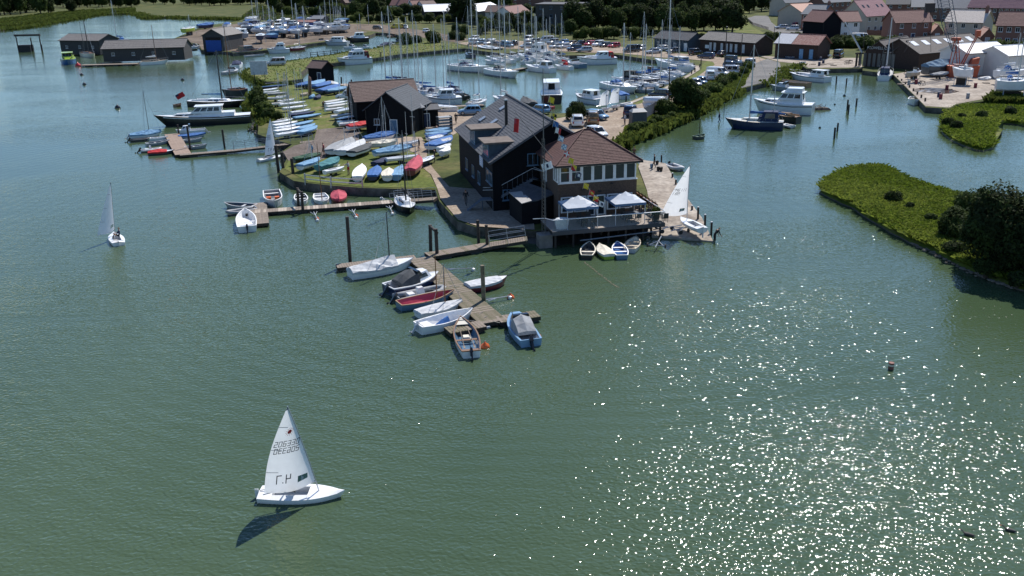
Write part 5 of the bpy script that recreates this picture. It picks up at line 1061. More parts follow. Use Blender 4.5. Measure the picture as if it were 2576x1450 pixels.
# --- signal mast with flags
mbp = P('K', 432, 905, 1.2); tower = thing('signal_mast', 'slim lattice signal mast on a concrete block at the terrace corner', 'mast', Vector((mbp.x, mbp.y, 0)), CY)
mt = at_depth(1374, 172, mbp.y).z; print('MAST', mbp, mt)
mb = MB(); mb.box(-.62, .62, -.62, .62, -2, 1.2); mb.build('concrete_block', M('block_concrete', (.16, .14, .12), .9, scale=1.5, col2=(.24, .21, .19)), tower)
mb = MB(); lt_h = mt * .62; legs = [(.22 * math.cos(a), .22 * math.sin(a)) for a in (.5, 2.6, 4.7)]
for x, y in legs: mb.tube((x, y, 1.2), (x * .6, y * .6, lt_h), .028, .024, 5)
for i in range(24):
 z0 = 1.2 + (lt_h - 1.2) * i / 24; z1_ = 1.2 + (lt_h - 1.2) * (i + 1) / 24
 for j in range(3):
  a_, b_ = legs[j], legs[(j + 1) % 3]; k0 = 1 - .4 * i / 24; k1 = 1 - .4 * (i + 1) / 24; mb.tube((a_[0] * k0, a_[1] * k0, z0), (b_[0] * k1, b_[1] * k1, z1_), .012, .012, 3)
mb.build('lattice', M('mast_grey', (.12, .115, .11), .5), tower); MB().tube((0, 0, lt_h - .3), (0, 0, mt), .05, .03, 6).build('topmast', M('mast_grey', (.12, .115, .11), .5), tower)
g0 = at_depth(*px('G', 1160, 685), mbp.y - .3); g1 = at_depth(*px('G', 782, 212), mbp.y + .4); yo = MB().tube(tower.matrix_world.inverted() @ Vector((0, 0, 0)) if False else loc(Vector((mbp.x, mbp.y, 0)), g0), loc(Vector((mbp.x, mbp.y, 0)), g1), .035, .02, 6).build('gaff', M('mast_grey', (.12, .115, .11), .5), tower)
def flag(c, x, y, Y, cols, label, w_=.62, h_=.48, tilt=0.0, k=1.0):
 p = at_depth(*px(c, x, y), Y); o = thing('signal_flag', label, 'flag', p, CY + .3, 'flags flying from the mast'); o.rotation_euler = (0, tilt, CY + .3); n = 6
 mb = MB(); mats = []
 for q in cols['c']: mats.append(fab(q))
 nu, nv = 12, 8
 def pt(i, j): u, v = i / nu, j / nv; return (u * w_ * k, .10 * math.sin(u * 7) * u, -v * h_ * k - .12 * u * u)
 for i in range(nu):
  for j in range(nv): mb.add([pt(i, j), pt(i + 1, j), pt(i + 1, j + 1), pt(i, j + 1)], [(0, 1, 2, 3)], cols['f']((i + .5) / nu, (j + .5) / nv))
 mb.build('cloth', mats, o, smooth=True); MB().tube((-.02, 0, .1), (-.02, 0, -h_ * k - .1), .012, .012, 4).build('hoist', ROPE, o); return o
T_ = Vector((mbp.x, mbp.y, mt)); Bt = at_depth(*px('G', 1655, 1165), lp(WO, 7.0, yf, 0).y)
def line_y(x_img): return mbp.y + (Bt.y - mbp.y) * min(1, max(0, (x_img - 1090) / (1655 - 1090)))
FL = [(1128, 60, ['yellow'], lambda u, v: 0, 'plain yellow flag highest on the flag line'), (1152, 228, ['yellow', 'black'], lambda u, v: int((u > .5) != (v > .5)), 'yellow and black quartered flag on the flag line'), (1172, 305, ['blue'], lambda u, v: 0, 'dark blue flag under the black and yellow one'), (1196, 370, ['white', 'red'], lambda u, v: int(u > .5), 'white and red halved flag above the hipped roof'), (1225, 450, ['white', 'lightblue'], lambda u, v: int(abs(u - v) > .16 and abs(1 - u - v) > .16), 'white saltire on light blue flag'), (1255, 535, ['white', 'lightblue'], lambda u, v: (int(u * 4) + int(v * 3)) % 2, 'blue and white chequered flag above the hipped roof'), (1280, 605, ['red', 'white'], lambda u, v: int(abs(u - .5) < .12 or abs(v - .5) < .14), 'red flag with white cross above the hipped roof'), (1325, 675, ['yellow'], lambda u, v: 0, 'plain yellow flag over the roof eave'), (1355, 745, ['red', 'yellow'], lambda u, v: int(u > v), 'red and yellow diagonal flag before the window band'), (1402, 820, ['navy', 'white'], lambda u, v: int(.3 < u < .7 and .3 < v < .7), 'blue flag with white square before the windows'), (1478, 930, ['yellow'], lambda u, v: 0, 'plain yellow flag below the window band'), (1535, 1000, ['red', 'yellow'], lambda u, v: int(abs(u - .5) + abs(v - .5) < .28), 'red flag with yellow diamond before the brick band'), (1578, 1060, ['yellow', 'red'], lambda u, v: int(u + v > 1), 'yellow and red flag just above the gazebos'), (1634, 1112, ['white', 'navy'], lambda u, v: int(.3 < u < .7 and .3 < v < .7), 'white flag with dark square, lowest on the line')]
prev = T_; fl_line = thing('flag_line', 'thin line of signal flags from the mast top to the terrace rail', 'rope'); mb = MB()
for x, y, cs, f, lb in FL:
 Y = line_y(x); flag('G', x, y, Y, {'c': cs, 'f': f}, lb, tilt=.25); q = at_depth(*px('G', x, y), Y); mb.tube(prev, q, .014, .014, 3); prev = q
mb.tube(prev, Bt, .014, .014, 3); mb.build('line', ROPE, fl_line)
flag('G', 775, 280, mbp.y + .4, {'c': ['red', 'pinkred'], 'f': lambda u, v: int(u < .4 and v < .4)}, 'hanging red ensign on the gaff before the slate roof', .55, 1.2, tilt=.1)
flag('G', 1045, 745, mbp.y - .2, {'c': ['white', 'navy'], 'f': lambda u, v: int(.42 < u < .6 and .3 < v < .7)}, 'white burgee with a dark figure beside the upper door', 1.1, .7, tilt=-.3)
# ================================================================ pontoons, jetties, piles
def pontoon(name, s, w_, label, z=.42, m=WOODG, m2=None, pitch=.22, floats=True, rail=False, group='floating pontoons', planks=True, z2=None, cat='pontoon', th=.3):
 a, b = pts(s.replace('>', ' '), z)
 if z2 is not None: c_, s0 = s[0], s.replace('>', ' ').split(); b = pts(s.replace('>', ' '), z2)[1]
 d = b - a; Ln = math.hypot(d.x, d.y); BOATS.append((name, round(Ln, 1), s, label))
 r = thing(name, label, cat, a, math.atan2(d.y, d.x), group); r.rotation_euler = (0, -math.atan2(d.z, Ln), r.rotation_euler.z); Ln = d.length
 MB().box(0, Ln, -w_ / 2 + .04, w_ / 2 - .04, -th, -.045).build('frame', WOODD, r)
 if planks:
  n = min(290, int(Ln / pitch)); pt_ = Ln / n
  me = [cached(('plank', name, label[:20], k), lambda mb: mb.box(.012, pt_ - .012, -w_ / 2 + (.03, 0, .015)[k], w_ / 2 - (0, .02, .03)[k], -.042, (0, .006, -.004)[k]), 'plank', (m, m2 or m, m)[k]) for k in range(3)]
  for i in range(n): put('plank', me[random.choice((0, 1, 2))], r, (i * pt_, 0, 0))
 else: MB().box(0, Ln, -w_ / 2, w_ / 2, -.042, 0).build('deck', m, r)
 if floats:
  k = max(2, int(Ln / 3.5))
  for i in range(k): x = (i + .5) * Ln / k; MB().box(x - .55, x + .55, -w_ / 2 + .12, w_ / 2 - .12, -.75, -th + .002).build('float', paint('darkgrey'), r)
 if rail:
  for sd_ in (1, -1):
   for hh in (.55, 1.05): MB().tube((.1, sd_ * (w_ / 2 - .05), hh), (Ln - .1, sd_ * (w_ / 2 - .05), hh), .025, .025, 5).build('rail', STEEL, r)
   k = max(2, int(Ln / 1.6))
   for i in range(k + 1): MB().tube((.1 + i * (Ln - .2) / k, sd_ * (w_ / 2 - .05), -.1), (.1 + i * (Ln - .2) / k, sd_ * (w_ / 2 - .05), 1.05), .025, .025, 5).build('stanchion', STEEL, r)
 return r
def boom(s, label, group='mooring booms'):                       # thin steel mooring finger with a V foot
 a, b = pts(s.replace('>', ' '), .3); d = b - a; Ln = d.length; r = thing('mooring_boom', label, 'boom', a, math.atan2(d.y, d.x), group)
 MB().tube((0, 0, 0), (Ln, 0, -.06), .045, .04, 6).tube((0, -.35, 0), (Ln * .45, 0, -.02), .035, .035, 5).tube((0, .35, 0), (Ln * .45, 0, -.02), .035, .035, 5).build('frame', STEEL, r)
 MB().lathe([(.02, -.25), (.16, -.2), (.16, .0), (.05, .05)], 8, 0, (Ln, 0, -.1)).build('float', gel('white'), r); return r
pontoon('pontoon', 'J1005,395>1745,1040', 2.1, 'main mossy walkway of the near pontoon, running towards the camera', m=MOSSY, m2=WOODG, pitch=.2)
pontoon('pontoon', 'J1080,365>1700,262', 1.5, 'plank arm of the near pontoon leading to the clubhouse', m=WOODG, m2=MOSSY)
pontoon('gangway', 'J1700,262>2085,200', 1.4, 'railed gangway joining the near pontoon to the shore', z2=.9, floats=False, rail=True, cat='gangway', group=None, m2=MOSSY)
pontoon('pontoon', 'J1280,1125>1640,1055', 1.35, 'mossy left cross arm at the end of the near pontoon', m=MOSSY, m2=WOODG)
pontoon('pontoon', 'J1790,1015>2190,955', 1.35, 'mossy right cross arm at the end of the near pontoon', m=MOSSY, m2=WOODG)
pontoon('pontoon', 'J165,478>960,385', 1.2, 'finger pontoon hidden behind the boat with the grey cover')
pontoon('pontoon', 'I325,310>1800,205', 1.5, 'long plank walkway of the middle pontoon', m=WOODG, m2=M('pale_timber', (.36, .3, .24), .85, scale=5, col2=(.46, .39, .32)), pitch=.3)
pontoon('gangway', 'I1800,205>2235,172', 1.4, 'railed gangway from the middle pontoon to the gravel path', z2=1.0, floats=False, rail=True, cat='gangway', group=None)
pontoon('pontoon', 'I470,215>490,425', 1.4, 'short cross finger of the middle pontoon')
pontoon('pontoon', 'E655,275>770,480', 2.2, 'broad brown deck of the far dinghy pontoon', m=M('brown_boards_deck', (.27, .19, .14), .85, scale=4, col2=(.34, .25, .19)))
pontoon('pontoon', 'E735,485>1275,440', 1.3, 'narrow float leading to the far dinghy pontoon')
pontoon('gangway', 'E1275,440>2085,345', 1.3, 'long railed gangway from the boat park to the far dinghy pontoon', z2=1.0, floats=False, rail=True, cat='gangway', group=None)
pontoon('jetty', 'A820,655>1390,640', 2.6, 'low timber jetty in front of the left boat sheds', z=.5, planks=False, cat='jetty', group=None)
pontoon('pontoon', 'B870,845>1110,905', 1.8, 'pale timber quay edge at the mouth of the marina basin', z=1.0, m=M('pale_timber', (.36, .3, .24), .85), floats=False)
pontoon('pontoon', 'B1545,1010>1790,1080', 1.8, 'marina pontoon behind the sheds', z=.5, planks=False)
pontoon('pontoon', 'B1900,1075>2290,1055', 1.6, 'marina pontoon beside the slate roofed hall', z=.5, planks=False)
pontoon('pontoon', 'g880,1085>1120,1045', 1.6, 'short pontoon between the yachts in the marina basin', z=.5, planks=False)
for i, (s, l) in enumerate((('C1260,905>1500,865', 'slim marina finger nearest the quay walk'), ('C1400,840>1600,800', 'second slim marina finger along the quay walk'), ('C1560,760>1720,745', 'third slim marina finger along the quay walk'))): pontoon('pontoon', s, 1.0, l, z=.5, planks=False)
boom('J1230,515>1540,492', 'steel mooring boom right of the near walkway, nearer the clubhouse'); boom('J1670,818>1910,772', 'steel mooring boom beside the orange buoy and pile')
boom('J960,590>740,600', 'mooring boom between the grey covered boat and the cuddy boat'); boom('I1010,310>1045,375', 'short white boom on the middle pontoon, left of three'); boom('I1395,285>1435,345', 'short white boom on the middle pontoon, centre of three'); boom('I1770,250>1800,310', 'short white boom on the middle pontoon, beside the black sloop'); boom('I1730,190>1690,155', 'short boom on the far side of the middle pontoon')
# piles
for s, t, l, r_ in ((('J', 303, 450), ('J', 272, -10), 'tall lone pile left of the grey covered boat', .16), (('J', 1108, 338), ('J', 1108, 72), 'left pile of the near pontoon gate pair', .17), (('J', 1180, 395), ('J', 1165, 112), 'right pile of the near pontoon gate pair', .17), (('J', 1600, 252), ('J', 1586, 25), 'left pile beside the shore gangway', .15), (('J', 1690, 305), ('J', 1672, 72), 'right pile beside the shore gangway', .15), (('J', 1652, 872), ('J', 1633, 480), 'mossy pile standing at the near walkway beside the red boat', .17),
     (('I', 852, 262), ('I', 845, 72), 'left pile of the middle pontoon gate', .15), (('I', 897, 322), ('I', 888, 110), 'right pile of the middle pontoon gate', .15),
     (('E', 1190, 422), ('E', 1163, 235), 'lone pile at the float of the far dinghy pontoon', .15), (('E', 846, 440), ('E', 808, 200), 'pile piercing the far dinghy pontoon, nearer', .15), (('E', 728, 300), ('E', 714, 188), 'pile piercing the far dinghy pontoon, farther', .14),
     (('E', 1735, 665), ('E', 1698, 398), 'thick pile at the lawn corner, leftmost of three', .2), (('E', 1782, 690), ('E', 1760, 465), 'thick pile at the lawn corner, middle of three', .2), (('E', 1886, 745), ('E', 1860, 528), 'thick pile at the lawn corner, rightmost of three', .2), (('E', 1525, 300), ('E', 1512, 190), 'dark pile beside the rocky shore', .14),
     (('D', 686, 852), ('D', 692, 772), 'dark pile left in the workshop creek', .14), (('D', 786, 866), ('D', 757, 793), 'leaning dark pile in the workshop creek', .14), (('D', 797, 1108), ('D', 806, 1010), 'dark pile in the creek, taller of a close pair', .15), (('D', 808, 1148), ('D', 817, 1058), 'dark pile in the creek, shorter of a close pair', .13), (('D', 886, 1070), ('D', 896, 995), 'dark pile right of the close pair', .15), (('D', 697, 1318), ('D', 706, 1243), 'farther pile by the sparkling water', .14), (('D', 669, 1392), ('D', 676, 1290), 'nearer pile by the sparkling water', .15)):
 pile(s, l, t, r_, MOSSY if 'mossy' in l else WOODD)
for a_, b_, l in ((('J', 1110, 80), ('J', 1180, 145), 'near pontoon'), (('I', 847, 80), ('I', 900, 140), 'middle pontoon')):
 pa = P('J', 1108, 338) if 'near' in l else P('I', 852, 262); pb = P('J', 1180, 395) if 'near' in l else P('I', 897, 322); qa = at_depth(*px(*a_), pa.y); qb = at_depth(*px(*b_), pb.y)
 o = MB().tube(qa, qb, .12, .12, 8).build('gate_beam', WOODD); tag(o, 'dark beam joining the two gate piles of the ' + l, 'beam')
for i, (x, y, yt) in enumerate(((1722, 390, 298), (1757, 458, 360), (1803, 500, 420), (1920, 690, 625), (1982, 768, 640), (2052, 862, 715), (2117, 880, 790), (1660, 262, 225), (1612, 215, 118))):
 pile(('K', x, y), (('third', 'fourth', 'fifth', 'sixth', 'seventh', 'eighth', 'ninth', 'second', 'first')[i] + ' post along the slipway edge, counted from the far end'), ('K', x, yt), .11, WOODD, paint('paleGrey') if i < 7 else None, 'posts along the slipway', 'slipway_post', z=.4)
# quay posts and others
for i in range(9):
 t = i / 8; x = 1262 + (1580 - 1262) * t; y = 790 + (1075 - 790) * t; pile(('D', x, y), 'dark fender post on the crane quay wall, one of a row', ('D', x + 4, y - 55 - 30 * t), .16, WOODD, None, 'fender posts on the crane quay', 'fender_post')
for i, (x, y, yt) in enumerate(((1900, 700, 600), (1885, 720, 650), (1838, 770, 690), (1805, 790, 710), (1688, 830, 768), (1522, 900, 845), (1345, 960, 885), (1145, 1030, 970))): pile(('C', x, y), 'mooring pile beside the marina quay walk, one of a row', ('C', x + 4, yt), .14, WOODD, paint('paleGrey') if i == 5 else None, 'piles along the quay walk')
for i, (x, y, yt) in enumerate(((857, 850, 780), (958, 870, 805), (1067, 905, 835), (1255, 605, 530), (1875, 525, 465), (2133, 500, 445))): pile(('B', x, y), ('first', 'second', 'third', 'fourth', 'fifth', 'sixth')[i] + ' dark pile round the left end of the marina, from the hut', ('B', x, yt), .17)
for i, (x, y, yt) in enumerate(((1568, 1075, 970), (1645, 1085, 995), (1712, 1085, 1005))): pile(('B', x, y), 'dark pile between the shed and the marina pontoon, ' + ('left', 'middle', 'right'), ('B', x, yt), .17) if False else pile(('B', x, y), ('left', 'middle', 'right')[i] + ' of three dark piles at the marina pontoon behind the shed', ('B', x, yt), .17)
# poles
def pole(s, top, label, z=LZ, r=.12, name='utility_pole', arm=False):
 p = P(*s, z); h = at_depth(*px(*top), p.y).z - z; o = thing(name, label, 'pole', p, 0, 'poles'); MB().tube((0, 0, -.3), (0, 0, h), r, r * .7, 7).build('pole', M('pole_timber', (.07, .055, .045), .9), o)
 if arm: MB().box(-.6, .6, -.05, .05, h - .4, h - .3).build('cross_arm', WOODD, o)
 else: MB().lathe([(r * .8, 0), (r * .9, .06), (.02, .12)], 7, 0, (0, 0, h)).build('cap', STEEL, o)
pole(('C', 1572, 1100), ('C', 1580, 675), 'tall dark pole beside the white van and grey fence'); pole(('C', 2135, 780), ('C', 2172, 270), 'tall dark pole among the vans on the quay track'); pole(('C', 2300, 640), ('C', 2325, 345), 'dark pole before the long brown shed'); pole(('D', 57, 420), ('D', 55, 270), 'pole beside the estate green'); pole(('c', 558, 495), ('c', 535, 100), 'pale lamp pole beside the lane', r=.1); pole(('D', 955, 520), ('D', 975, 330), 'dark pole by the workshop crane post', arm=True)
pole(('H', 598, 540), ('H', 603, 395), 'slim post with a box standing in the creek shallows', z=0, r=.06, name='marker_post'); pole(('H', 845, 330), ('H', 850, 240), 'slim lamp post at the bow of the blue ketch', z=0, r=.06, name='marker_post')
# left gallows frame
gf = thing('gallows_frame', 'open dark steel frame standing in the water at far left', 'frame', P('A', 320, 520, 0)); a_, b_ = P('A', 205, 520) - gf.location, P('A', 437, 515) - gf.location; hh = 5.0
for k in (a_, b_): MB().tube((k.x, 0, -1), (k.x, 0, hh), .18, .18, 7).build('leg', WOODD, gf)
MB().box(a_.x - .6, b_.x + .4, -.25, .25, hh, hh + .6).build('beam', WOODD, gf); MB().box(-3.6, .3, -1.2, 1.2, 0, 2.2).build('tank', paint('black'), gf); MB().tube((.4, 0, 0), (.4, 0, 4.4), .2, .2, 7).build('post', WOODD, gf); MB().tube((3.6, 0, 0), (3.6, 0, 2.2), .2, .2, 7).build('post', WOODD, gf)
# buoys
for s, l, c, r_ in ((('J', 1918, 800), 'orange buoy on the steel boom beside the pile', 'orange', .33), (('J', 1662, 1295), 'orange buoy beside the open wooden boat', 'orange', .34), (('J', 2188, 1195), 'faded orange buoy beside the blue cabin boat', 'orange', .3), (('I', 1045, 382), 'rusty buoy under the left boom of the middle pontoon', 'orange', .24), (('I', 1437, 352), 'orange buoy under the centre boom of the middle pontoon', 'orange', .26), (('I', 1800, 318), 'rusty buoy beside the black sloop', 'brown', .22), (('A', 786, 668), 'red buoy at the stern of the blue fishing boat', 'red', .9), (('A', 822, 758), 'small dark buoy nearest the left boat sheds', 'black', .5), (('A', 850, 855), 'small dark buoy below the left boat sheds', 'black', .5), (('A', 1838, 810), 'small dark buoy right of centre in the left channel', 'black', .5), (('A', 1184, 1090), 'dark can buoy in the open water left of the black motor yacht', 'black', .6), (('D', 768, 968), 'dark round buoy in the workshop creek', 'black', .3), (('D', 521, 1290), 'small dark buoy behind the blue ketch', 'black', .22), (('D', 672, 1055), 'small dark buoy left of the close pile pair', 'black', .2)): buoy(s, l, c, r_)
bp_ = P('d', 2241, 928); b = thing('marker_buoy', 'faded red cylindrical marker buoy alone in the lower right water', 'buoy', bp_); MB().lathe([(.05, -.5), (.17, -.45), (.17, .42), (.05, .45)], 12).build('can', M('faded_red', (.2, .075, .055), .7, .25, 4), b); MB().lathe([(.172, .2), (.175, .21), (.175, .3), (.172, .31)], 12).build('band', paint('cream'), b)
fe = thing('fender', 'white sausage fender floating at the near cross arm', 'fender', P('J', 1665, 1100, .1), R(25)); o = MB().lathe([(.03, -.4), (.11, -.32), (.11, .32), (.03, .4)], 8).build('body', gel('white'), fe); o.rotation_euler = (0, R(90), 0)
for i, (x, y) in enumerate(((3630, 2008), (3785, 1992))):
 p = at(x / 1.4907, y / 1.4907, 0); g = thing('water_bird', ('left' if i == 0 else 'right') + ' of the two dark birds swimming in the glitter', 'bird', p, R(150), 'birds on the water'); mb = MB(); mb.loft([[(x_, r_ * math.cos(a * 1.047), .06 + r_ * .7 * math.sin(a * 1.047)) for a in range(6)] for x_, r_ in ((-.28, .02), (-.2, .07), (0, .11), (.14, .09), (.2, .04), (.26, .05), (.31, .045), (.34, .02))], 0, True, True, True); mb.v = [(v[0], v[1], v[2] + (.14 if v[0] > .22 else .06 if v[0] > .18 else 0)) for v in mb.v]; mb.build('body', M('plumage', (.05, .045, .04), .8), g, smooth=True); MB().tube((.34, 0, .2), (.42, 0, .18), .015, .006, 5).build('beak', paint('orange'), g)
# half-sunk chain on the shallow bed
ch = thing('mooring_chain', 'weedy mooring chain running from the small rowing boats into deep water', 'chain'); q = [P('K', *a, .0) for a in ((840, 1195), (880, 1230), (930, 1270), (985, 1310), (1040, 1350), (1090, 1395), (1140, 1425), (1180, 1449))]
for i in range(len(q) - 1):
 for k in range(5):
  c = q[i].lerp(q[i + 1], k / 5); MB().lathe([(.03, -.06), (.09, -.02), (.08, .02), (.02, .04)], 6).build('link', MOSSY, ch, (c.x + random.uniform(-.06, .06), c.y + random.uniform(-.1, .1), 0), random.uniform(0, 3))
# ================================================================ boats near the camera
def sailor(r, x, y, z, yaw, label, top, leg):
 M_ = Matrix.Rotation(r.rotation_euler.z, 4, 'Z'); p = r.location + M_ @ Vector((x, y, z)); return person(p, r.rotation_euler.z + yaw, label, 'sit', top, leg, group='dinghy sailors')
r1 = laser('d655,1252>868,1250', 'white single-hander numbered 206330 sailing in the foreground', 24, 3, number=('206330', '206330'), small='4.7', rake=.16, logo=True, sail_h=4.0)
sailor(r1, -.4, -.32, .42, R(95), 'sailor in dark top and bare arms crouched under the foreground sail', 'black', 'darkgrey')
r2 = laser('d301.5,624.5>284,588', 'white single-hander seen from astern on the left open water', -43, 4, rake=.06, sail_h=4.6)
sailor(r2, -.5, -.3, .45, R(80), 'sailor in dark clothes sitting in the dinghy on the left open water', 'navy', 'black')
r3 = laser('E1515,560>1800,505', 'white single-hander with dark-clad helm arriving at the lawn corner', 20, 2, number=('205', '205'), small='4.7', rake=.05, sail_h=4.4)
sailor(r3, -.35, .0, .45, R(95), 'sailor in black in the dinghy arriving at the lawn corner', 'black', 'black')
r4 = laser('K1960,905>1855,850', 'white dinghy with sail numbered 146111 on a trolley on the slipway', -108, 0, z=.5, number=('146111', '1981'), rake=-.02, ashore=True, sail_h=4.6, lift=.5)
# near pontoon
covered('J305,600>945,480', 'white day boat under a long grey cover, moored on the near pontoon', 'white', 'paleGrey', B=2.1, fb=.62, mast=('d', 980, 533), h=.75, t0=0, t1=.7, ob=None, name='day_boat', cat='sailing boat', peak=.85, group='boats on the near pontoon', spar=DARKSPAR)
cuddy('J690,770>1195,640', 'white cuddy boat with dark canopy and twin grey outboards on the near pontoon', 'navy', 'white', 'darkgrey', 'darkgrey', B=2.2, fb=.7, group='boats on the near pontoon')
rib('J770,840>1275,735', 'grey inflatable with white console between the cuddy boat and blue boat', B=1.75, group='boats on the near pontoon')
open_boat('J795,915>1355,800', 'long blue open boat with red floor on the near pontoon', 'steelblue', 'pinkred', 'wood', B=1.75, fb=.5, thwarts=0, mast=('J', 1210, 380), group='boats on the near pontoon', name='open_boat', cat='open boat')
covered('J985,1000>1430,890', 'dinghy under a pale grey cover with a thin brown mast', 'white', 'paleGrey', B=1.55, mast=('J', 1293, 460), h=.3, group='boats on the near pontoon', spar=SPARW)
def blue_heap(r, Ln, B, sh):
 MB().hexa([(-Ln * .22, -B * .36, .3), (Ln * .02, -B * .3, .35), (Ln * .04, B * .1, .35), (-Ln * .2, 0, .3)], [(-Ln * .1, -B * .2, .75), (0, -B * .2, .85), (.1, 0, .75), (-Ln * .1, -.1, .6)]).build('blue_sheet', fab('blue'), r); MB().box(-Ln * .42, -Ln * .28, -B * .3, B * .3, .1, .5).build('stern_bench', gel('white'), r)
open_boat('J990,1150>1540,1010', 'white open motorboat with a blue sheet and pale outboard on the near pontoon', 'white', 'white', 'white', B=1.9, fb=.6, ob='paleGrey', thwarts=0, extra=blue_heap, group='boats on the near pontoon', name='open_motorboat', cat='motorboat')
def oak(r, Ln, B, sh):
 MB().hexa([(Ln * .3, -B * .3, .5), (Ln * .47, -.06, .6), (Ln * .47, .06, .6), (Ln * .3, B * .3, .5)], [(Ln * .3, -B * .3, .54), (Ln * .48, -.05, .66), (Ln * .48, .05, .66), (Ln * .3, B * .3, .54)]).build('foredeck', gel('cream'), r); MB().hexa([(-Ln * .08, -.35, .12), (Ln * .05, -.35, .12), (Ln * .05, .3, .12), (-Ln * .08, .3, .12)], [(-Ln * .05, -.2, .4), (Ln * .03, -.2, .4), (Ln * .03, .2, .4), (-Ln * .05, .2, .4)]).build('sack', fab('cream'), r)
open_boat('J1525,1405>1420,1075', 'open wooden boat, blue inside, with two oars and small black motor', 'white', 'steelblue', 'brown', B=1.7, fb=.5, ob='black', oars=True, extra=oak, group='boats on the near pontoon')
cuddy('J2125,1290>1925,1030', 'light blue cabin boat with grey hood off the right cross arm', 'paleblue', 'paleblue', 'grey', 'black', B=1.75, fb=.5, group='boats on the near pontoon')
covered('J1485,735>1885,655', 'dark red boat under a white cover right of the near walkway', 'maroon', 'paleGrey', B=1.6, fb=.55, h=.25, t1=.8, group='boats on the near pontoon')
pa_, pb_ = pts('J1005,395 1745,1040', .45)
for o in [o for o in COL.objects if o.get('group') == 'boats on the near pontoon']:
 hl_ = max((abs(v[0]) for v in o.children[0].bound_box)); bw = Matrix.Translation(o.location) @ Matrix.Rotation(o.rotation_euler.z, 4, 'Z') @ Vector((hl_ * .93, 0, .62)); dd = pb_ - pa_; t_ = min(1, max(0, (bw - pa_).dot(dd) / dd.dot(dd))); q_ = pa_ + dd * t_
 if (q_ - bw).length > 6: continue
 k_ = [bw.lerp(q_ + Vector((0, 0, .05)), i / 6) - Vector((0, 0, .25 * math.sin(math.pi * i / 6))) for i in range(7)]; tag(MB().path(k_, .02, 5).build('mooring_rope', ROPE), 'mooring rope to the pontoon from the bow of the ' + ' '.join(o['label'].split()[:6]), 'rope', 'mooring ropes on the near pontoon')
# tenders at the club front
open_boat('K860,1165>885,1040', 'black rowing tender beached before the terrace, leftmost of four', 'black', 'darkgrey', 'cream', B=1.35, fb=.4, group='tenders before the terrace', thwarts=2)
covered('K1085,1165>985,1065', 'small tender under a cream cover with lime hull', 'lime', 'cream', B=1.3, h=.25, group='tenders before the terrace')
open_boat('K1215,1165>1165,1040', 'blue rowing tender with pale blue thwarts before the terrace', 'steelblue', 'blue', 'white', B=1.4, fb=.4, group='tenders before the terrace')
open_boat('K1290,1100>1355,985', 'pale grey rowing tender before the terrace, rightmost of four', 'paleGrey', 'cream', 'tan', B=1.4, fb=.4, group='tenders before the terrace')
# middle pontoon
open_boat('I425,280>115,265', 'long dark grey skiff at the outer end of the middle pontoon', 'grey', 'darkgrey', 'paleGrey', B=1.5, group='boats on the middle pontoon', thwarts=2, name='skiff', cat='skiff')
rib('I430,300>125,350', 'slim grey inflatable at the outer end of the middle pontoon', console=False, ob=None, B=1.4, group='boats on the middle pontoon')
open_boat('I345,515>325,350', 'white open boat with black outboard facing the camera', 'white', 'white', 'white', B=2.0, fb=.6, ob='black', thwarts=2, group='boats on the middle pontoon', tw=.9, name='open_motorboat', cat='motorboat')
open_boat('I590,150>625,285', 'grey workboat with orange crates behind the middle pontoon', 'paleGrey', 'grey', 'white', B=2.0, fb=.7, thwarts=1, group='boats on the middle pontoon', tw=.92, name='workboat', cat='workboat', extra=lambda r, Ln, B, sh: [MB().box(x, x + .5, y, y + .5, .1, .45).build('crate', paint('orange'), r) for x, y in ((-1.2, .2), (-1.3, -.7))])
open_boat('I875,165>900,258', 'white dinghy framed by the middle pontoon gate', 'white', 'darkgrey', 'white', B=1.5, group='boats on the middle pontoon', thwarts=2)
open_boat('I1070,160>1110,255', 'white dinghy with a bare brown mast behind the middle pontoon', 'white', 'paleGrey', 'white', B=1.7, group='boats on the middle pontoon', mast=('E', 2135, 380), thwarts=2)
covered('I1260,135>1270,240', 'dinghy under a raspberry red cover behind the middle pontoon', 'maroon', 'pinkred', B=1.75, h=.5, group='boats on the middle pontoon')
yacht('I1890,215>1985,345', 'black hulled little sloop with white deck beside the middle gangway', 'black', 'white', mast=('F', 890, 510), cover='black', hood=None, B=2.1, fb=.65, group='boats on the middle pontoon', spar=DARKSPAR)
# far dinghy pontoon
covered('E235,320>555,290', 'white boat under a bright blue cover with white outboard, far dinghy pontoon', 'white', 'lightblue', B=1.9, fb=.5, h=.6, ob='paleGrey', mast=('A', 1450, 912), group='boats on the far dinghy pontoon', spar=DARKSPAR)
rib('E240,360>440,345', 'dark grey inflatable under the blue covered boat', 'darkgrey', console=False, group='boats on the far dinghy pontoon', ob='black')
open_boat('E440,345>625,335', 'white open boat with orange gear left of the broad deck', 'white', 'paleGrey', 'white', group='boats on the far dinghy pontoon')
rib('E345,465>560,445', 'pale grey inflatable beside the red covered boat', 'paleGrey', ob='black', group='boats on the far dinghy pontoon')
covered('E420,490>690,470', 'low boat under a scarlet cover at the far dinghy pontoon', 'darkgrey', 'red', B=1.5, h=.4, t0=0, t1=.7, group='boats on the far dinghy pontoon')
open_boat('E400,400>640,370', 'grey flat skiff under the left side of the broad deck', 'grey', 'darkgrey', 'paleGrey', group='boats on the far dinghy pontoon', name='skiff', cat='skiff')
cuddy('E990,265>700,285', 'white cuddy boat with blue cockpit right of the broad deck', 'white', 'white', None, 'paleGrey', group='boats on the far dinghy pontoon')
covered('E725,325>1000,300', 'long boat under a royal blue cover right of the broad deck', 'paleGrey', 'blue', B=1.5, h=.3, group='boats on the far dinghy pontoon')
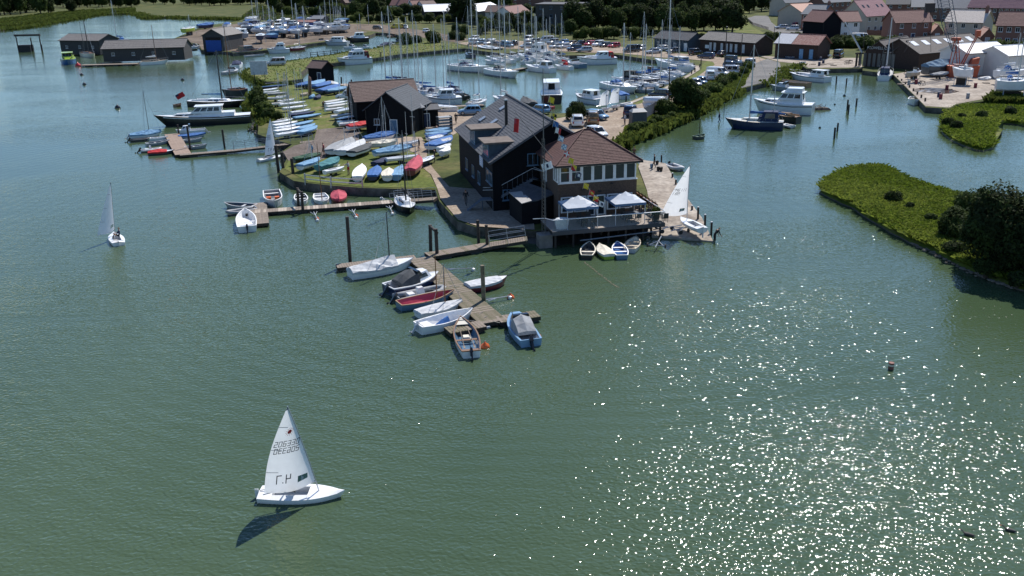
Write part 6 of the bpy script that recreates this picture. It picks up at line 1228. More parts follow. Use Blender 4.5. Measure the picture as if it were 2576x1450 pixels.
open_boat('E780,365>965,350', 'grey skiff inside the far dinghy pontoon, upper of two', 'grey', 'darkgrey', 'paleGrey', group='boats on the far dinghy pontoon', name='skiff', cat='skiff')
open_boat('E790,435>1015,415', 'grey skiff inside the far dinghy pontoon, lower of two', 'grey', 'darkgrey', 'paleGrey', group='boats on the far dinghy pontoon', name='skiff', cat='skiff')
# left channel
cruiser('A2530,1225>1560,1275', 'long black hulled motor yacht with white upperworks', 'black', 'white', fly=False, B=3.6, fb=1.35, group='craft in the left channel', name='motor_yacht', black_stripe='white', fore=.07, long_cabin=.55, hh=.95)
yacht('A1920,1065>2480,1075', 'old ketch with light blue deck cover behind the black motor yacht', 'black', 'white', mast=('A', 2120, 510), cover='lightblue', hood=None, fb=1.0, group='craft in the left channel', spar=DARKSPAR)
yacht('A2470,960>2240,990', 'rusty brown fishing ketch with tall brown mast by the rocky shore', 'darkgrey', 'brown', mast=('A', 2265, 260), cover=None, hood=None, group='craft in the left channel', spar=SPARW, noboom=True, fb=1.4, B=3.2)
open_boat('A1760,1080>1825,1070', 'small varnished tender hanging beyond the black motor yacht', 'brown', 'wood', 'brown', group='craft in the left channel', B=1.5)
flag('A', 1760, 965, P('A', 1790, 1170).y, {'c': ['red', 'navy'], 'f': lambda u, v: int(u < .4 and v < .4)}, 'red ensign flying over the black motor yacht', 1.5, .9, tilt=-.5)
cruiser('A700,600>680,685', 'blue fishing boat with green and yellow gear at the left jetty', 'blue', 'lime', fly=False, group='craft in the left channel', name='fishing_boat', cat='fishing boat', fb=1.2, B=4.2)
yacht('A1410,660>1700,640', 'white sloop with pale covers lying before the left boat sheds', 'white', 'tan', mast=('A', 1510, 255), cover='white', hood=None, group='craft in the left channel', spar=SPARW)
yacht('A1380,440>1020,425', 'white yacht between the two long left sheds', 'white', 'white', mast=('A', 1110, 0), cover='blue', hood='blue', group='craft in the left channel', z=LZ)
yacht('A830,560>960,590', 'brown old boat with leaning dark masts beside the left jetty', 'cream', 'brown', mast=('A', 865, 205), masts2=('A', 760, 195), cover=None, hood=None, group='craft in the left channel', spar=DARKSPAR, noboom=True, B=3)
cuddy('A2350,705>2430,655', 'white cabin boat with dark canopy moored at the bank tip, upper', 'white', 'white', 'navy', None, group='craft in the left channel', fb=.9)
cuddy('A2260,755>2400,725', 'grey open launch moored at the bank tip, lower', 'grey', 'paleGrey', None, None, group='craft in the left channel')
# ================================================================ boats ashore on the lawn
D_ = 'dinghies parked on the lawn'
for i, s in enumerate(('B205,1015>350,1005', 'B225,1060>400,1040', 'B240,1095>510,1065', 'B275,1135>530,1105', 'B350,1180>560,1145')):
 skiff(s, ('first', 'second', 'third', 'fourth', 'fifth')[i] + ' white dinghy of the left lawn row, counted from the far end', 'white', 'white', group=D_, mast=(('B', 375, 730), None, ('B', 175, 700), None, ('B', 150, 690))[i])
skiff('B350,1205>600,1170', 'navy covered dinghy in the left lawn row', 'navy', 'navy', cover='navy', group=D_); skiff('B390,1235>660,1195', 'pale blue dinghy with dark hull at the near end of the left lawn row', 'black', 'lightblue', cover='lightblue', group=D_)
for i, s in enumerate(('B170,1285>380,1245', 'B185,1315>420,1275', 'B195,1345>440,1300', 'B200,1375>450,1330', 'B210,1410>450,1365')): skiff(s, ('farthest', 'second', 'middle', 'fourth', 'nearest')[i] + ' of the five white dinghies packed at the gangway foot', 'white', 'white', cover='white' if i % 2 else None, group=D_, mast=('B', 170 + i * 14, 700 + i * 20) if i in (1, 3) else None)
for i, s in enumerate(('B390,1310>580,1265', 'B430,1350>600,1300', 'B450,1385>620,1320')): skiff(s, ('farthest', 'middle', 'nearest')[i] + ' of three light blue covered dinghies on the dark hard', 'lightblue', 'lightblue', cover='lightblue', group=D_)
for i, s in enumerate(('B410,905>600,880', 'B520,900>700,860', 'B590,920>760,880', 'B640,960>850,910', 'B720,965>920,935')): covered(s, ('leftmost', 'second', 'third', 'fourth', 'rightmost')[i] + ' of the boats under blue tarpaulins at the top of the lawn', 'navy', ('blue', 'lightblue', 'blue', 'blue', 'lightblue')[i], z=LZ, ashore=True, group=D_, h=.5)
skiff('B740,855>830,890', 'white upturned dinghy beside the blue tarpaulins', 'white', 'white', group=D_); skiff('B60,915>330,890', 'dark blue dinghy by the top shore of the lawn', 'navy', 'navy', group=D_, mast=('B', 360, 730)); skiff('B60,950>230,925', 'white rowing scull by the top shore of the lawn', 'white', 'white', group=D_); skiff('B120,985>320,975', 'grey dinghy below the scull on the lawn', 'grey', 'grey', cover='grey', group=D_)
def upright(s, label, c):
 p = P(*s, LZ); r = thing('upright_dinghy', label, 'dinghy', p, R(20), D_); sh = sheer_(4.2, 1.5, .4, .7, .2); mb = MB(); hull_(mb, sh, .2, 4.2); o = mb.build('hull', gel(c), r, (0, 0, 2.2)); o.rotation_euler = (0, R(-84), 0); mb = MB(); deck_(mb, sh); o2 = mb.build('deck', gel('brown'), r, (0, 0, 2.2)); o2.rotation_euler = (0, R(-84), 0)
upright(('B', 560, 990), 'red brown dinghy stood on end at the top of the lawn', 'brown')
covered('B450,975>525,965', 'small upturned tan tender on the lawn', 'tan', 'tan', z=LZ, group=D_, h=.3); covered('B550,1000>590,985', 'pale blue barrel-like tender on the lawn', 'lightblue', 'lightblue', z=LZ, group=D_, h=.4); covered('B600,1010>650,990', 'navy tender lying beside the upended red dinghy', 'navy', 'navy', z=LZ, group=D_, h=.4)
for i, s in enumerate(('B700,1095>930,1060', 'B710,1120>940,1085', 'B810,1170>1000,1120')): skiff(s, ('upper', 'middle', 'lower')[i] + ' white skiff on a trailer left of the brown roofed shed', 'white', ('white', 'cream', 'paleGrey')[i], group=D_)
skiff('B820,1250>1060,1200', 'navy skiff before the red covered boat', 'navy', 'white', group=D_, mast=('B', 1130, 940)); skiff('B820,1275>1000,1260', 'pale skiff tucked under the navy one', 'white', 'lightblue', group=D_)
covered('B930,1330>1170,1300', 'boat under a shiny scarlet cover by the black shed', 'white', 'red', z=LZ, ashore=True, B=2.2, h=.45, group=D_, mast=None)
covered('F450,650>765,610', 'dinghy under a peaked blue cover before the black shed', 'white', 'blue', z=LZ, ashore=True, B=1.8, h=.6, mast=('F', 615, 170), group=D_); covered('F500,710>780,690', 'long dinghy under a cream cover before the black shed', 'white', 'cream', z=LZ, ashore=True, B=1.7, h=.45, mast=('F', 740, 250), group=D_)
covered('F550,800>930,750', 'large dinghy under a blue and pale cover in mid lawn', 'white', 'lightblue', z=LZ, ashore=True, B=2.0, h=.6, group=D_, mast=('F', 895, 520))
for i, (s, c) in enumerate((('F130,780>330,660', 'grey'), ('F210,790>450,680', 'paleGrey'), ('F320,800>520,720', 'darkgrey'))): covered(s, ('leftmost', 'middle', 'rightmost')[i] + ' of three dinghies under grey covers beside the dark hard', 'white', c, z=LZ, ashore=True, group=D_, h=.35, mast=(('F', 195, 520), ('F', 345, 415), None)[i])
skiff('F670,855>1000,815', 'sleek white racing skiff on a trolley in mid lawn', 'white', 'paleGrey', group=D_); covered('F545,870>680,830', 'low heap of navy sailcloth over a tender', 'navy', 'navy', z=LZ, group=D_, h=.35, B=1.4)
skiff('F1000,890>1155,820', 'navy dinghy with red cushion beside the red covered pram', 'navy', 'white', group=D_)
covered('F910,1000>1005,870', 'pram under a bright pink red cover at the lawn edge', 'maroon', 'pinkred', z=LZ, ashore=True, B=1.8, h=.55, group=D_, fb=.6, mast=('F', 880, 520))
for i, (a_, b_, c) in enumerate((('380,1040', '430,920', 'white'), ('530,1030', '585,935', 'blue'), ('680,1035', '700,960', 'cream'), ('770,1030', '830,930', 'lightblue'))): covered('F%s>%s' % (a_, b_), ('white', 'navy', 'cream', 'sky blue')[i] + ' covered pram on the timber edge of the lawn', ('white', 'navy', 'white', 'lightblue')[i], c, z=LZ, ashore=True, B=1.55, h=.22, group=D_, lift=.15)
covered('F0,930>200,890', 'blue covered dinghy behind the white sailed one at the lawn edge', 'white', 'teal', z=LZ, ashore=True, B=1.8, h=.5, group=D_); skiff('F50,985>255,935', 'white dinghy being rigged at the timber edge', 'white', 'white', group=D_)
covered('E1890,600>2160,560', 'dinghy under a green cover by the thick piles', 'black', 'green', z=LZ, ashore=True, group=D_, h=.4, mast=('E', 1915, 290)); covered('E1950,670>2150,600', 'pale blue covered dinghy by the timber edge', 'white', 'lightblue', z=LZ, ashore=True, group=D_, h=.3, mast=('E', 2130, 370)); covered('E2130,680>2350,610', 'teal blue tented dinghy by the timber edge', 'teal', 'teal', z=LZ, ashore=True, group=D_, h=.6)
for i, (s, c) in enumerate((('F1070,615>1330,590', 'lightblue'), ('F1100,660>1250,640', 'white'), ('F1110,730>1330,640', 'blue'), ('F1210,700>1325,670', 'paleGrey'), ('F1225,800>1310,760', 'white'))): covered(s, ('first', 'second', 'third', 'fourth', 'fifth')[i] + ' of the covered dinghies along the black hall, from the far end', 'white', c, z=LZ, ashore=True, group=D_, h=.35)
skiff('F1160,300>1390,320', 'white racing hull lying behind the black shed', 'white', 'white', group=D_, mast=('F', 1215, 250))

for i, s in enumerate(('B700,1150>900,1125', 'B760,1215>990,1190', 'B690,1075>900,1035', 'B840,1295>1040,1275', 'B120,1030>300,1022', 'B140,1090>300,1070', 'B80,970>250,955', 'F820,700>1010,660', 'F560,600>760,585')): skiff(s, 'white dinghy wedged between others ' + ('beside the brown roofed barn' if i < 4 else 'in the upper left lawn rows' if i < 7 else 'on the hard before the black shed'), 'white', ('white', 'paleGrey', 'cream')[i % 3], group=('dinghies wedged by the barn', 'dinghies wedged in the left rows', 'dinghies wedged on the hard')[0 if i < 4 else 1 if i < 7 else 2])
for i, s in enumerate(('F1080,640>1290,615', 'F1120,700>1300,680', 'F1190,760>1320,730', 'F1070,580>1310,560', 'F640,770>860,740')): covered(s, 'covered dinghy squeezed in beside the black hall' if i < 4 else 'flat covered dinghy in the middle of the lawn', 'white', ('blue', 'paleGrey', 'white', 'lightblue', 'grey')[i], z=LZ, ashore=True, group='dinghies squeezed beside the hall' if i < 4 else D_, h=.3)
# ================================================================ marina basin
MG = 'boats in the marina basin'
cruiser('B1150,635>815,660', 'white flybridge cruiser with maroon canopy on the far marina wall', canopy='maroon', group=MG, B=4.0, fb=1.5, hh=1.0)
yacht('B1925,705>2390,740', 'long white yacht with sprayhood, left of a pair in mid basin', mast=('B', 2165, -90), cover='white', hood='navy', group=MG, fb=1.35, stripe='navy')
yacht('g345,1165>1030,1270', 'white yacht with two dark fenders, right of a pair in mid basin', mast=('g', 695, -330), cover='white', hood='darkgrey', group=MG, fb=1.3, stripe='navy')
yacht('g1680,1150>1130,1085', 'classic white sloop with canvas tent over the cockpit', mast=('g', 1330, 10), cover='white', hood=None, group=MG, canopy='white', fb=1.1)
yacht('g2060,1095>1720,1060', 'white boat with bright red hood beside the classic sloop', mast=('g', 1815, 160), cover='red', hood='red', group=MG, canopy=None)
cuddy('g2285,1055>1990,1010', 'blue hulled motorboat with white cabin beside the sports cruiser', 'steelblue', 'white', None, None, group=MG, fb=1.0, B=3.0)
cruiser('C1040,640>650,655', 'sleek white sports cruiser with red canopy and dark fenders', canopy='red', fly=False, group=MG, B=4.0, fb=1.55, long_cabin=.5, hh=.85)
cruiser('g1580,830>1130,800', 'white flybridge motor yacht at the back of the basin', group=MG, B=4.2, fb=1.4)
for i, (s, m_) in enumerate((('g1330,900>980,840', ('g', 1215, -100)), ('g1480,880>1220,860', ('g', 1480, -60)), ('g900,960>420,930', ('g', 830, -280)), ('g1800,900>1500,880', ('g', 1660, 20)), ('g700,980>300,960', ('g', 360, -120)))): yacht(s, ('white yacht behind the classic sloop, left one', 'white yacht behind the classic sloop, right one', 'white yacht with covered boom behind the mid basin pair', 'white yacht beside the red hooded boat, farther back', 'white yacht with pale gear, farthest left of the basin cluster')[i], mast=m_, cover=('white', 'navy', 'white', 'white', 'cream')[i], hood=('navy', None, 'cream', 'white', None)[i], group=MG)
yacht('g660,760>90,690', 'old dark hulled boat with white rail at the back of the basin', 'darkgrey', 'white', mast=('g', 550, 60), cover=None, hood=None, noboom=True, group=MG, fb=1.3)
yacht('g80,850>-60,810', 'navy boat under a dark tent at the left back of the basin', 'navy', 'darkgrey', mast=('g', 50, -200), cover='navy', hood=None, group=MG)
yacht('C1810,720>1400,665', 'big white yacht with clear hoods at the top of the quay walk', mast=('C', 1600, -20), cover='blue', hood=None, canopy='paleGrey', group=MG, fb=1.6, stripe='navy')
yacht('C1835,725>1560,715', 'white yacht with raked bow just below the big hooded one', mast=('C', 1710, 265), cover='blue', hood=None, group=MG, fb=1.3)
cuddy('C1310,775>1480,760', 'small wooden cabin boat with blue frames', 'brown', 'brown', 'blue', None, group=MG, fb=.8, wheel=True)
yacht('C1740,790>1440,775', 'white yacht with blue sail cover in mid quay row', mast=('C', 1530, 320), cover='blue', hood=None, group=MG)
yacht('C1640,825>1380,830', 'low white motor sailer in the quay row', mast=None, cover=None, hood='white', group=MG, canopy=None, fb=1.1)
yacht('C1100,835>1510,860', 'dark hulled yacht with black cockpit canopy', 'navy', 'white', mast=('C', 1232, 245), cover='blue', hood=None, canopy='black', group=MG, fb=1.15)
yacht('C930,880>1260,950', 'white yacht with tall pale mast nearest the optimist sails', mast=('C', 1105, 235), cover='white', hood='blue', group=MG, fb=1.1)
cuddy('C1420,935>1220,930', 'grey low launch behind the tall masted yacht', 'grey', 'paleGrey', None, None, group=MG)
cruiser('C900,1055>640,1010', 'white cabin cruiser with navy waterline behind the optimist sails', 'white', 'white', fly=False, group=MG, B=3, fb=1.0, hh=.75)
covered('C1140,1000>1010,960', 'boat under a mid blue cover beside the quay walk', 'white', 'blue', group=MG, fb=.8, h=.5, B=2.6)
cruiser('C405,1090>390,930', 'white houseboat seen square on its stern behind the slate hall', 'black', 'white', fly=False, group=MG, B=4.2, fb=1.5, name='houseboat', cat='houseboat', hh=1.15, long_cabin=.8)
open_boat('C420,1100>285,1090', 'small red and white launch below the houseboat', 'red', 'white', 'red', group=MG); covered('C210,1080>110,1030', 'dark boat under a black cover beside the houseboat', 'black', 'darkgrey', group=MG, h=.6, fb=.7)
LG = 'yachts packed behind the brown roofed shed'
for i, (s, m_, cv, hd) in enumerate((('B1620,890>1200,885', ('B', 1365, 60), 'navy', 'navy'), ('B1680,915>1330,895', ('B', 1465, 180), None, 'navy'), ('B1720,935>1420,925', ('B', 1588, 175), 'navy', 'black'), ('B1850,945>1500,940', ('B', 1668, 215), 'blue', None), ('B1900,985>1530,980', ('B', 1760, 575), 'blue', 'navy'), ('B2040,950>1840,925', ('B', 1840, 110), 'blue', 'blue'))): yacht(s, ('first', 'second', 'third', 'fourth', 'fifth', 'sixth')[i] + ' white yacht moored behind the brown roofed shed, from the far left', mast=m_, cover=cv, hood=hd, group=LG)
cruiser('B2060,1045>1700,1065', 'white motor sailer with rounded wheelhouse nearest the sheds', group=LG, fly=False, B=3.4, fb=1.35, hh=.8, mast=('B', 2330, 180)); covered('B2040,985>1880,960', 'boat under a royal blue tarpaulin beside the motor sailer', 'navy', 'blue', group=LG, h=.8, fb=.8, B=2.6); yacht('B2130,1010>1990,985', 'black stubby boat at the end of the marina pontoon', 'black', 'darkgrey', mast=('B', 2310, 170), cover=None, hood=None, group=LG, noboom=True)
open_boat('B1790,1120>2040,1125', 'white rowing hull lying on the shore behind the black shed', 'white', 'cream', 'white', z=LZ, group=LG);
# tall masts standing over the hall roof belong to two yachts hidden by it
yacht('d1180,272>1225,262', 'white yacht mostly hidden by the slate roof, tall silver mast', mast=('B', 2490, 60), cover='white', hood=None, group=LG); yacht('d1290,262>1240,254', 'white yacht just behind the slate ridge', mast=('B', 2560, -80), cover='white', hood=None, group=LG)
# creek and bank

CG = 'craft in the narrow creek'
cuddy('B900,490>1010,495', 'white little cruiser against the bank, left one', None or 'white', 'white', None, None, group=CG); cuddy('B1020,500>1150,495', 'white little cruiser against the bank, right one', 'white', 'white', None, None, group=CG); cuddy('B1240,490>1400,470', 'grey launch with dark canopy against the bank', 'paleGrey', 'paleGrey', 'navy', None, group=CG, fb=.8); cuddy('B1350,440>1470,435', 'grey little boat beyond the dark canopied launch', 'grey', 'grey', None, None, group=CG)
cruiser('B340,530>110,540', 'white motor cruiser with pale wheelhouse on the creek', group=CG, fly=True, B=3.2, fb=1.2, hh=.8); yacht('B350,515>510,500', 'small red hulled sloop on the creek', 'maroon', 'white', mast=('B', 385, 30), cover=None, hood=None, group=CG); cruiser('B930,455>690,455', 'pale blue motor cruiser with long cabin on the creek', 'paleGrey', 'white', fly=False, group=CG, B=3.2, fb=1.2, hh=.8, long_cabin=.7); cuddy('B690,440>630,430', 'white launch beside the pale blue cruiser', group=CG, ob=None)
cruiser('B1130,420>910,430', 'dark old trawler with white wheelhouse at the creek head', 'black', 'white', fly=False, group=CG, name='fishing_boat', cat='fishing boat', fb=1.4, B=3.8, mast=('B', 1025, 200)); cruiser('e220,800>800,740', 'grey barge with wooden wheelhouse on the creek', 'grey', 'brown', fly=False, group=CG, name='barge', cat='barge', fb=1.1, B=3.8, hh=.8); open_boat('e420,830>840,800', 'long grey lighter moored outside the barge', 'paleGrey', 'grey', 'grey', group=CG, B=2.6, name='lighter', cat='barge')
open_boat('B1130,345>1230,335', 'green rowing boat at the head of the creek', 'green', 'palegreen', 'green', group=CG); cuddy('B1480,385>1570,375', 'pale launch at the lane side, blue decked', 'white', 'lightblue', None, None, group=CG); open_boat('B1340,380>1400,365', 'brown skiff on the mud at the creek head', 'brown', 'tan', 'brown', group=CG)
# ================================================================ boats ashore in the far yard
YG = 'boats laid up in the far yard'
Y = dict(z=LZ, ashore=True, group=YG)
yacht('A1810,375>2010,340', 'white yacht with green lower hull at the left end of the yard', 'lime', 'white', mast=('A', 1860, 150), cover=None, hood=None, noboom=True, **Y)
covered('A1990,300>2160,290', 'boat under a large royal blue tarpaulin left of the blue boathouse', 'navy', 'blue', fb=1.2, h=1.0, B=3.2, **Y)
cuddy('A1900,520>2020,510', 'white bow of a boat beside the blue boathouse', group=YG, z=LZ, ashore=True, ob=None)
for s, kind, l, c, o in (('e20,260>140,235', 'c', 'white boat with a blue hood behind the blue boathouse', 'white', 'blue'), ('e300,215>520,200', 'c', 'white cabin boat near the yard water edge', 'white', 'white'), ('e480,170>680,150', 'y', 'long white hull with blue spars at the yard water edge', 'white', None), ('e520,220>760,215', 'y', 'navy hulled boat in the middle rows of the yard', 'navy', None), ('e460,330>930,290', 'y', 'large grey green yacht in the middle of the yard', 'palegreen', 'navy'), ('e860,190>1010,180', 'c', 'grey boat under a light blue cover by the meadow', 'grey', 'lightblue'), ('e1060,160>1340,140', 'v', 'dark boat with white roof by the meadow edge', 'black', 'white'), ('e1130,220>1330,215', 'u', 'white speedboat before the meadow', 'white', None), ('e1090,310>1130,410', 'u', 'broad white stern of a motorboat facing the creek', 'white', 'navy'), ('e1300,280>1560,290', 'u', 'grey workboat with tall dark frame', 'grey', 'navy'), ('e250,360>330,480', 'y', 'small white and blue hull on a stand near the boathouse', 'white', None), ('e420,540>370,420', 'u', 'grey cabin boat with two round windows, near the creek', 'grey', None), ('e240,580>330,560', 'v', 'white dinghy under plastic at the creek edge', 'white', 'white'), ('e700,620>800,480', 'y', 'navy yacht facing the creek with white deck', 'navy', None), ('e860,450>1130,480', 'v', 'blue hulled boat under a pale blue cover', 'blue', 'lightblue'), ('e1330,420>1640,480', 'y', 'grey white catamaran hull on the creek edge', 'paleGrey', None), ('e2080,370>1690,350', 'y', 'white sloop with navy hood high on stands', 'white', 'navy'), ('e2100,360>2560,340', 'u', 'large shiny white motor yacht hull on the yard edge', 'white', None), ('e200,330>60,300', 'v', 'low hull under a grey cover near the blue boathouse', 'grey', 'paleGrey'), ('e930,280>750,270', 'y', 'pale blue sloop behind the grey green yacht', 'lightblue', None)):
 if kind == 'y': yacht(s, l, c, 'white', mast=random.choice([None, ('e', float(s[1:].split(',')[0]) + 90, random.choice((-250, -150, -60)))]), cover=None, hood=o, noboom=True, **Y)
 elif kind == 'c': cuddy(s, l, c, 'white', o if o in ('blue', 'lightblue') else None, None, fb=.9, z=LZ, ashore=True, group=YG)
 elif kind == 'v': covered(s, l, c, o, fb=.9, h=.7, B=2.6, **Y)
 else: cruiser(s, l, c, 'white', fly=False, z=LZ, ashore=True, group=YG, hh=.75, canopy=o)
random.seed(21)
for i in range(34):
 x, y = random.uniform(250, 2450), random.uniform(130, 470); y = min(y, 560 - x * .1); k = random.random(); dx, dy = random.choice(((260, 10), (240, -25), (200, 25))); s = 'e%d,%d>%d,%d' % (x, y, x + dx, y + dy)
 if k < .6: yacht(s, 'yacht propped up in the crowded rows of the far yard', random.choice(('white', 'white', 'navy', 'paleGrey', 'steelblue')), 'white', mast=('e', x + 130, random.choice((-320, -200, -120))) if k < .4 else None, cover=None, hood=random.choice((None, 'navy', 'blue')), noboom=True, z=LZ, ashore=True, group='yachts in the crowded yard rows')
 else: covered(s, 'hull under a tarpaulin in the crowded rows of the far yard', random.choice(('white', 'navy')), random.choice(('blue', 'paleGrey', 'darkgrey', 'lightblue')), fb=1.1, h=.8, B=2.8, z=LZ, ashore=True, group='sheeted hulls in the crowded yard rows', lift=1.0)
for i, (s, mt_) in enumerate((('g1150,860>880,850', ('g', 980, -200)), ('g640,900>330,880', ('g', 520, -260)), ('g1420,930>1150,915', ('g', 1290, -180)), ('g1650,1000>1380,985', ('g', 1440, -150)), ('g2000,930>1760,915', ('g', 1900, -60)), ('C1430,760>1230,770', ('C', 1290, 120)), ('C1350,870>1060,875', ('C', 1180, 330)), ('C1620,880>1400,872', ('C', 1500, 200)))): yacht(s, 'pale yacht rafted in the crowded ' + ('middle' if i < 5 else 'right') + ' of the marina', random.choice(('white', 'white', 'navy', 'cream')), mast=mt_, cover=random.choice(('blue', 'white', None)), hood=random.choice((None, 'navy')), group='yachts rafted in the crowded ' + ('middle' if i < 5 else 'right') + ' of the marina')
for i, (s, mt_, cv) in enumerate((('g1000,900>700,880', ('g', 870, -60), 'white'), ('g1750,960>1420,935', ('g', 1560, 60), 'navy'), ('g1250,960>1010,985', ('g', 1110, 140), 'blue'), ('g1900,850>1620,835', ('g', 1790, -30), 'white'), ('C1560,800>1290,795', ('C', 1420, 300), 'blue'), ('C1480,900>1180,895', ('C', 1330, 380), 'white'), ('C1700,760>1500,752', ('C', 1640, 250), 'white'), ('B1560,925>1250,905', ('B', 1420, 260), 'white'), ('B1640,960>1380,950', ('B', 1530, 330), 'navy'), ('B1980,1000>1700,1000', ('B', 1900, 240), 'white'), ('B1500,905>1180,875', ('B', 1300, 120), 'blue'), ('B1800,965>1480,962', ('B', 1700, 100), 'white'), ('B2100,985>1860,975', ('B', 2060, 330), 'navy'))): yacht(s, 'white yacht in the ' + ('packed middle of the basin', 'row along the quay walk', 'raft behind the brown roofed shed')[0 if i < 4 else 1 if i < 7 else 2] + ', hemmed in by others', mast=mt_, cover=cv, hood=random.choice((None, 'navy', 'blue')), group=('yachts hemmed in mid basin', 'yachts hemmed in along the quay', 'yachts hemmed in behind the shed')[0 if i < 4 else 1 if i < 7 else 2])
# bare masts standing over the yard
for i, (x, yb, yt) in enumerate(((25, 300, 0), (85, 250, 60), (385, 330, 0), (700, 260, 120), (760, 280, 0), (790, 270, 0), (905, 260, 80), (1050, 290, 140), (1135, 250, 50))):
 p = P('B', x, yb, LZ); h = at_depth(*px('B', x, yt), p.y).z - LZ; r = thing('mast_pole', ('first', 'second', 'third', 'fourth', 'fifth', 'sixth', 'seventh', 'eighth', 'ninth')[i] + ' slim silver mast standing over the far yard, from the left', 'mast', p, 0, 'masts standing in the far yard'); mast_(r, 0, 0, h, .09, ALU, 1)
# ================================================================ east creek
EG = 'craft in the east creek'
yacht('H1440,500>850,480', 'navy ketch with blue sail covers moored in the east creek', 'navy', 'cream', mast=('C', 2455, 455), masts2=('D', 92, 325), cover='blue', hood='navy', group=EG, fb=1.2, canopy='navy', B=3.4)
cruiser('H1740,345>1130,315', 'white motor cruiser with high wheelhouse behind the navy ketch', 'white', 'white', group=EG, B=4.0, fb=1.6, fore=-.05, hh=1.05)
yacht('H1595,440>1330,400', 'black hulled work yacht between ketch and white cruiser', 'black', 'wood', mast=None, cover=None, hood=None, group=EG, fb=1.0)
rib('H1535,490>1450,475', 'pale inflatable tender at the stern of the navy ketch', 'paleGrey', console=False, ob=None, group=EG, B=1.4)
cuddy('H1630,120>1310,100', 'grey cabin launch with open cockpit, nearest of three by the mud shore', 'grey', 'paleGrey', None, None, group=EG, fb=.8)
open_boat('D410,885>70,850', 'long varnished hull by the mud shore, middle of three', 'wood', 'tan', 'brown', group=EG, B=2.6, fb=.9, name='wooden_hull', cat='boat')
cruiser('D600,830>210,790', 'white and navy launch with small wheelhouse, farthest of three by the mud shore', 'white', 'white', fly=False, group=EG, B=3.0, fb=1.0, hh=.75, fore=-.15, long_cabin=.55)
yacht('D1160,820>1195,745', 'white yacht with dark cockpit cover seen from astern at the workshop', 'white', 'white', mast=('D', 1270, 180), cover='navy', hood='navy', group=EG, B=3.2, fb=1.0, canopy='navy')
open_boat('D1485,1020>1470,1070', 'white open launch moored at the crane quay corner', 'white', 'cream', 'white', group=EG, B=2.4, fb=.8)
open_boat('H550,600>650,585', 'small dark green dinghy floating alone in the creek', 'darkgrey', 'green', 'green', group=EG, B=1.4)
rib('K1690,235>1815,280', 'pale grey inflatable tied to the slipway edge', 'paleGrey', console=False, ob='black', group=EG, B=1.7)
for i, (x, y) in enumerate(((632, 690), (725, 690), (772, 692))): covered('D%d,%d>%d,%d' % (x - 26, y + 6, x + 26, y + 4), ('left', 'middle', 'right')[i] + ' of three white upturned tenders under the workshop quay', 'white', 'white', group=EG, h=.35, B=1.6)
open_boat('D325,640>380,645', 'white rowing boat on the workshop quay edge', 'white', 'grey', 'white', z=LZ, group=EG); open_boat('D200,675>272,660', 'dark rowing boat at the mud shore', 'darkgrey', 'grey', 'grey', group=EG)
wr = thing('wreck_frame', 'half sunk timber raft with sticks behind the white cruiser', 'raft', P('D', 530, 1105));
for i in range(7): MB().tube((random.uniform(-2, 2), random.uniform(-1, 1), -.1), (random.uniform(-2, 2), random.uniform(-1, 1), .9), .06, .04, 5).build('timber', WOODG, wr)
MB().hexa([(-1.6, -.8, 0), (1.6, -.8, 0), (1.6, .8, 0), (-1.6, .8, 0)], [(-1.2, -.5, .35), (1.2, -.5, .35), (1.2, .5, .35), (-1.2, .5, .35)]).build('raft', WOODD, wr)
# crane quay
QG = 'boats ashore on the crane quay'
yacht('D2040,860>1830,850', 'stout white yacht propped up on the crane quay', 'white', 'white', mast=None, cover=None, hood='paleGrey', z=LZ, ashore=True, group=QG, B=3.2, fb=1.3)
yacht('D2270,990>2640,1000', 'large white yacht with blue tarpaulin at the right edge', 'white', 'white', mast=('D', 2485, 345), cover='blue', hood='blue', z=LZ, ashore=True, group=QG, fb=1.4, B=4)
yacht('D2270,850>2600,840', 'white boat with roll of covers behind the large yacht', 'white', 'white', mast=('D', 2565, 330), cover='white', hood='blue', z=LZ, ashore=True, group=QG)
cruiser('D2220,760>2560,760', 'pale motorboat in front of the white tents', 'lightblue', 'white', fly=False, z=LZ, ashore=True, group=QG, hh=.8)
covered('D1570,770>1810,760', 'hull under a blue grey tarpaulin beside the crane', 'darkgrey', 'steelblue', z=LZ, ashore=True, fb=1.6, h=1.3, B=4, group=QG); covered('D1640,800>1810,790', 'low dark covered boat in front of the tarpaulin one', 'black', 'grey', z=LZ, ashore=True, group=QG, h=.5); cuddy('D1410,800>1530,790', 'small old cabin boat on the quay by the workshop', 'tan', 'white', None, None, z=LZ, ashore=True, group=QG)
rib('D2150,810>2220,800', 'white inflatable on the quay by the tents', 'white', console=False, ob=None, z=LZ, group=QG, B=1.8)
skiff('D545,580>640,590', 'light blue dinghy on a trolley by the workshop hedge', 'white', 'lightblue', group=QG); open_boat('D175,590>365,590', 'long dark blue gig lying before the rusty roofed shed', 'navy', 'navy', 'white', z=LZ, group=QG, B=1.6)
pd = MB(); pp = P('D', 1680, 915, OZ);
o = sheet('puddle', [Vector((pp.x + 3.6 * math.cos(a * .4488) * (1 + .15 * math.sin(a * 2)), pp.y + 4.2 * math.sin(a * .4488), OZ + .03)) for a in range(14)], M('puddle_water', (.08, .06, .05), .03, spec=.6))
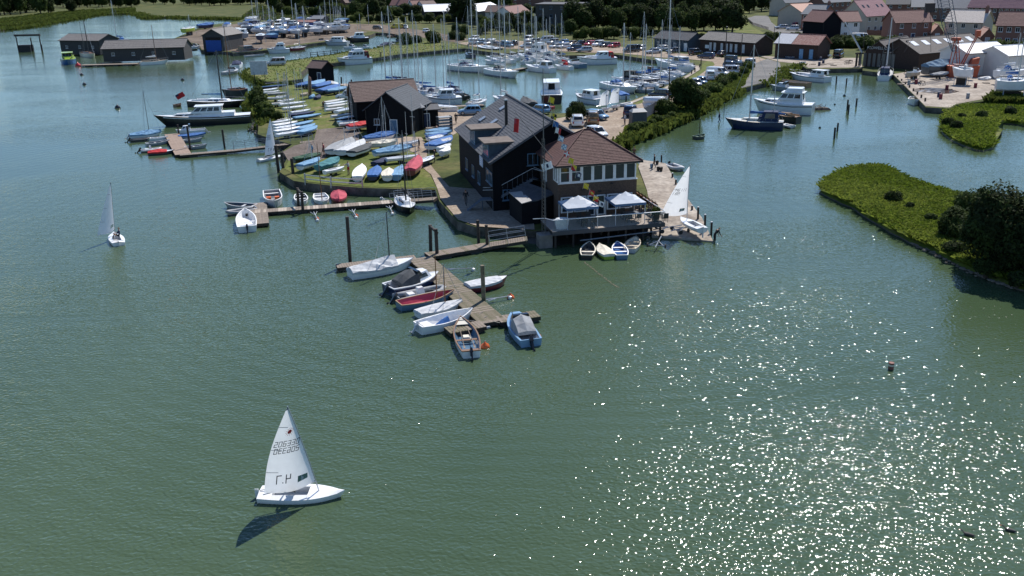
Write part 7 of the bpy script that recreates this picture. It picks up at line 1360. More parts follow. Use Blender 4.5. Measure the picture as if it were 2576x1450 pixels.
# crane
cp = P('D', 1945, 775, LZ); cr = thing('dockside_crane', 'orange dockside crane with blue lattice jib on the right quay', 'crane', cp, R(-8)); OR = M('crane_orange', (.42, .085, .035), .65, .25, 1.2); JB = M('jib_blue', (.06, .085, .12), .6)
MB().hexa([(-2.7, -1.3, 0), (2.6, -1.3, 0), (2.6, 1.3, 0), (-2.7, 1.3, 0)], [(-3.0, -1.4, 2.3), (2.9, -1.4, 2.3), (2.9, 1.4, 2.3), (-3.0, 1.4, 2.3)]).build('base', OR, cr); MB().box(-1.8, 2.4, -1.1, 1.1, 2.303, 2.6).build('machine_deck', M('pinkish_plate', (.45, .28, .24), .7), cr); MB().hexa([(1.2, -.9, 2.6), (2.7, -.9, 2.6), (2.7, .9, 2.6), (1.2, .9, 2.6)], [(1.6, -.7, 3.6), (2.9, -.7, 3.9), (2.9, .7, 3.9), (1.6, .7, 3.6)]).build('winch_house', OR, cr)
for x in (-2.4, -.9):
 for k in (-1, 1): MB().tube((x, -.8 * k, 2.6), (-1.9 + .3 * k, -.2 * k, 7.4), .09, .08, 6).build('gantry_leg', OR, cr)
for k in (-1, 1): MB().tube((-.2, .6 * k, 2.6), (2.0, .4 * k, 8.3), .13, .1, 6).build('back_frame', OR, cr)
MB().box(1.6, 2.4, -.6, .6, 8.0, 9.2).build('counterweight', OR, cr); MB().box(-2.8, -1.2, -.6, .6, 7.2, 7.8).build('cab_frame', OR, cr)
for zz in (3.6, 4.8, 6.0): MB().tube((-2.3, -.7, zz), (-1.0, -.6, zz + .3), .05, .05, 4).build('cross_brace', OR, cr)
jb0 = Vector((-2.0, 0, 5)); jt = at_depth(*px('D', 1735, -60), cp.y + 2); jt = Vector(((jt - cp).x, 0, (jt - cp).z)); mb = MB(); n = 20
cs = [(-1, -1), (1, -1), (1, 1), (-1, 1)]
def jp(t, k): w_ = .35 + .75 * min(1, t * 2.2); c = jb0.lerp(jt, t); return Vector((c.x + cs[k][0] * w_, c.y + cs[k][1] * w_, c.z))
for i in range(n):
 for k in range(4):
  mb.tube(jp(i / n, k), jp((i + 1) / n, k), .07, .07, 5); mb.tube(jp(i / n, k), jp((i + 1) / n, (k + 1) % 4), .035, .035, 4)
mb.build('lattice_jib', JB, cr); q = jb0.lerp(jt, .6); MB().box(q.x - 4.6, q.x - 2.8, -.4, .4, q.z + 1, q.z + 2.8).build('jib_head', M('crane_dark', (.04, .03, .03), .7), cr)
mb = MB(); hk = Vector((q.x - 3.6, 0, q.z + 1.5)); mb.tube(hk, (hk.x - 4, 0, 5), .04, .04, 4); mb.tube(hk, (hk.x + 1.2, 0, 5), .04, .04, 4); mb.build('cable', M('crane_dark', (.04, .03, .03), .7), cr)
# derrick by the workshop
dk = P('D', 885, 670, LZ); dr_ = thing('derrick', 'dark post derrick with long pale jib at the workshop quay', 'crane', dk); hA = at_depth(*px('D', 890, 540), dk.y).z - LZ; tA = at_depth(*px('D', 945, 530), dk.y) - dk; tB = at_depth(*px('D', 778, 228), dk.y) - dk
MB().tube((0, 0, -.2), (0, 0, hA), .25, .22, 7).build('post', WOODD, dr_); MB().tube((-.4, 0, hA), (7.5, 0, hA + .2), .22, .2, 6).build('beam', WOODD, dr_); MB().tube(tA, tB, .2, .14, 6).build('jib', M('pale_jib', (.5, .52, .55), .5), dr_)
# ================================================================ cars
KG = 'cars in the far car park'
for s, l, k, c in (('g140,580>20,560', 'white pickup-like car at the far left of the car park', 'suv', 'white'), ('g270,560>110,580', 'silver blue hatchback second from the left of the front row', 'hatch', 'steelblue'), ('g500,570>300,595', 'white estate third from the left in the car park', 'estate', 'white'), ('g470,605>600,610', 'dark brown low car behind the sailing boats', 'saloon', 'bronze'), ('g780,600>610,580', 'white roofed grey hatchback in the left part of the car park', 'hatch', 'paleGrey'), ('g720,615>880,640', 'blue hatchback nose to tail with the white roofed one', 'hatch', 'steelblue'), ('g960,610>840,570', 'black hatchback at the right end of the left row', 'hatch', 'black'), ('g1280,500>1100,545', 'white people carrier at the hedge, left of the bright blue car', 'minibus', 'white'), ('g1240,640>1060,650', 'silver hatchback alone on the gravel', 'hatch', 'silver'), ('g1400,540>1260,560', 'dark hatchback beside the white people carrier', 'hatch', 'darkgrey'), ('g1650,530>1440,540', 'tall white minibus at the hedge', 'minibus', 'white'), ('g1780,560>1580,585', 'grey off-roader with white roof', 'suv', 'grey'), ('g2000,560>1790,590', 'bright blue hatchback in the hedge row', 'hatch', 'blue'), ('g2150,590>1990,610', 'dark bronze car with sun glare', 'saloon', 'bronze'), ('g2320,590>2160,600', 'black saloon in the hedge row', 'saloon', 'black'), ('g2500,590>2340,610', 'dark red hatchback left of the white off-roader', 'hatch', 'red'), ('g2000,640>1800,660', 'white hatchback in the front row', 'hatch', 'white'), ('g1830,640>1640,660', 'pale low coupe in the front row', 'saloon', 'paleGrey'), ('g2230,690>1990,710', 'dark navy off-roader in the front row', 'suv', 'navy'), ('g2440,720>2180,730', 'silver estate nearest the sports cruiser', 'estate', 'silver'),
                   ('C920,460>810,475', 'white off-roader in the hedge row, right part', 'suv', 'white'), ('C980,470>890,480', 'dark hatchback between the white off-roader and the red car', 'hatch', 'darkgrey'), ('C1080,475>970,485', 'bright red hatchback at the right of the hedge row', 'hatch', 'red'), ('C1280,520>1125,530', 'black van-like car before the slate blue hut', 'minibus', 'black'), ('C1325,500>1270,515', 'small silver car at the hedge by the slate blue hut', 'hatch', 'silver'), ('C1500,535>1345,545', 'silver white saloon parked before the slate blue hut', 'saloon', 'silver'), ('C1560,515>1460,500', 'white hatchback behind the silver white saloon', 'hatch', 'white'), ('C1680,530>1560,540', 'dark car before the slate blue hut door', 'hatch', 'darkgrey'),
                   ('C1790,560>1900,545', 'black off-roader between the hut and the brown shed', 'suv', 'black'), ('C2005,590>1900,585', 'dark estate before the long brown shed', 'estate', 'navy'), ('C2040,590>2180,545', 'dark saloon against the long brown shed', 'saloon', 'black'), ('C2170,640>2280,650', 'dark boxy off-roader on the quay track', 'jeep', 'darkgrey'), ('C2160,680>2250,690', 'dark blue car under the boxy off-roader', 'hatch', 'navy'), ('C2420,670>2340,690', 'white roofed off-roader at the track corner', 'jeep', 'white'), ('C2290,690>2360,700', 'small black car by the track corner', 'hatch', 'black')): car(s, l, k, c, KG)
TG = 'vehicles on the quay track'
car('C2265,755>2075,750', 'silver minibus beside the tall dark pole', 'minibus', 'silver', TG); car('C2010,840>1970,770', 'white panel van seen from behind on the quay track', 'van', 'white', TG, panel=True); car('C2040,770>2110,775', 'white van partly hidden by the panel van', 'van', 'white', TG, panel=True); car('C1870,820>1950,880', 'dark blue car facing the camera by the big bush', 'hatch', 'steelblue', TG); car('C1830,850>1880,890', 'silver car with blazing windscreen by the big bush', 'hatch', 'silver', TG)
car('C1330,1100>1610,1095', 'white panel van behind the grey fence', 'van', 'white', TG, panel=True); car('C1560,1000>1420,985', 'white roofed dark car beyond the white van', 'suv', 'black', TG); car('C1150,1200>1240,1130', 'dark navy off-roader beside the boat rack', 'suv', 'navy', TG); car('C670,1300>640,1230', 'white off-roader seen from behind beside the store block', 'suv', 'white', TG); car('C830,1290>790,1200', 'dark brown off-roader with spare wheel', 'jeep', 'bronze', TG); car('C790,1190>920,1210', 'light blue hatchback behind the brown off-roader', 'hatch', 'lightblue', TG); car('C790,1360>920,1400', 'white hatchback half hidden by the hipped roof', 'hatch', 'white', TG)
car('C330,1150>240,1130', 'pale blue car behind the slate roof, left one', 'hatch', 'lightblue', TG)
car('F1570,345>1440,350', 'pale blue car parked behind the tall black hall', 'hatch', 'lightblue', TG); car('B990,1000>860,1000', 'white car parked beside the brown roofed shed', 'suv', 'white', TG); car('e1180,990>930,1000', 'pale green van on the grassy marina bank', 'minibus', 'paleGrey', TG)
LGp = 'vehicles along the lane'
car('c660,590>810,590', 'dark car with bright bonnet on the lane', 'hatch', 'bronze', LGp); car('c1190,580>1040,580', 'yellow van on the lane', 'van', 'yellow', LGp, panel=True); car('c1240,560>1350,600', 'silver hatchback next to the yellow van', 'hatch', 'silver', LGp); car('c1640,650>1790,670', 'white hatchback alone on the lane', 'hatch', 'white', LGp); car('B2230,410>2150,420', 'white car at the left end beside the lane mouth', 'suv', 'white', LGp); car('B2300,440>2200,440', 'silver car second beside the lane mouth', 'hatch', 'silver', LGp); car('B2400,440>2300,435', 'white estate third beside the lane mouth', 'estate', 'white', LGp); car('B2560,470>2450,465', 'silver blue car fourth beside the lane mouth', 'hatch', 'steelblue', LGp); car('B90,30>130,60', 'silver car on the top left track', 'hatch', 'silver', LGp); car('c890,450>1010,470', 'dark blue car beside the lane hedge', 'hatch', 'navy', LGp)
SG = 'vehicles on the estate'
car('a380,580>160,585', 'silver estate on the estate parking bay', 'estate', 'silver', SG); car('a580,610>400,610', 'white off-roader on the estate parking bay', 'suv', 'white', SG); car('a530,555>650,545', 'red hatchback behind the white off-roader', 'suv', 'red', SG); car('a1680,830>2060,860', 'white long delivery van below the white house', 'bigvan', 'white', SG, panel=True); car('b2120,990>2360,970', 'dark blue car beside the right brick house', 'suv', 'navy', SG); car('b2400,1010>2560,1030', 'silver car at the right end of the estate road', 'hatch', 'silver', SG); car('a1330,1200>1500,1120', 'black van parked on the workshop quay', 'van', 'black', SG)
# ================================================================ sheds, workshops, houses
def shed(s, label, depth, wh, rh, wall, roof, gable=False, wins=0, doors=(), **k): return house(s, label, depth, wh, rh, wall, roof, gable, wins=wins, storeys=1, doors=doors, name='shed', cat='shed', group='sheds round the harbour', winw=k.pop('winw', .9), winh=k.pop('winh', .9), wincol=k.pop('wincol', 'paleGrey'), **k)
sA = shed('A620,535>1010,540', 'far long grey boat shed on the left spit', 9, 3.9, 1.6, 'grey', 'asb', wins=3, z=.6, course=.9)
sB = shed('A1045,610>1860,590', 'near long grey boat shed with ribbed roof on the left spit', 8, 3.2, 1.9, 'grey', 'asb', wins=4, z=1.0, course=.9)
bh = shed('A2055,525>2265,525', 'tall boathouse with royal blue double doors', 12, 4.9, 1.9, 'grey', 'asb', gable=True, z=.6)
MB().box(-2.6, 2.6, -.12, -.01, .1, 3.5).build('boat_door', wallm('blue'), bh)
for i in range(6): MB().box(-2.5 + i * .85, -1.8 + i * .85, -.14, -.125, 3.65, 4.4).build('door_light', GLASS, bh)
for x in (-2.8, 2.8): MB().tube((x, -.3, -2), (x, -.3, .6), .2, .2, 6).build('stilt', WOODD, bh)
shed('B365,285>580,290', 'low blue shed in the far yard', 4, 2.6, .6, 'blue', 'rust', z=OZ); shed('B560,270>670,270', 'dark grey garage beside the blue yard shed', 6, 3.2, 1.2, 'grey', 'grey', z=OZ, doors=(.4,))
hut = shed('B535,825>670,835', 'small black lookout hut at the marina mouth', 3.6, 3.2, 1.2, 'black', 'brown', gable=False, z=OZ, wins=1, doors=(.8,))

b0 = P('F', 455, 520, OZ);
bs1 = shed('F470,540>920,550', 'black boarded shed with blue grey roof and gable to the camera', 9, 3.6, 2.5, 'black', 'bluesl', gable=True, wins=2, doors=(.62,), z=OZ, doorm=paint('steelblue'), course=.35)
bs2 = shed('F380,445>1000,400', 'long brown tile roofed barn behind the black gable shed', 8, 3.6, 2.4, 'black', 'brown', z=OZ, course=.35)
shed('F925,520>1040,500', 'small black lean-to with grey roof right of the gable shed', 4, 3.4, .8, 'black', 'grey', z=OZ); shed('F1040,480>1195,470', 'low black store right of the grey roofed lean-to', 4, 2.7, .5, 'black', 'dark', z=OZ, doors=(.2,))
shed('C1430,490>1770,520', 'slate blue harbour hut with white windows', 6, 3.0, 1.7, 'slate', 'dark', wins=4, z=OZ, doors=(.93,), doorm=paint('white'), wincol='white', course=.5)
lb = shed('C1890,520>2440,565', 'long red brown shed with pale shutters', 7, 3.3, 1.7, 'brownb', 'asb', z=OZ, course=.6)
Wl = (pts('C1890,520 2440,565', OZ)[1] - pts('C1890,520 2440,565', OZ)[0]).length
for u in (.2, .28, .41, .5, .58, .67, .8): MB().box(-Wl / 2 + u * Wl - .42, -Wl / 2 + u * Wl + .42, -.06, -.01, .5, 2.6).build('shutter', paint('paleGrey'), lb)
MB().box(-Wl / 2 + .1 * Wl, -Wl / 2 + .17 * Wl, -.07, -.01, 1.0, 1.9).build('sign_board', paint('white'), lb)
rs = shed('a130,1160>980,1210', 'brown shed with patchy rusty tin roof by the workshop quay', 6.5, 3.6, 2.0, 'brownb', 'rust', z=OZ, doorm=paint('lightblue'))
Wr = (pts('a130,1160 980,1210', OZ)[1] - pts('a130,1160 980,1210', OZ)[0]).length
for u in (.63, .86): MB().box(-Wr / 2 + u * Wr - .5, -Wr / 2 + u * Wr + .5, -.07, -.01, .1, 2.4).build('blue_door', paint('lightblue'), rs)
mb = MB(); mb.slab([(-Wr / 2 - .3, -.37, 3.5), (Wr / 2 + .3, -.37, 3.5), (Wr / 2 + .3, 3.25, 5.7), (-Wr / 2 - .3, 3.25, 5.7)], 0, .4, 0, .98, .06, .03); mb.build('pale_sheet', M('pale_tin', (.5, .5, .52), .5, .15), rs)
# workshops on the creek
w1 = shed('D965,690>1220,705', 'tall brown workshop gable lettered on its front', 16, 3.9, 2.2, 'brownb', 'dkb', gable=True, z=.5)
put('lettering', text_mesh('BEDWELL CO', .85, paint('paleGrey')), w1, (0, -.06, 4.6)).rotation_euler = (R(90), 0, 0)
w2 = shed('D1225,705>1500,720', 'wide brown workshop gable with glazed doors beside the lettered one', 11, 3.9, 2.4, 'brownb', 'dkb', gable=True, z=.5)
for w_, n, wid in ((w1, 8, 8.6), (w2, 7, 6.5)):
 for i in range(n): MB().box(-wid / 2 + i * wid / n, -wid / 2 + (i + .6) * wid / n, -.08, -.01, .5, 3.4).build('glazed_strip', M('dusty_glass', (.1, .1, .1), .3), w_)
w3 = shed('D1505,712>2200,640', 'long dark roofed workshop with six white skylights', 11, 3.6, 2.7, 'brownb', 'dkb', z=OZ)
ww = (pts('D1505,712 2200,640', OZ)[1] - pts('D1505,712 2200,640', OZ)[0]).length; qq = [(-ww / 2 - .35, -.35, 3.53), (ww / 2 + .35, -.35, 3.53), (ww / 2 + .35, 5.5, 6.4), (-ww / 2 - .35, 5.5, 6.4)]
for i in range(6): mb = MB(); mb.slab(qq, .07 + i * .155, .135 + i * .155, .5, .78, .08, .08); mb.build('skylight', M('skylight_white', (.8, .8, .8), .3), w3)
for s, l, d_, h_ in (('D1980,770>2390,745', 'white fabric storage tent behind the crane', 8, 4.6), ('D2390,790>2660,770', 'white fabric storage tent at the right edge', 8, 4.4)): shed(s, l, d_, h_, 1.5, 'white', 'white', z=OZ)
shed('b520,1330>1000,1290', 'low store with pinkish roof under the long workshop', 4, 3.0, .5, 'tin', 'terr', z=OZ)
# estate houses
house('a185,530>660,560', 'cream rendered house, gable to the road, orange verge', 10, 5.3, 2.6, 'cream', 'terr', gable=True, wins=0, doors=())
house('a655,605>1060,622', 'brick house with pale grey roof and balcony', 9, 5.4, 2.8, 'brick', 'grey', wins=3, doors=(.35,), chimney=(.45, .5), sidewins=1)
hb1 = house('a1080,830>1440,808', 'black gabled house wing at the bend of the estate road', 9, 5.6, 2.9, 'black', 'red', gable=True, wins=0, doors=())
house('a1445,808>1830,800', 'white rendered house wing with red tiled roof joined to the black gable', 8, 5.4, 2.6, 'white', 'red', wins=2, doors=(), sidewins=1)
house('a1945,690>2470,650', 'cream house with broad pink roof and four skylights', 11, 5.6, 4.6, 'cream', 'pink', wins=4, doors=(.6,), sky=4, sidewins=1, course=.5)
house('b-40,835>690,815', 'double fronted brick house with brown tiles and tall chimney', 8.5, 5.3, 3.0, 'brick', 'red', wins=3, doors=(.5,), chimney=(.47, .45), course=.5)
house('b940,820>1690,850', 'cream house with pale sunlit roof and brick chimney', 8.5, 5.4, 3.0, 'cream', 'sand', wins=3, doors=(.45,), chimney=(.46, .4))
house('b1965,940>2660,960', 'dark brick house with brown tiles at the right edge', 8.5, 5.6, 3.2, 'brick', 'red', wins=4, doors=(.6,), course=.5)
house('b1410,460>2010,480', 'brick terrace end with pink roof and skylights, left half', 10, 5.6, 5.0, 'brick2', 'pink', wins=5, doors=(.5,), sky=4, course=.6); house('b2015,480>2700,500', 'brick terrace with pink roof and skylights, right half', 10, 5.6, 5.0, 'brick2', 'pink', wins=6, doors=(.5,), sky=6, course=.6)
house('a330,330>900,300', 'cream house with grey roof and skylights behind the brick one', 10, 5.6, 4.2, 'cream', 'grey', wins=3, sky=4, doors=()); house('a1110,330>1640,300', 'brick terrace with grey roofs and white windows behind', 9, 5.6, 3.4, 'brick', 'grey', wins=5, doors=(.5,), chimney=(-.3, .5))
house('a2360,330>2900,330', 'slate roofed house beyond the pink roof', 9, 4.8, 2.8, 'brick', 'dark', wins=3, doors=()); house('b290,400>720,400', 'grey roofed house behind the double fronted brick one', 9, 4.8, 2.6, 'brick', 'grey', wins=3, doors=()); house('b680,420>1420,440', 'broad grey roofed house behind the pale sunlit roof', 11, 4.8, 4.0, 'brick2', 'grey', wins=4, doors=())
house('b0,250>430,250', 'sand roofed house in the far row', 9, 4.6, 2.6, 'cream', 'sand', wins=3, doors=()); house('b560,200>900,190', 'pinkish gable house in the far row', 9, 4.8, 3.2, 'brick', 'terr', wins=2, doors=(), gable=True); house('b900,120>1250,110', 'red roofed house in the farthest row', 9, 4.8, 3.2, 'brick', 'pink', wins=3, doors=())
for s, l in (('b700,830>930,830', 'brick garage between the double fronted and the cream house'), ('b1690,920>1950,920', 'brick garage between the cream and the dark brick house')): house(s, l, 6, 2.5, 2.0, 'brick', 'terr', gable=True, wins=0, storeys=1, doors=(.5,), doorm=paint('paleGrey'), name='garage', cat='garage')
# town houses along the lane
TH = 'old houses beyond the lane'
house('c990,300>1310,300', 'old white house with red roof and tall chimney beyond the lane', 9, 4.8, 3.6, 'white', 'red', wins=3, doors=(), chimney=(-.05, .4), group=TH); house('c1340,300>1470,310', 'white and black gabled cottage, left of two', 8, 4.2, 2.8, 'white', 'red', gable=True, wins=1, doors=(), group=TH); house('c1500,300>1680,310', 'white and black gabled cottage, right of two', 8, 4.2, 2.6, 'white', 'brown', gable=True, wins=1, doors=(), group=TH)
house('c1690,400>2330,380', 'long dark boat store with dazzling pale roof', 14, 3.6, 2.8, 'black', 'white', wins=2, doors=(), storeys=1, group=TH); house('c2050,390>2440,370', 'low dark cabin with two white windows', 5, 3.2, .8, 'black', 'white', wins=3, doors=(), storeys=1, group=TH)
house('B2180,220>2480,170', 'dark hall with wide pale roof behind the brown cottage', 12, 4.0, 2.6, 'grey', 'white', wins=0, doors=(), group=TH); house('B2310,220>2510,220', 'cottage with brown roof and white gable', 8, 4.2, 2.4, 'white', 'brown', gable=False, wins=2, doors=(), group=TH); house('g860,180>1220,120', 'pale stone house with faded red roof', 8, 4.4, 2.6, 'white', 'red', wins=2, doors=(), group=TH)
house('c430,120>600,110', 'red gabled house among the trees', 9, 5, 3.4, 'brick', 'red', gable=True, wins=1, doors=(), group=TH); house('c880,200>1000,190', 'brown roofed cottage left of the old white house', 8, 4.5, 2.6, 'brick2', 'brown', wins=2, doors=(), group=TH); house('c100,200>300,190', 'low brown house among trees at the yard', 8, 4, 2.6, 'brick2', 'brown', wins=2, doors=(), group=TH); house('c1660,210>1900,190', 'red roofed cottage behind the pale roofed store', 8, 4.5, 2.6, 'brick', 'red', wins=2, doors=(), group=TH)
fb = house('C240,290>660,300', 'large dark modern house with flat topped roof terrace in the trees', 14, 9.0, .4, 'grey', 'dark', wins=4, storeys=3, doors=(), group=TH, wincol='steelblue'); house('C-40,70>400,60', 'dark roofed house with white skylights at the top of the frame', 10, 5, 4, 'brick2', 'dark', wins=3, sky=6, doors=(), group=TH); house('C2020,90>2350,85', 'tall slate grey house above the lawn', 10, 7.5, 1.6, 'slate', 'dark', wins=3, doors=(), group=TH)
for i in range(9): house('d%d,%d>%d,%d' % (720 + i * 62, 16 + (i % 3) * 3, 765 + i * 62, 14 + (i % 3) * 3), ('first', 'second', 'third', 'fourth', 'fifth', 'sixth', 'seventh', 'eighth', 'ninth')[i] + ' far house of the row along the top, from the left', 9, 5, 3.2, ('brick2', 'white', 'brick')[i % 3], ('brown', 'red', 'dark')[i % 3], wins=3, doors=(), group='far houses along the top')
# fences and walls
def fence_(s, label, h=1.4, m=WOODG, z=LZ, post=2.2, kind='boards', name='fence', n=None):
 ps = pts(s.replace('>', ' '), z); r = thing(name, label, 'fence', ps[0], 0, 'fences')
 for a_, b_ in zip(ps[:-1], ps[1:]):
  d = b_ - a_; Ln = d.length; yaw = math.atan2(d.y, d.x); k = max(1, int(Ln / post)); o_ = a_ - ps[0]
  for i in range(k + 1): q = o_ + d * (i / k); put('post', cached(('fpost', h, m.name), lambda mb: mb.box(-.07, .07, -.07, .07, -.3, h + .08), 'post', m), r, q, yaw)
  if kind == 'boards':
   kk = min(120, max(1, int(Ln / .3)))
   for i in range(kk): q = o_ + d * ((i + .5) / kk); put('board', cached(('fboard', h, m.name, round(Ln / kk, 2)), lambda mb: mb.box(-Ln / kk * .46, Ln / kk * .46, -.12, -.085, .05, h), 'board', m), r, q, yaw)
  else:
   for zz in (.45, .9): MB().box(0, Ln, -.03, .03, h * zz - .06, h * zz + .06).build('rail', m, r, o_, yaw)
 return r
fence_('C1210,1255>1330,1215 1470,1130', 'grey board fence round the dark shed by the car park', 2.0, M('grey_fence', (.16, .16, .17), .85, .2, 4)); fence_('C1470,1130>1560,1080', 'pale panel fence end beside the tall pole', 1.9, M('pale_panel', (.5, .5, .5), .8), post=1.2)
bin_ = thing('storage_shed', 'dark rounded plastic shed at the end of the grey fence', 'shed', P('C', 1265, 1255, OZ), R(10)); MB().hexa([(-1.2, -.9, 0), (1.2, -.9, 0), (1.2, .9, 0), (-1.2, .9, 0)], [(-1.1, -.8, 2.0), (1.1, -.8, 2.0), (1.1, .8, 2.0), (-1.1, .8, 2.0)]).build('wall', paint('darkgrey'), bin_); MB().hexa([(-1.2, -.9, 2.002), (1.2, -.9, 2.002), (1.2, .9, 2.002), (-1.2, .9, 2.002)], [(-.9, -.3, 2.4), (.9, -.3, 2.4), (.9, .3, 2.4), (-.9, .3, 2.4)]).build('roof', paint('grey'), bin_)
fence_('a0,720>410,790 830,830 1080,850', 'low post and rail fence below the estate road', 1.0, WOODD, kind='rail'); fence_('C2360,200>2420,250 2576,300', 'row of low posts round the estate road bend', .8, WOODD, kind='rail'); fence_('C1920,400>2500,420', 'dark mesh fence behind the long brown shed', 1.8, M('mesh_dark', (.04, .04, .04), .8), kind='rail'); fence_('A0,150>300,120 640,80 900,65 1330,50', 'dark boardwalk rail along the far left shore', 1.0, WOODD, kind='rail'); fence_('D420,340>540,345', 'short rail fence by the estate corner', 1.1, WOODD, kind='rail')
fence_('B550,570>820,545', 'post and wire fence on the creek side of the bank', 1.1, WOODD, kind='rail'); fence_('E2000,765>2260,795 2576,815', 'thin rail along the timber edge of the lawn', 1.0, STEEL, z=LZ, kind='rail')
wl = fence_('a1990,710>2260,720 2560,640', 'red brick garden wall below the pink roofed house', 1.6, wallm('brick'), kind='boards', name='garden_wall')
sgn = thing('harbour_sign', 'large pale notice board standing at the bank tip', 'sign', P('e', 730, 1330, .4));
for x in (-1.2, 1.2): MB().tube((x, 0, -2), (x, 0, 2.2), .1, .1, 6).build('post', WOODD, sgn)
MB().box(-1.9, 1.9, -.08, .08, 1.6, 4.6).build('board', paint('paleGrey'), sgn)
# optimists on the shore
for i, (sx, sy, ex, ey, tx, ty) in enumerate(((900, 1140, 985, 1130, 925, 925), (1000, 1115, 1090, 1105, 1055, 897))):
 r = skiff('C%d,%d>%d,%d' % (sx, sy, ex, ey), ('left' if i == 0 else 'right') + ' little dinghy with white square-headed sail on the car park edge', 'white', 'white', group='optimists with sails set', name='sailing_pram'); c = r.location; h = at_depth(*px('C', tx, ty), c.y).z - c.z; b_ = 2.0
 MB().tube((.6, 0, .2), (.6, 0, h * .93), .03, .025, 6).build('mast', ALU, r); mb = MB(); rr = []
 for j in range(7): v = j / 6; wv = b_ * (1 - .28 * v) * (1 if v < .8 else 1 - (v - .8) * 3.2); rr.append([(.58 - u / 4 * wv + .1 * v * v, -.25 * math.sin(math.pi * u / 4), .75 + (h - .8) * v + .3 * (u / 4) * v) for u in range(5)])
 so = mb.loft(rr).build('sail', SAILM, r, smooth=True)
 mb = MB(); mb.add([(.0 + .13 * math.cos(a * .785), -.27, h * .8 + .13 * math.sin(a * .785)) for a in range(8)], [tuple(range(8))]); mb.build('class_mark', M('sail_ink', (.05, .055, .07), .6), so); MB().tube((.6, 0, .75), (-2.0, -.05, .72), .025, .02, 5).build('boom', ALU, r)
rib('C1100,1075>1205,1060', 'grey inflatable on the shore beside the two little sails', 'paleGrey', console=False, ob=None, z=LZ, group='optimists with sails set', B=1.6)
# trolleys on the slip
for i, (x, y, yaw) in enumerate(((1560, 1045, 70), (1760, 890, 20), (1590, 880, 10))):
 t = thing('launching_trolley', ('wet launching trolley standing in the shallows by the tenders', 'empty launching trolley beside the dinghy on the slipway', 'upturned trolley under the terrace corner')[i], 'trolley', P('K', x, y, .25 if i == 0 else .6), R(yaw), 'launching trolleys'); MB().tube((0, -.75, .2), (0, .75, .2), .05, .05, 6).tube((-.6, 0, .2), (2.2, 0, .45), .05, .05, 6).tube((0, -.6, .25), (.8, 0, .4), .04, .04, 5).tube((0, .6, .25), (.8, 0, .4), .04, .04, 5).build('frame', STEEL, t)
 for s in (-1, 1): o = put('wheel', CACHE[('twh',)], t, (0, s * .8, .2)); o.rotation_euler = (R(90), 0, 0)
# ================================================================ people
for s, yaw, l, pose, top, leg, bare, z in ((('K', 2142, 1012), 15, 'person in black wetsuit bending at the foot of the slipway', 'bend', 'black', 'black', False, -.25), (('K', 1538, 245), 160, 'person in black with red bag at the far end of the slipway', 'carry', 'black', 'black', False, 1.1), (('K', 1333, 170), 90, 'person half hidden behind the roof corner by the slipway', 'stand', 'brown', 'navy', False, 1.0), (('F', 1000, 715), 200, 'person in black shirt carrying bags on the gravel path', 'carry', 'black', 'navy', True, OZ), (('F', 1370, 445), 250, 'person in black walking in the rear yard', 'walk', 'black', 'black', False, OZ), (('F', 1155, 830), 180, 'person in dark clothes beside the racing skiff', 'stand', 'black', 'black', False, OZ), (('F', 290, 960), 150, 'person in grey top and red shorts at the timber edge', 'reach', 'grey', 'red', True, OZ), (('F', 40, 760), 200, 'person in dark top standing left on the hard', 'stand', 'maroon', 'navy', True, OZ), (('E', 2075, 505), 210, 'person in light blue top on the beach', 'stand', 'lightblue', 'navy', True, OZ), (('E', 2188, 495), 170, 'person in dark red on the beach', 'walk', 'maroon', 'black', True, OZ), (('F', 1180, 570), 100, 'person in brown crouching by the stacked hulls', 'bend', 'brown', 'black', False, OZ), (('B', 680, 1105), 300, 'person in black bending by the white skiffs', 'bend', 'black', 'black', False, OZ), (('B', 318, 1040), 20, 'person in dark top among the white dinghies', 'reach', 'darkgrey', 'black', False, OZ), (('F', 1470, 1270), 80, 'person in the shade beside the outside stairs', 'walk', 'black', 'darkgrey', False, OZ), (('H', 795, 440), 10, 'person wading with a pole at the bow of the navy ketch', 'walk', 'navy', 'navy', False, -.3), (('C', 1135, 1260), 200, 'person in pale top by the plastic shed', 'stand', 'paleGrey', 'navy', False, OZ)): person(P(*s, z), R(yaw), l, pose, top, leg, bare)
for i, (x, y) in enumerate(((1512, 240), (1578, 268), (1607, 272), (1567, 205))):
 p = P('K', x, y, 1.1); o = thing('bucket', ('light blue crate', 'black tub, left', 'black tub, right', 'dark bucket on the post')[i] + ' beside the person with the red bag', 'container', p, 0, 'tubs on the slipway'); MB().lathe([(.16, 0), (.22, .4), (.23, .42), (.19, .4), (.15, .05)], 9).build('tub', paint('lightblue' if i == 0 else 'black'), o); MB().path([(.2, 0, .4), (0, 0, .58), (-.2, 0, .4)], .015, 4).build('handle', STEEL, o)
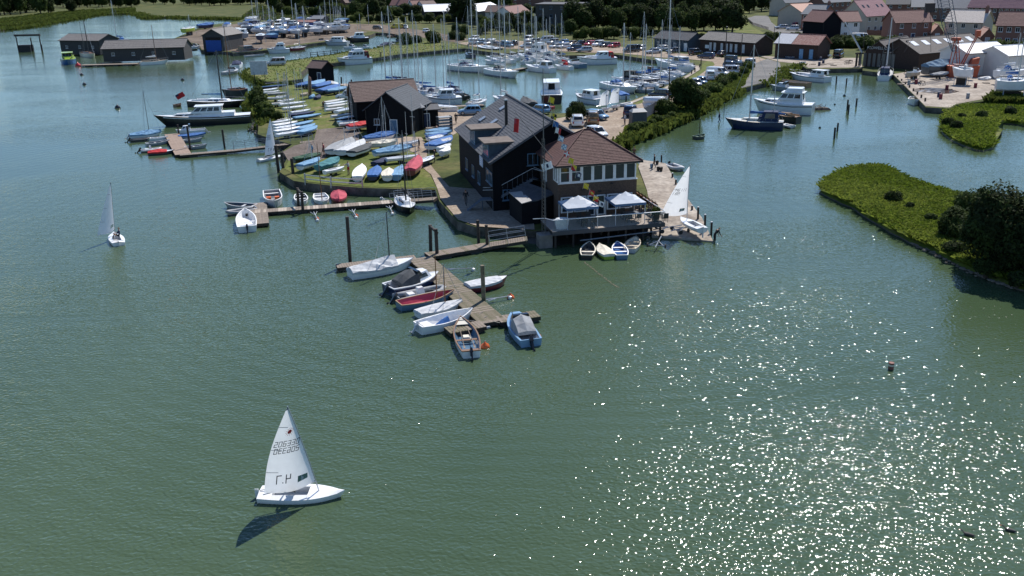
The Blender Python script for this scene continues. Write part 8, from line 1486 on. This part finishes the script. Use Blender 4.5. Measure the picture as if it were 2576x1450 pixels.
# picnic benches, racks
for i, (x, y) in enumerate(((1130, 530), (1255, 520), (960, 490))):
 t = thing('storage_rack' if i == 1 else 'picnic_bench', ('picnic bench on the grass right of the gable shed', 'stack of grey hulls rack beside the black hall', 'picnic bench against the low black store')[i], 'rack' if i == 1 else 'bench', P('F', x, y, OZ), R(20));
 if i == 1:
  for k in range(5): MB().box(-1.1, 1.1, -.7, .7, .3 + k * .45, .42 + k * .45).build('shelf', paint('grey'), t)
  for a_ in (-1.05, 1.05): MB().box(a_ - .05, a_ + .05, -.6, .6, 0, 2.3).build('upright', paint('darkgrey'), t)
 else:
  MB().box(-.9, .9, -.35, .35, .72, .77).build('table_top', WOODG, t)
  for k in (-1, 1): MB().box(-.9, .9, k * .75 - .13, k * .75 + .13, .42, .46).build('seat', WOODG, t); MB().tube((k * .7, -.75, 0), (k * .7, .3, .72), .04).tube((k * .7, .75, 0), (k * .7, -.3, .72), .04).build('leg', WOODG, t)

# yard clutter
random.seed(31)
def pallet(mb):
 for i in range(5): mb.box(-.6, .6, -.5 + i * .22, -.36 + i * .22, .1, .13)
 for y in (-.45, 0, .4): mb.box(-.6, .6, y, y + .1, 0, .098)
def drum(mb): mb.lathe([(.26, 0), (.29, .02), (.29, .29), (.3, .3), (.29, .31), (.29, .58), (.3, .59), (.29, .6), (.29, .86), (.26, .88)], 12)
def trestle(mb):
 mb.box(-.7, .7, -.05, .05, .68, .78)
 for x in (-.6, .6):
  for y in (-.28, .28): mb.tube((x, y, 0), (x, 0, .7), .035, .035, 5)
for i in range(44):
 c, x, y, pl = random.choice((('D', random.uniform(1560, 2200), random.uniform(800, 1000), 'crane quay'), ('D', random.uniform(450, 900), random.uniform(610, 665), 'workshop quay'), ('e', random.uniform(300, 1700), random.uniform(300, 520), 'far yard'), ('D', random.uniform(1330, 1560), random.uniform(740, 860), 'crane quay')))
 k, fn, m_ = random.choice((('pallet', pallet, WOODG), ('oil_drum', drum, paint(random.choice(('navy', 'grey', 'maroon')))), ('trestle', trestle, WOODD)))
 tag(put(k, cached((k, m_.name), fn, k, m_), None, P(c, x, y, OZ + .01), random.uniform(0, 3)), {'pallet': 'weathered pallet lying on the ' + pl, 'oil_drum': 'steel drum standing on the ' + pl, 'trestle': 'dark timber trestle standing on the ' + pl}[k], k.replace('_', ' '), k.replace('_', ' ') + 's on the ' + pl)
# ================================================================ trees, shrubs, grasses
def sz(px_h, p): return px_h / FOC * math.hypot(p.y, 1) / .97
WG = 'trees of the wood behind the car park'; random.seed(5)
def wood(xs, y0, y1, hpx, label, group, vs=(0, 1, 3), w=1.1, n=None, jit=8):
 k = 0
 for x in xs:
  y = random.uniform(y0, y1); p = at(x + random.uniform(-jit, jit), y, LZ); h = hpx * random.uniform(.8, 1.2) / FOC * p.y; tree(p, h, random.choice(vs), label, group, w * random.uniform(.85, 1.2)); k += 1
wood(range(1440, 1850, 21), 74, 84, 62, 'dark leafy tree in the front of the wood behind the car park', WG); wood(range(1430, 1860, 24), 52, 64, 62, 'dark leafy tree in the middle of the wood behind the car park', WG); wood(range(1440, 1900, 30), 26, 36, 55, 'dark leafy tree at the back of the wood behind the car park', WG)
wood(range(1450, 1700, 17), 94, 101, 26, 'low bushy tree along the car park hedge', 'hedge trees along the car park', (0, 2, 1), 1.35); wood(range(1150, 1450, 26), 84, 94, 30, 'bushy tree behind the lane mouth', 'trees behind the lane mouth', (0, 1, 2), 1.3)
wood(range(-10, 120, 14), 30, 40, 48, 'dark tree of the copse at the top left corner', 'copse at the top left', (3, 1, 0)); wood(range(120, 330, 16), 16, 24, 34, 'low dark tree along the far left shore', 'trees along the far left shore', (3, 0, 1)); wood(range(330, 480, 18), 8, 14, 26, 'distant tree behind the far left shore', 'distant trees at the top left', (0, 1, 2)); wood(range(480, 720, 20), 4, 8, 22, 'distant tree behind the meadow', 'distant trees behind the meadow', (0, 1, 3))
wood(range(700, 1290, 24), 22, 34, 44, 'tree between the old houses along the top', 'trees between the old houses', (0, 1, 3)); wood(range(720, 1440, 30), 2, 8, 34, 'tree in the farthest belt along the top', 'farthest trees along the top', (1, 3, 0)); wood(range(1900, 1960, 14), 22, 34, 44, 'tree left of the cream gable house', 'trees at the edge of the estate', (0, 1)); wood(range(1860, 2576, 48), -6, 0, 24, 'distant tree behind the estate roofs', 'distant trees behind the estate', (0, 1, 3))
for x, y, h, v, l, w_ in ((1165, 58, 62, 3, 'huge dark tree over the pale roofed store', 1.5), (895, 50, 42, 0, 'round dark tree left of the lane', 1.1), (940, 46, 46, 1, 'dense dark tree beside the old white house', 1.15), (978, 48, 28, 2, 'lighter bushy tree before the old white house', 1.2), (182, 32, 28, 3, 'round dark tree on the reed bank at far left', 1.2), (345, 16, 20, 3, 'round bush at the far shore corner', 1.2), (1880, 122, 30, 0, 'tree at the right end of the long brown shed', 1.0), (1765, 112, 26, 3, 'dark bush between hut and brown shed', 1.1)):
 p = at(x, y, LZ); tree(p, h / FOC * p.y, v, l, 'single trees round the harbour', w_)
wood(range(700, 1440, 17), 36, 46, 26, 'hedge tree beside the gardens of the old houses', 'garden hedges along the lane', (0, 1, 2), 1.5); wood(range(860, 1150, 22), 56, 60, 20, 'low hedge tree on the far side of the lane', 'lane hedge', (0, 2, 1), 1.6); wood(range(480, 860, 16), 10, 18, 26, 'bushy tree behind the meadow edge', 'trees behind the meadow edge', (0, 1, 3), 1.4); wood(range(1180, 1460, 18), 56, 78, 34, 'tree round the dark modern house', 'trees round the dark modern house', (0, 1, 3), 1.3)
# big bush at the quay track, bush behind the hall
def bigbush(x, y, hpx, wf, label, seed, m=(0, 1), n=7000, leaf=.16):
 p = at(x, y, LZ); h = hpx / FOC * p.y; Rr = h * wf; r = thing('shrub', label, 'shrub', p, 0); put('stem', trunk(('bbt', seed), h, .12, 6, seed), r); put('crown', crown(('bbc', seed), lobes_for(seed, Rr, h * 1.02, 11, -.1), n, leaf, *m, seed), r)
bigbush(1724, 278, 72, .62, 'big dark willow bush leaning over the creek bank', 51, (0, 1), 9000, .2); bigbush(1451, 302, 44, .62, 'round dark bush beside the store block', 52, (3, 0), 5000, .15); bigbush(1672, 290, 38, .7, 'bright green bush left of the big willow', 53, (1, 2), 4000, .15)
# hedge bank between the track and the creek
random.seed(9)
for i in range(26):
 t = i / 25; x = 1745 + (1885 - 1745) * t; y = 262 + (172 - 262) * t; p = at(x + random.uniform(-5, 5), y + random.uniform(-6, 8), LZ); bush(p, random.uniform(1.0, 1.9), random.choice((1, 1, 0)), 'green bush on the bank between the quay track and the creek', 'bushes on the creek bank', 1.3)
for i in range(9):
 t = i / 8; p = at(1592 + (1690 - 1592) * t, 338 + (302 - 338) * t - 6, LZ); bush(p, random.uniform(.6, 1.2), 1, 'low bush along the creek edge of the car park', 'low bushes along the car park edge', 1.4)
for x, y, h in ((648, 262, 2.4), (655, 272, 2.0), (668, 290, 2.2), (676, 298, 1.6), (700, 302, 1.4), (648, 240, 1.8)): bush(at(x, y, LZ), h, random.choice((0, 1)), 'bush on the rocky left shore of the lawn', 'bushes on the left shore of the lawn', 1.2)
for x, y, h in ((1022, 112, 3.2), (1050, 108, 2.2), (1091, 108, 3.4), (1140, 100, 2.6), (1160, 102, 2.2)): bush(at(x, y, LZ), h, 0, 'dark bush on the grassy marina bank', 'bushes on the marina bank', 1.3)
for i in range(22): bush(at(2060 + i * 9 + random.uniform(-4, 4), 118 + random.uniform(-4, 6) + i * .1, LZ), random.uniform(1.6, 3.0), random.choice((0, 1, 2)), 'bush in the hedge below the estate road', 'hedge below the estate road', 1.3)
for i in range(14): bush(at(1935 + i * 10, 100 + random.uniform(-3, 3) + i * .6, LZ), random.uniform(1.2, 2.4), random.choice((0, 1)), 'bush on the slope under the estate road', 'bushes under the estate road', 1.3)
for i in range(8): bush(at(2500 + i * 14, 128 + random.uniform(-2, 6), LZ), random.uniform(1.5, 3), 1, 'light green bush at the right edge behind the tents', 'bushes behind the tents', 1.2)
# right hand island: the dark trees
def islandtree(x, y, hpx, wf, label, seed, m, n, leaf):
 p = at(x, y, .4); h = hpx / FOC * p.y; r = thing('tree', label, 'tree', p, 0, 'trees on the marsh island'); put('trunk', trunk(('it', seed), h, .2, 6, seed), r); put('crown', crown(('ic', seed), lobes_for(seed, h * wf, h * 1.05, 12, -.2), n, leaf, *m, seed), r)
islandtree(2490, 672, 205, .46, 'massive dark tree at the right edge, leftmost on the island', 61, (3, 0), 16000, .15); islandtree(2570, 690, 205, .5, 'massive dark tree cut by the right edge of the frame', 62, (3, 0), 16000, .15); islandtree(2650, 690, 190, .5, 'massive dark tree mostly outside the right edge', 63, (3, 0), 8000, .17); islandtree(2440, 560, 84, .6, 'feathery olive tree behind the massive dark ones', 64, (0, 1), 7000, .12); islandtree(2400, 600, 76, .62, 'grey green willow left of the massive dark tree', 65, (0, 1), 7000, .12)
for x, y, h, w_, l, m in ((2248, 512, 34, .75, 'dark round shrub in the middle of the island', (0, 0)), (2287, 530, 24, .6, 'small dark shrub beside the round one', (0, 3)), (2340, 560, 26, .7, 'low grey shrub on the island', (0, 1)), (2400, 640, 40, .8, 'shrub at the foot of the dark trees', (3, 0)), (2480, 690, 40, .9, 'shrub at the water edge below the dark trees', (0, 1)), (2560, 715, 36, .9, 'shrub at the right lower shore', (3, 1))): islandtree(x, y, h, w_, l, 70 + int(x) % 29, m, 1800, .1)
for x, y, h in ((2385, 318, 30), (2405, 328, 24), (2470, 300, 22), (2540, 292, 24), (2420, 300, 16)): islandtree(x, y, h, .75, 'dark bush on the upper right marsh spit', 80 + x % 17, (3, 0), 1500, .14)
# grasses
GM = [M('marsh_blade_a', (.11, .155, .018), .8, .2, 1.0, spec=.08, transl=.45), M('marsh_blade_b', (.17, .21, .034), .8, .2, 1.0, spec=.08, transl=.45)]
tufts('marsh_grass', ring_a, 26000, .36, GM, lambda x, y: .5, 'bright green marsh grass over the right hand island', wf=.6, lean=.9); tufts('spit_grass', ring_b, 9000, .45, GM, lambda x, y: .45, 'bright green marsh grass on the upper right spit', wf=.7, lean=.9)
RG = [M('reed_a', (.075, .095, .02), .85, .2, 1.0, spec=.08, transl=.4), M('reed_b', (.095, .125, .028), .85, .2, 1.0, spec=.08, transl=.4)]
tufts('reed_bed', pts('d-60,80 0,72 60,65 125,54 212,40 250,34 340,31 340,22 200,28 100,38 0,50 -60,58', LZ), 6000, 1.1, RG, lambda x, y: .7, 'band of reeds along the far left shore', wf=1.1)
tufts('bank_grass', pts('d1560,360 1588,338 1638,325 1688,302 1730,288 1800,246 1870,218 1890,176 1790,206 1757,220 1700,250 1690,268 1620,300 1572,322', LZ), 9000, .34, [RG[1], GM[1]], lambda x, y: LZ, 'rough grass and weeds on the creek bank', wf=.7)
tufts('bank_turf', pts('d618,180 650,168 740,153 850,137 935,124 979,117 1060,104 1150,112 1170,119 1111,125 1006,135 934,146 849,156 775,166 757,182 760,198 730,202 665,205 640,195', LZ), 1500, .2, RG, lambda x, y: LZ, 'tussocky grass on the marina bank', wf=.9)
tufts('verge_grass', pts('d2475,258 2576,262 2760,268 2760,240 2576,246 2500,238', LZ), 3000, .8, RG, lambda x, y: LZ, 'long grass where the crane quay meets the spit', wf=.7)
tufts('meadow_grass', pts('d610,45 650,16 780,38 870,52 840,64 720,58', LZ), 3000, 1.0, [RG[1], M('dry_grass', (.2, .18, .07), .9)], lambda x, y: LZ, 'rough meadow grass behind the far yard', wf=1.4)
def edge_tufts(name, s, n, h, label, spread=.7):
 q = pts(s, LZ); rnd = random.Random(n); mb = MB(); cum = [(q[i + 1] - q[i]).length for i in range(len(q) - 1)]; T = sum(cum)
 for _ in range(n):
  t = rnd.uniform(0, T); i = 0
  while t > cum[i]: t -= cum[i]; i += 1
  c = q[i].lerp(q[i + 1], t / cum[i]); x, y = c.x + rnd.gauss(0, spread), c.y + rnd.gauss(0, spread)
  for j in range(2):
   a = rnd.uniform(0, 6.28); hh = h * rnd.uniform(.4, 1.3); wd = hh * .8; dx, dy = math.cos(a) * wd / 2, math.sin(a) * wd / 2; lx, ly = rnd.gauss(0, .3) * hh, rnd.gauss(-.15, .3) * hh; z = .75 * rnd.random()
   mb.add([(x - dx, y - dy, z - .1), (x + dx, y + dy, z - .1), (x + dx * .7 + lx, y + dy * .7 + ly, z + hh), (x - dx * .5 + lx, y - dy * .5 + ly, z + hh * .8)], [(0, 1, 2, 3)], rnd.randint(0, 1))
 o = mb.build(name, RG); o['kind'] = 'stuff'; tag(o, label, 'grass')
edge_tufts('shore_reeds', 'd0,74 60,67 125,56 212,41 250,35 340,32 380,44 430,42 480,44 560,45 618,47', 3500, .9, 'reeds and grass fringing the far left shore', 2.0); edge_tufts('creek_fringe', 'd1018,102 1000,108 979,115 935,123 880,129 850,136 800,143 740,152 690,160 650,167 618,178 616,184 640,196 665,206', 2500, .45, 'grass fringe on the creek side of the bank'); edge_tufts('lawn_fringe', 'd740,211 706,216 670,222 644,233 631,268 655,285 678,302 650,316', 1200, .8, 'weeds fringing the left shore of the lawn', .6); edge_tufts('bank_fringe', 'd1560,362 1588,341 1638,328 1688,305 1720,291 1760,271 1800,248 1863,224', 3000, .7, 'weeds overhanging the creek bank', .6); edge_tufts('mud_fringe', 'd1928,208 1947,203 1965,190 1980,173 2014,163', 900, .7, 'weeds on the mud shore by the slip road', .9)
# stones along the shores
def stones(name, s, n, r_, label, spread=1.0):
 q = pts(s, .1); mb = MB(); rnd = random.Random(n)
 for _ in range(n):
  i = rnd.randrange(len(q) - 1); c = q[i].lerp(q[i + 1], rnd.random()) + Vector((rnd.gauss(0, spread), rnd.gauss(0, spread * .8), 0)); k = r_ * rnd.uniform(.4, 1.4); mb.loft([[(c.x + k * a * math.cos(j * 1.05 + a), c.y + k * a * .8 * math.sin(j * 1.05), c.z + k * z_) for j in range(6)] for a, z_ in ((.6, -.4), (1, 0), (.6, .4))], 0, True, True, True)
 o = mb.build(name, M('shore_stone', (.12, .1, .085), .9, scale=2, col2=(.22, .19, .16))); o['kind'] = 'stuff'; tag(o, label, 'stones')
stones('shore_stones', 'd633,268 655,285 678,302 650,316 648,338 690,352', 260, .35, 'dark rocks along the left shore of the lawn', .7); stones('island_stones', 'd2300,612 2350,632 2430,674 2500,704 2560,724', 260, .16, 'pale pebbles along the island waterline', .3); stones('creek_stones', 'd1560,360 1588,341 1638,328 1688,305', 160, .25, 'rubble along the creek edge of the car park', .3); stones('beach_shingle', 'd690,352 735,364 712,380 726,392 716,410', 300, .14, 'shingle on the little beach', .8)
for k in sorted(BOATS, key=lambda b: b[1]):
 if k[1] < 2 or k[1] > 18: print('SIZE', k)
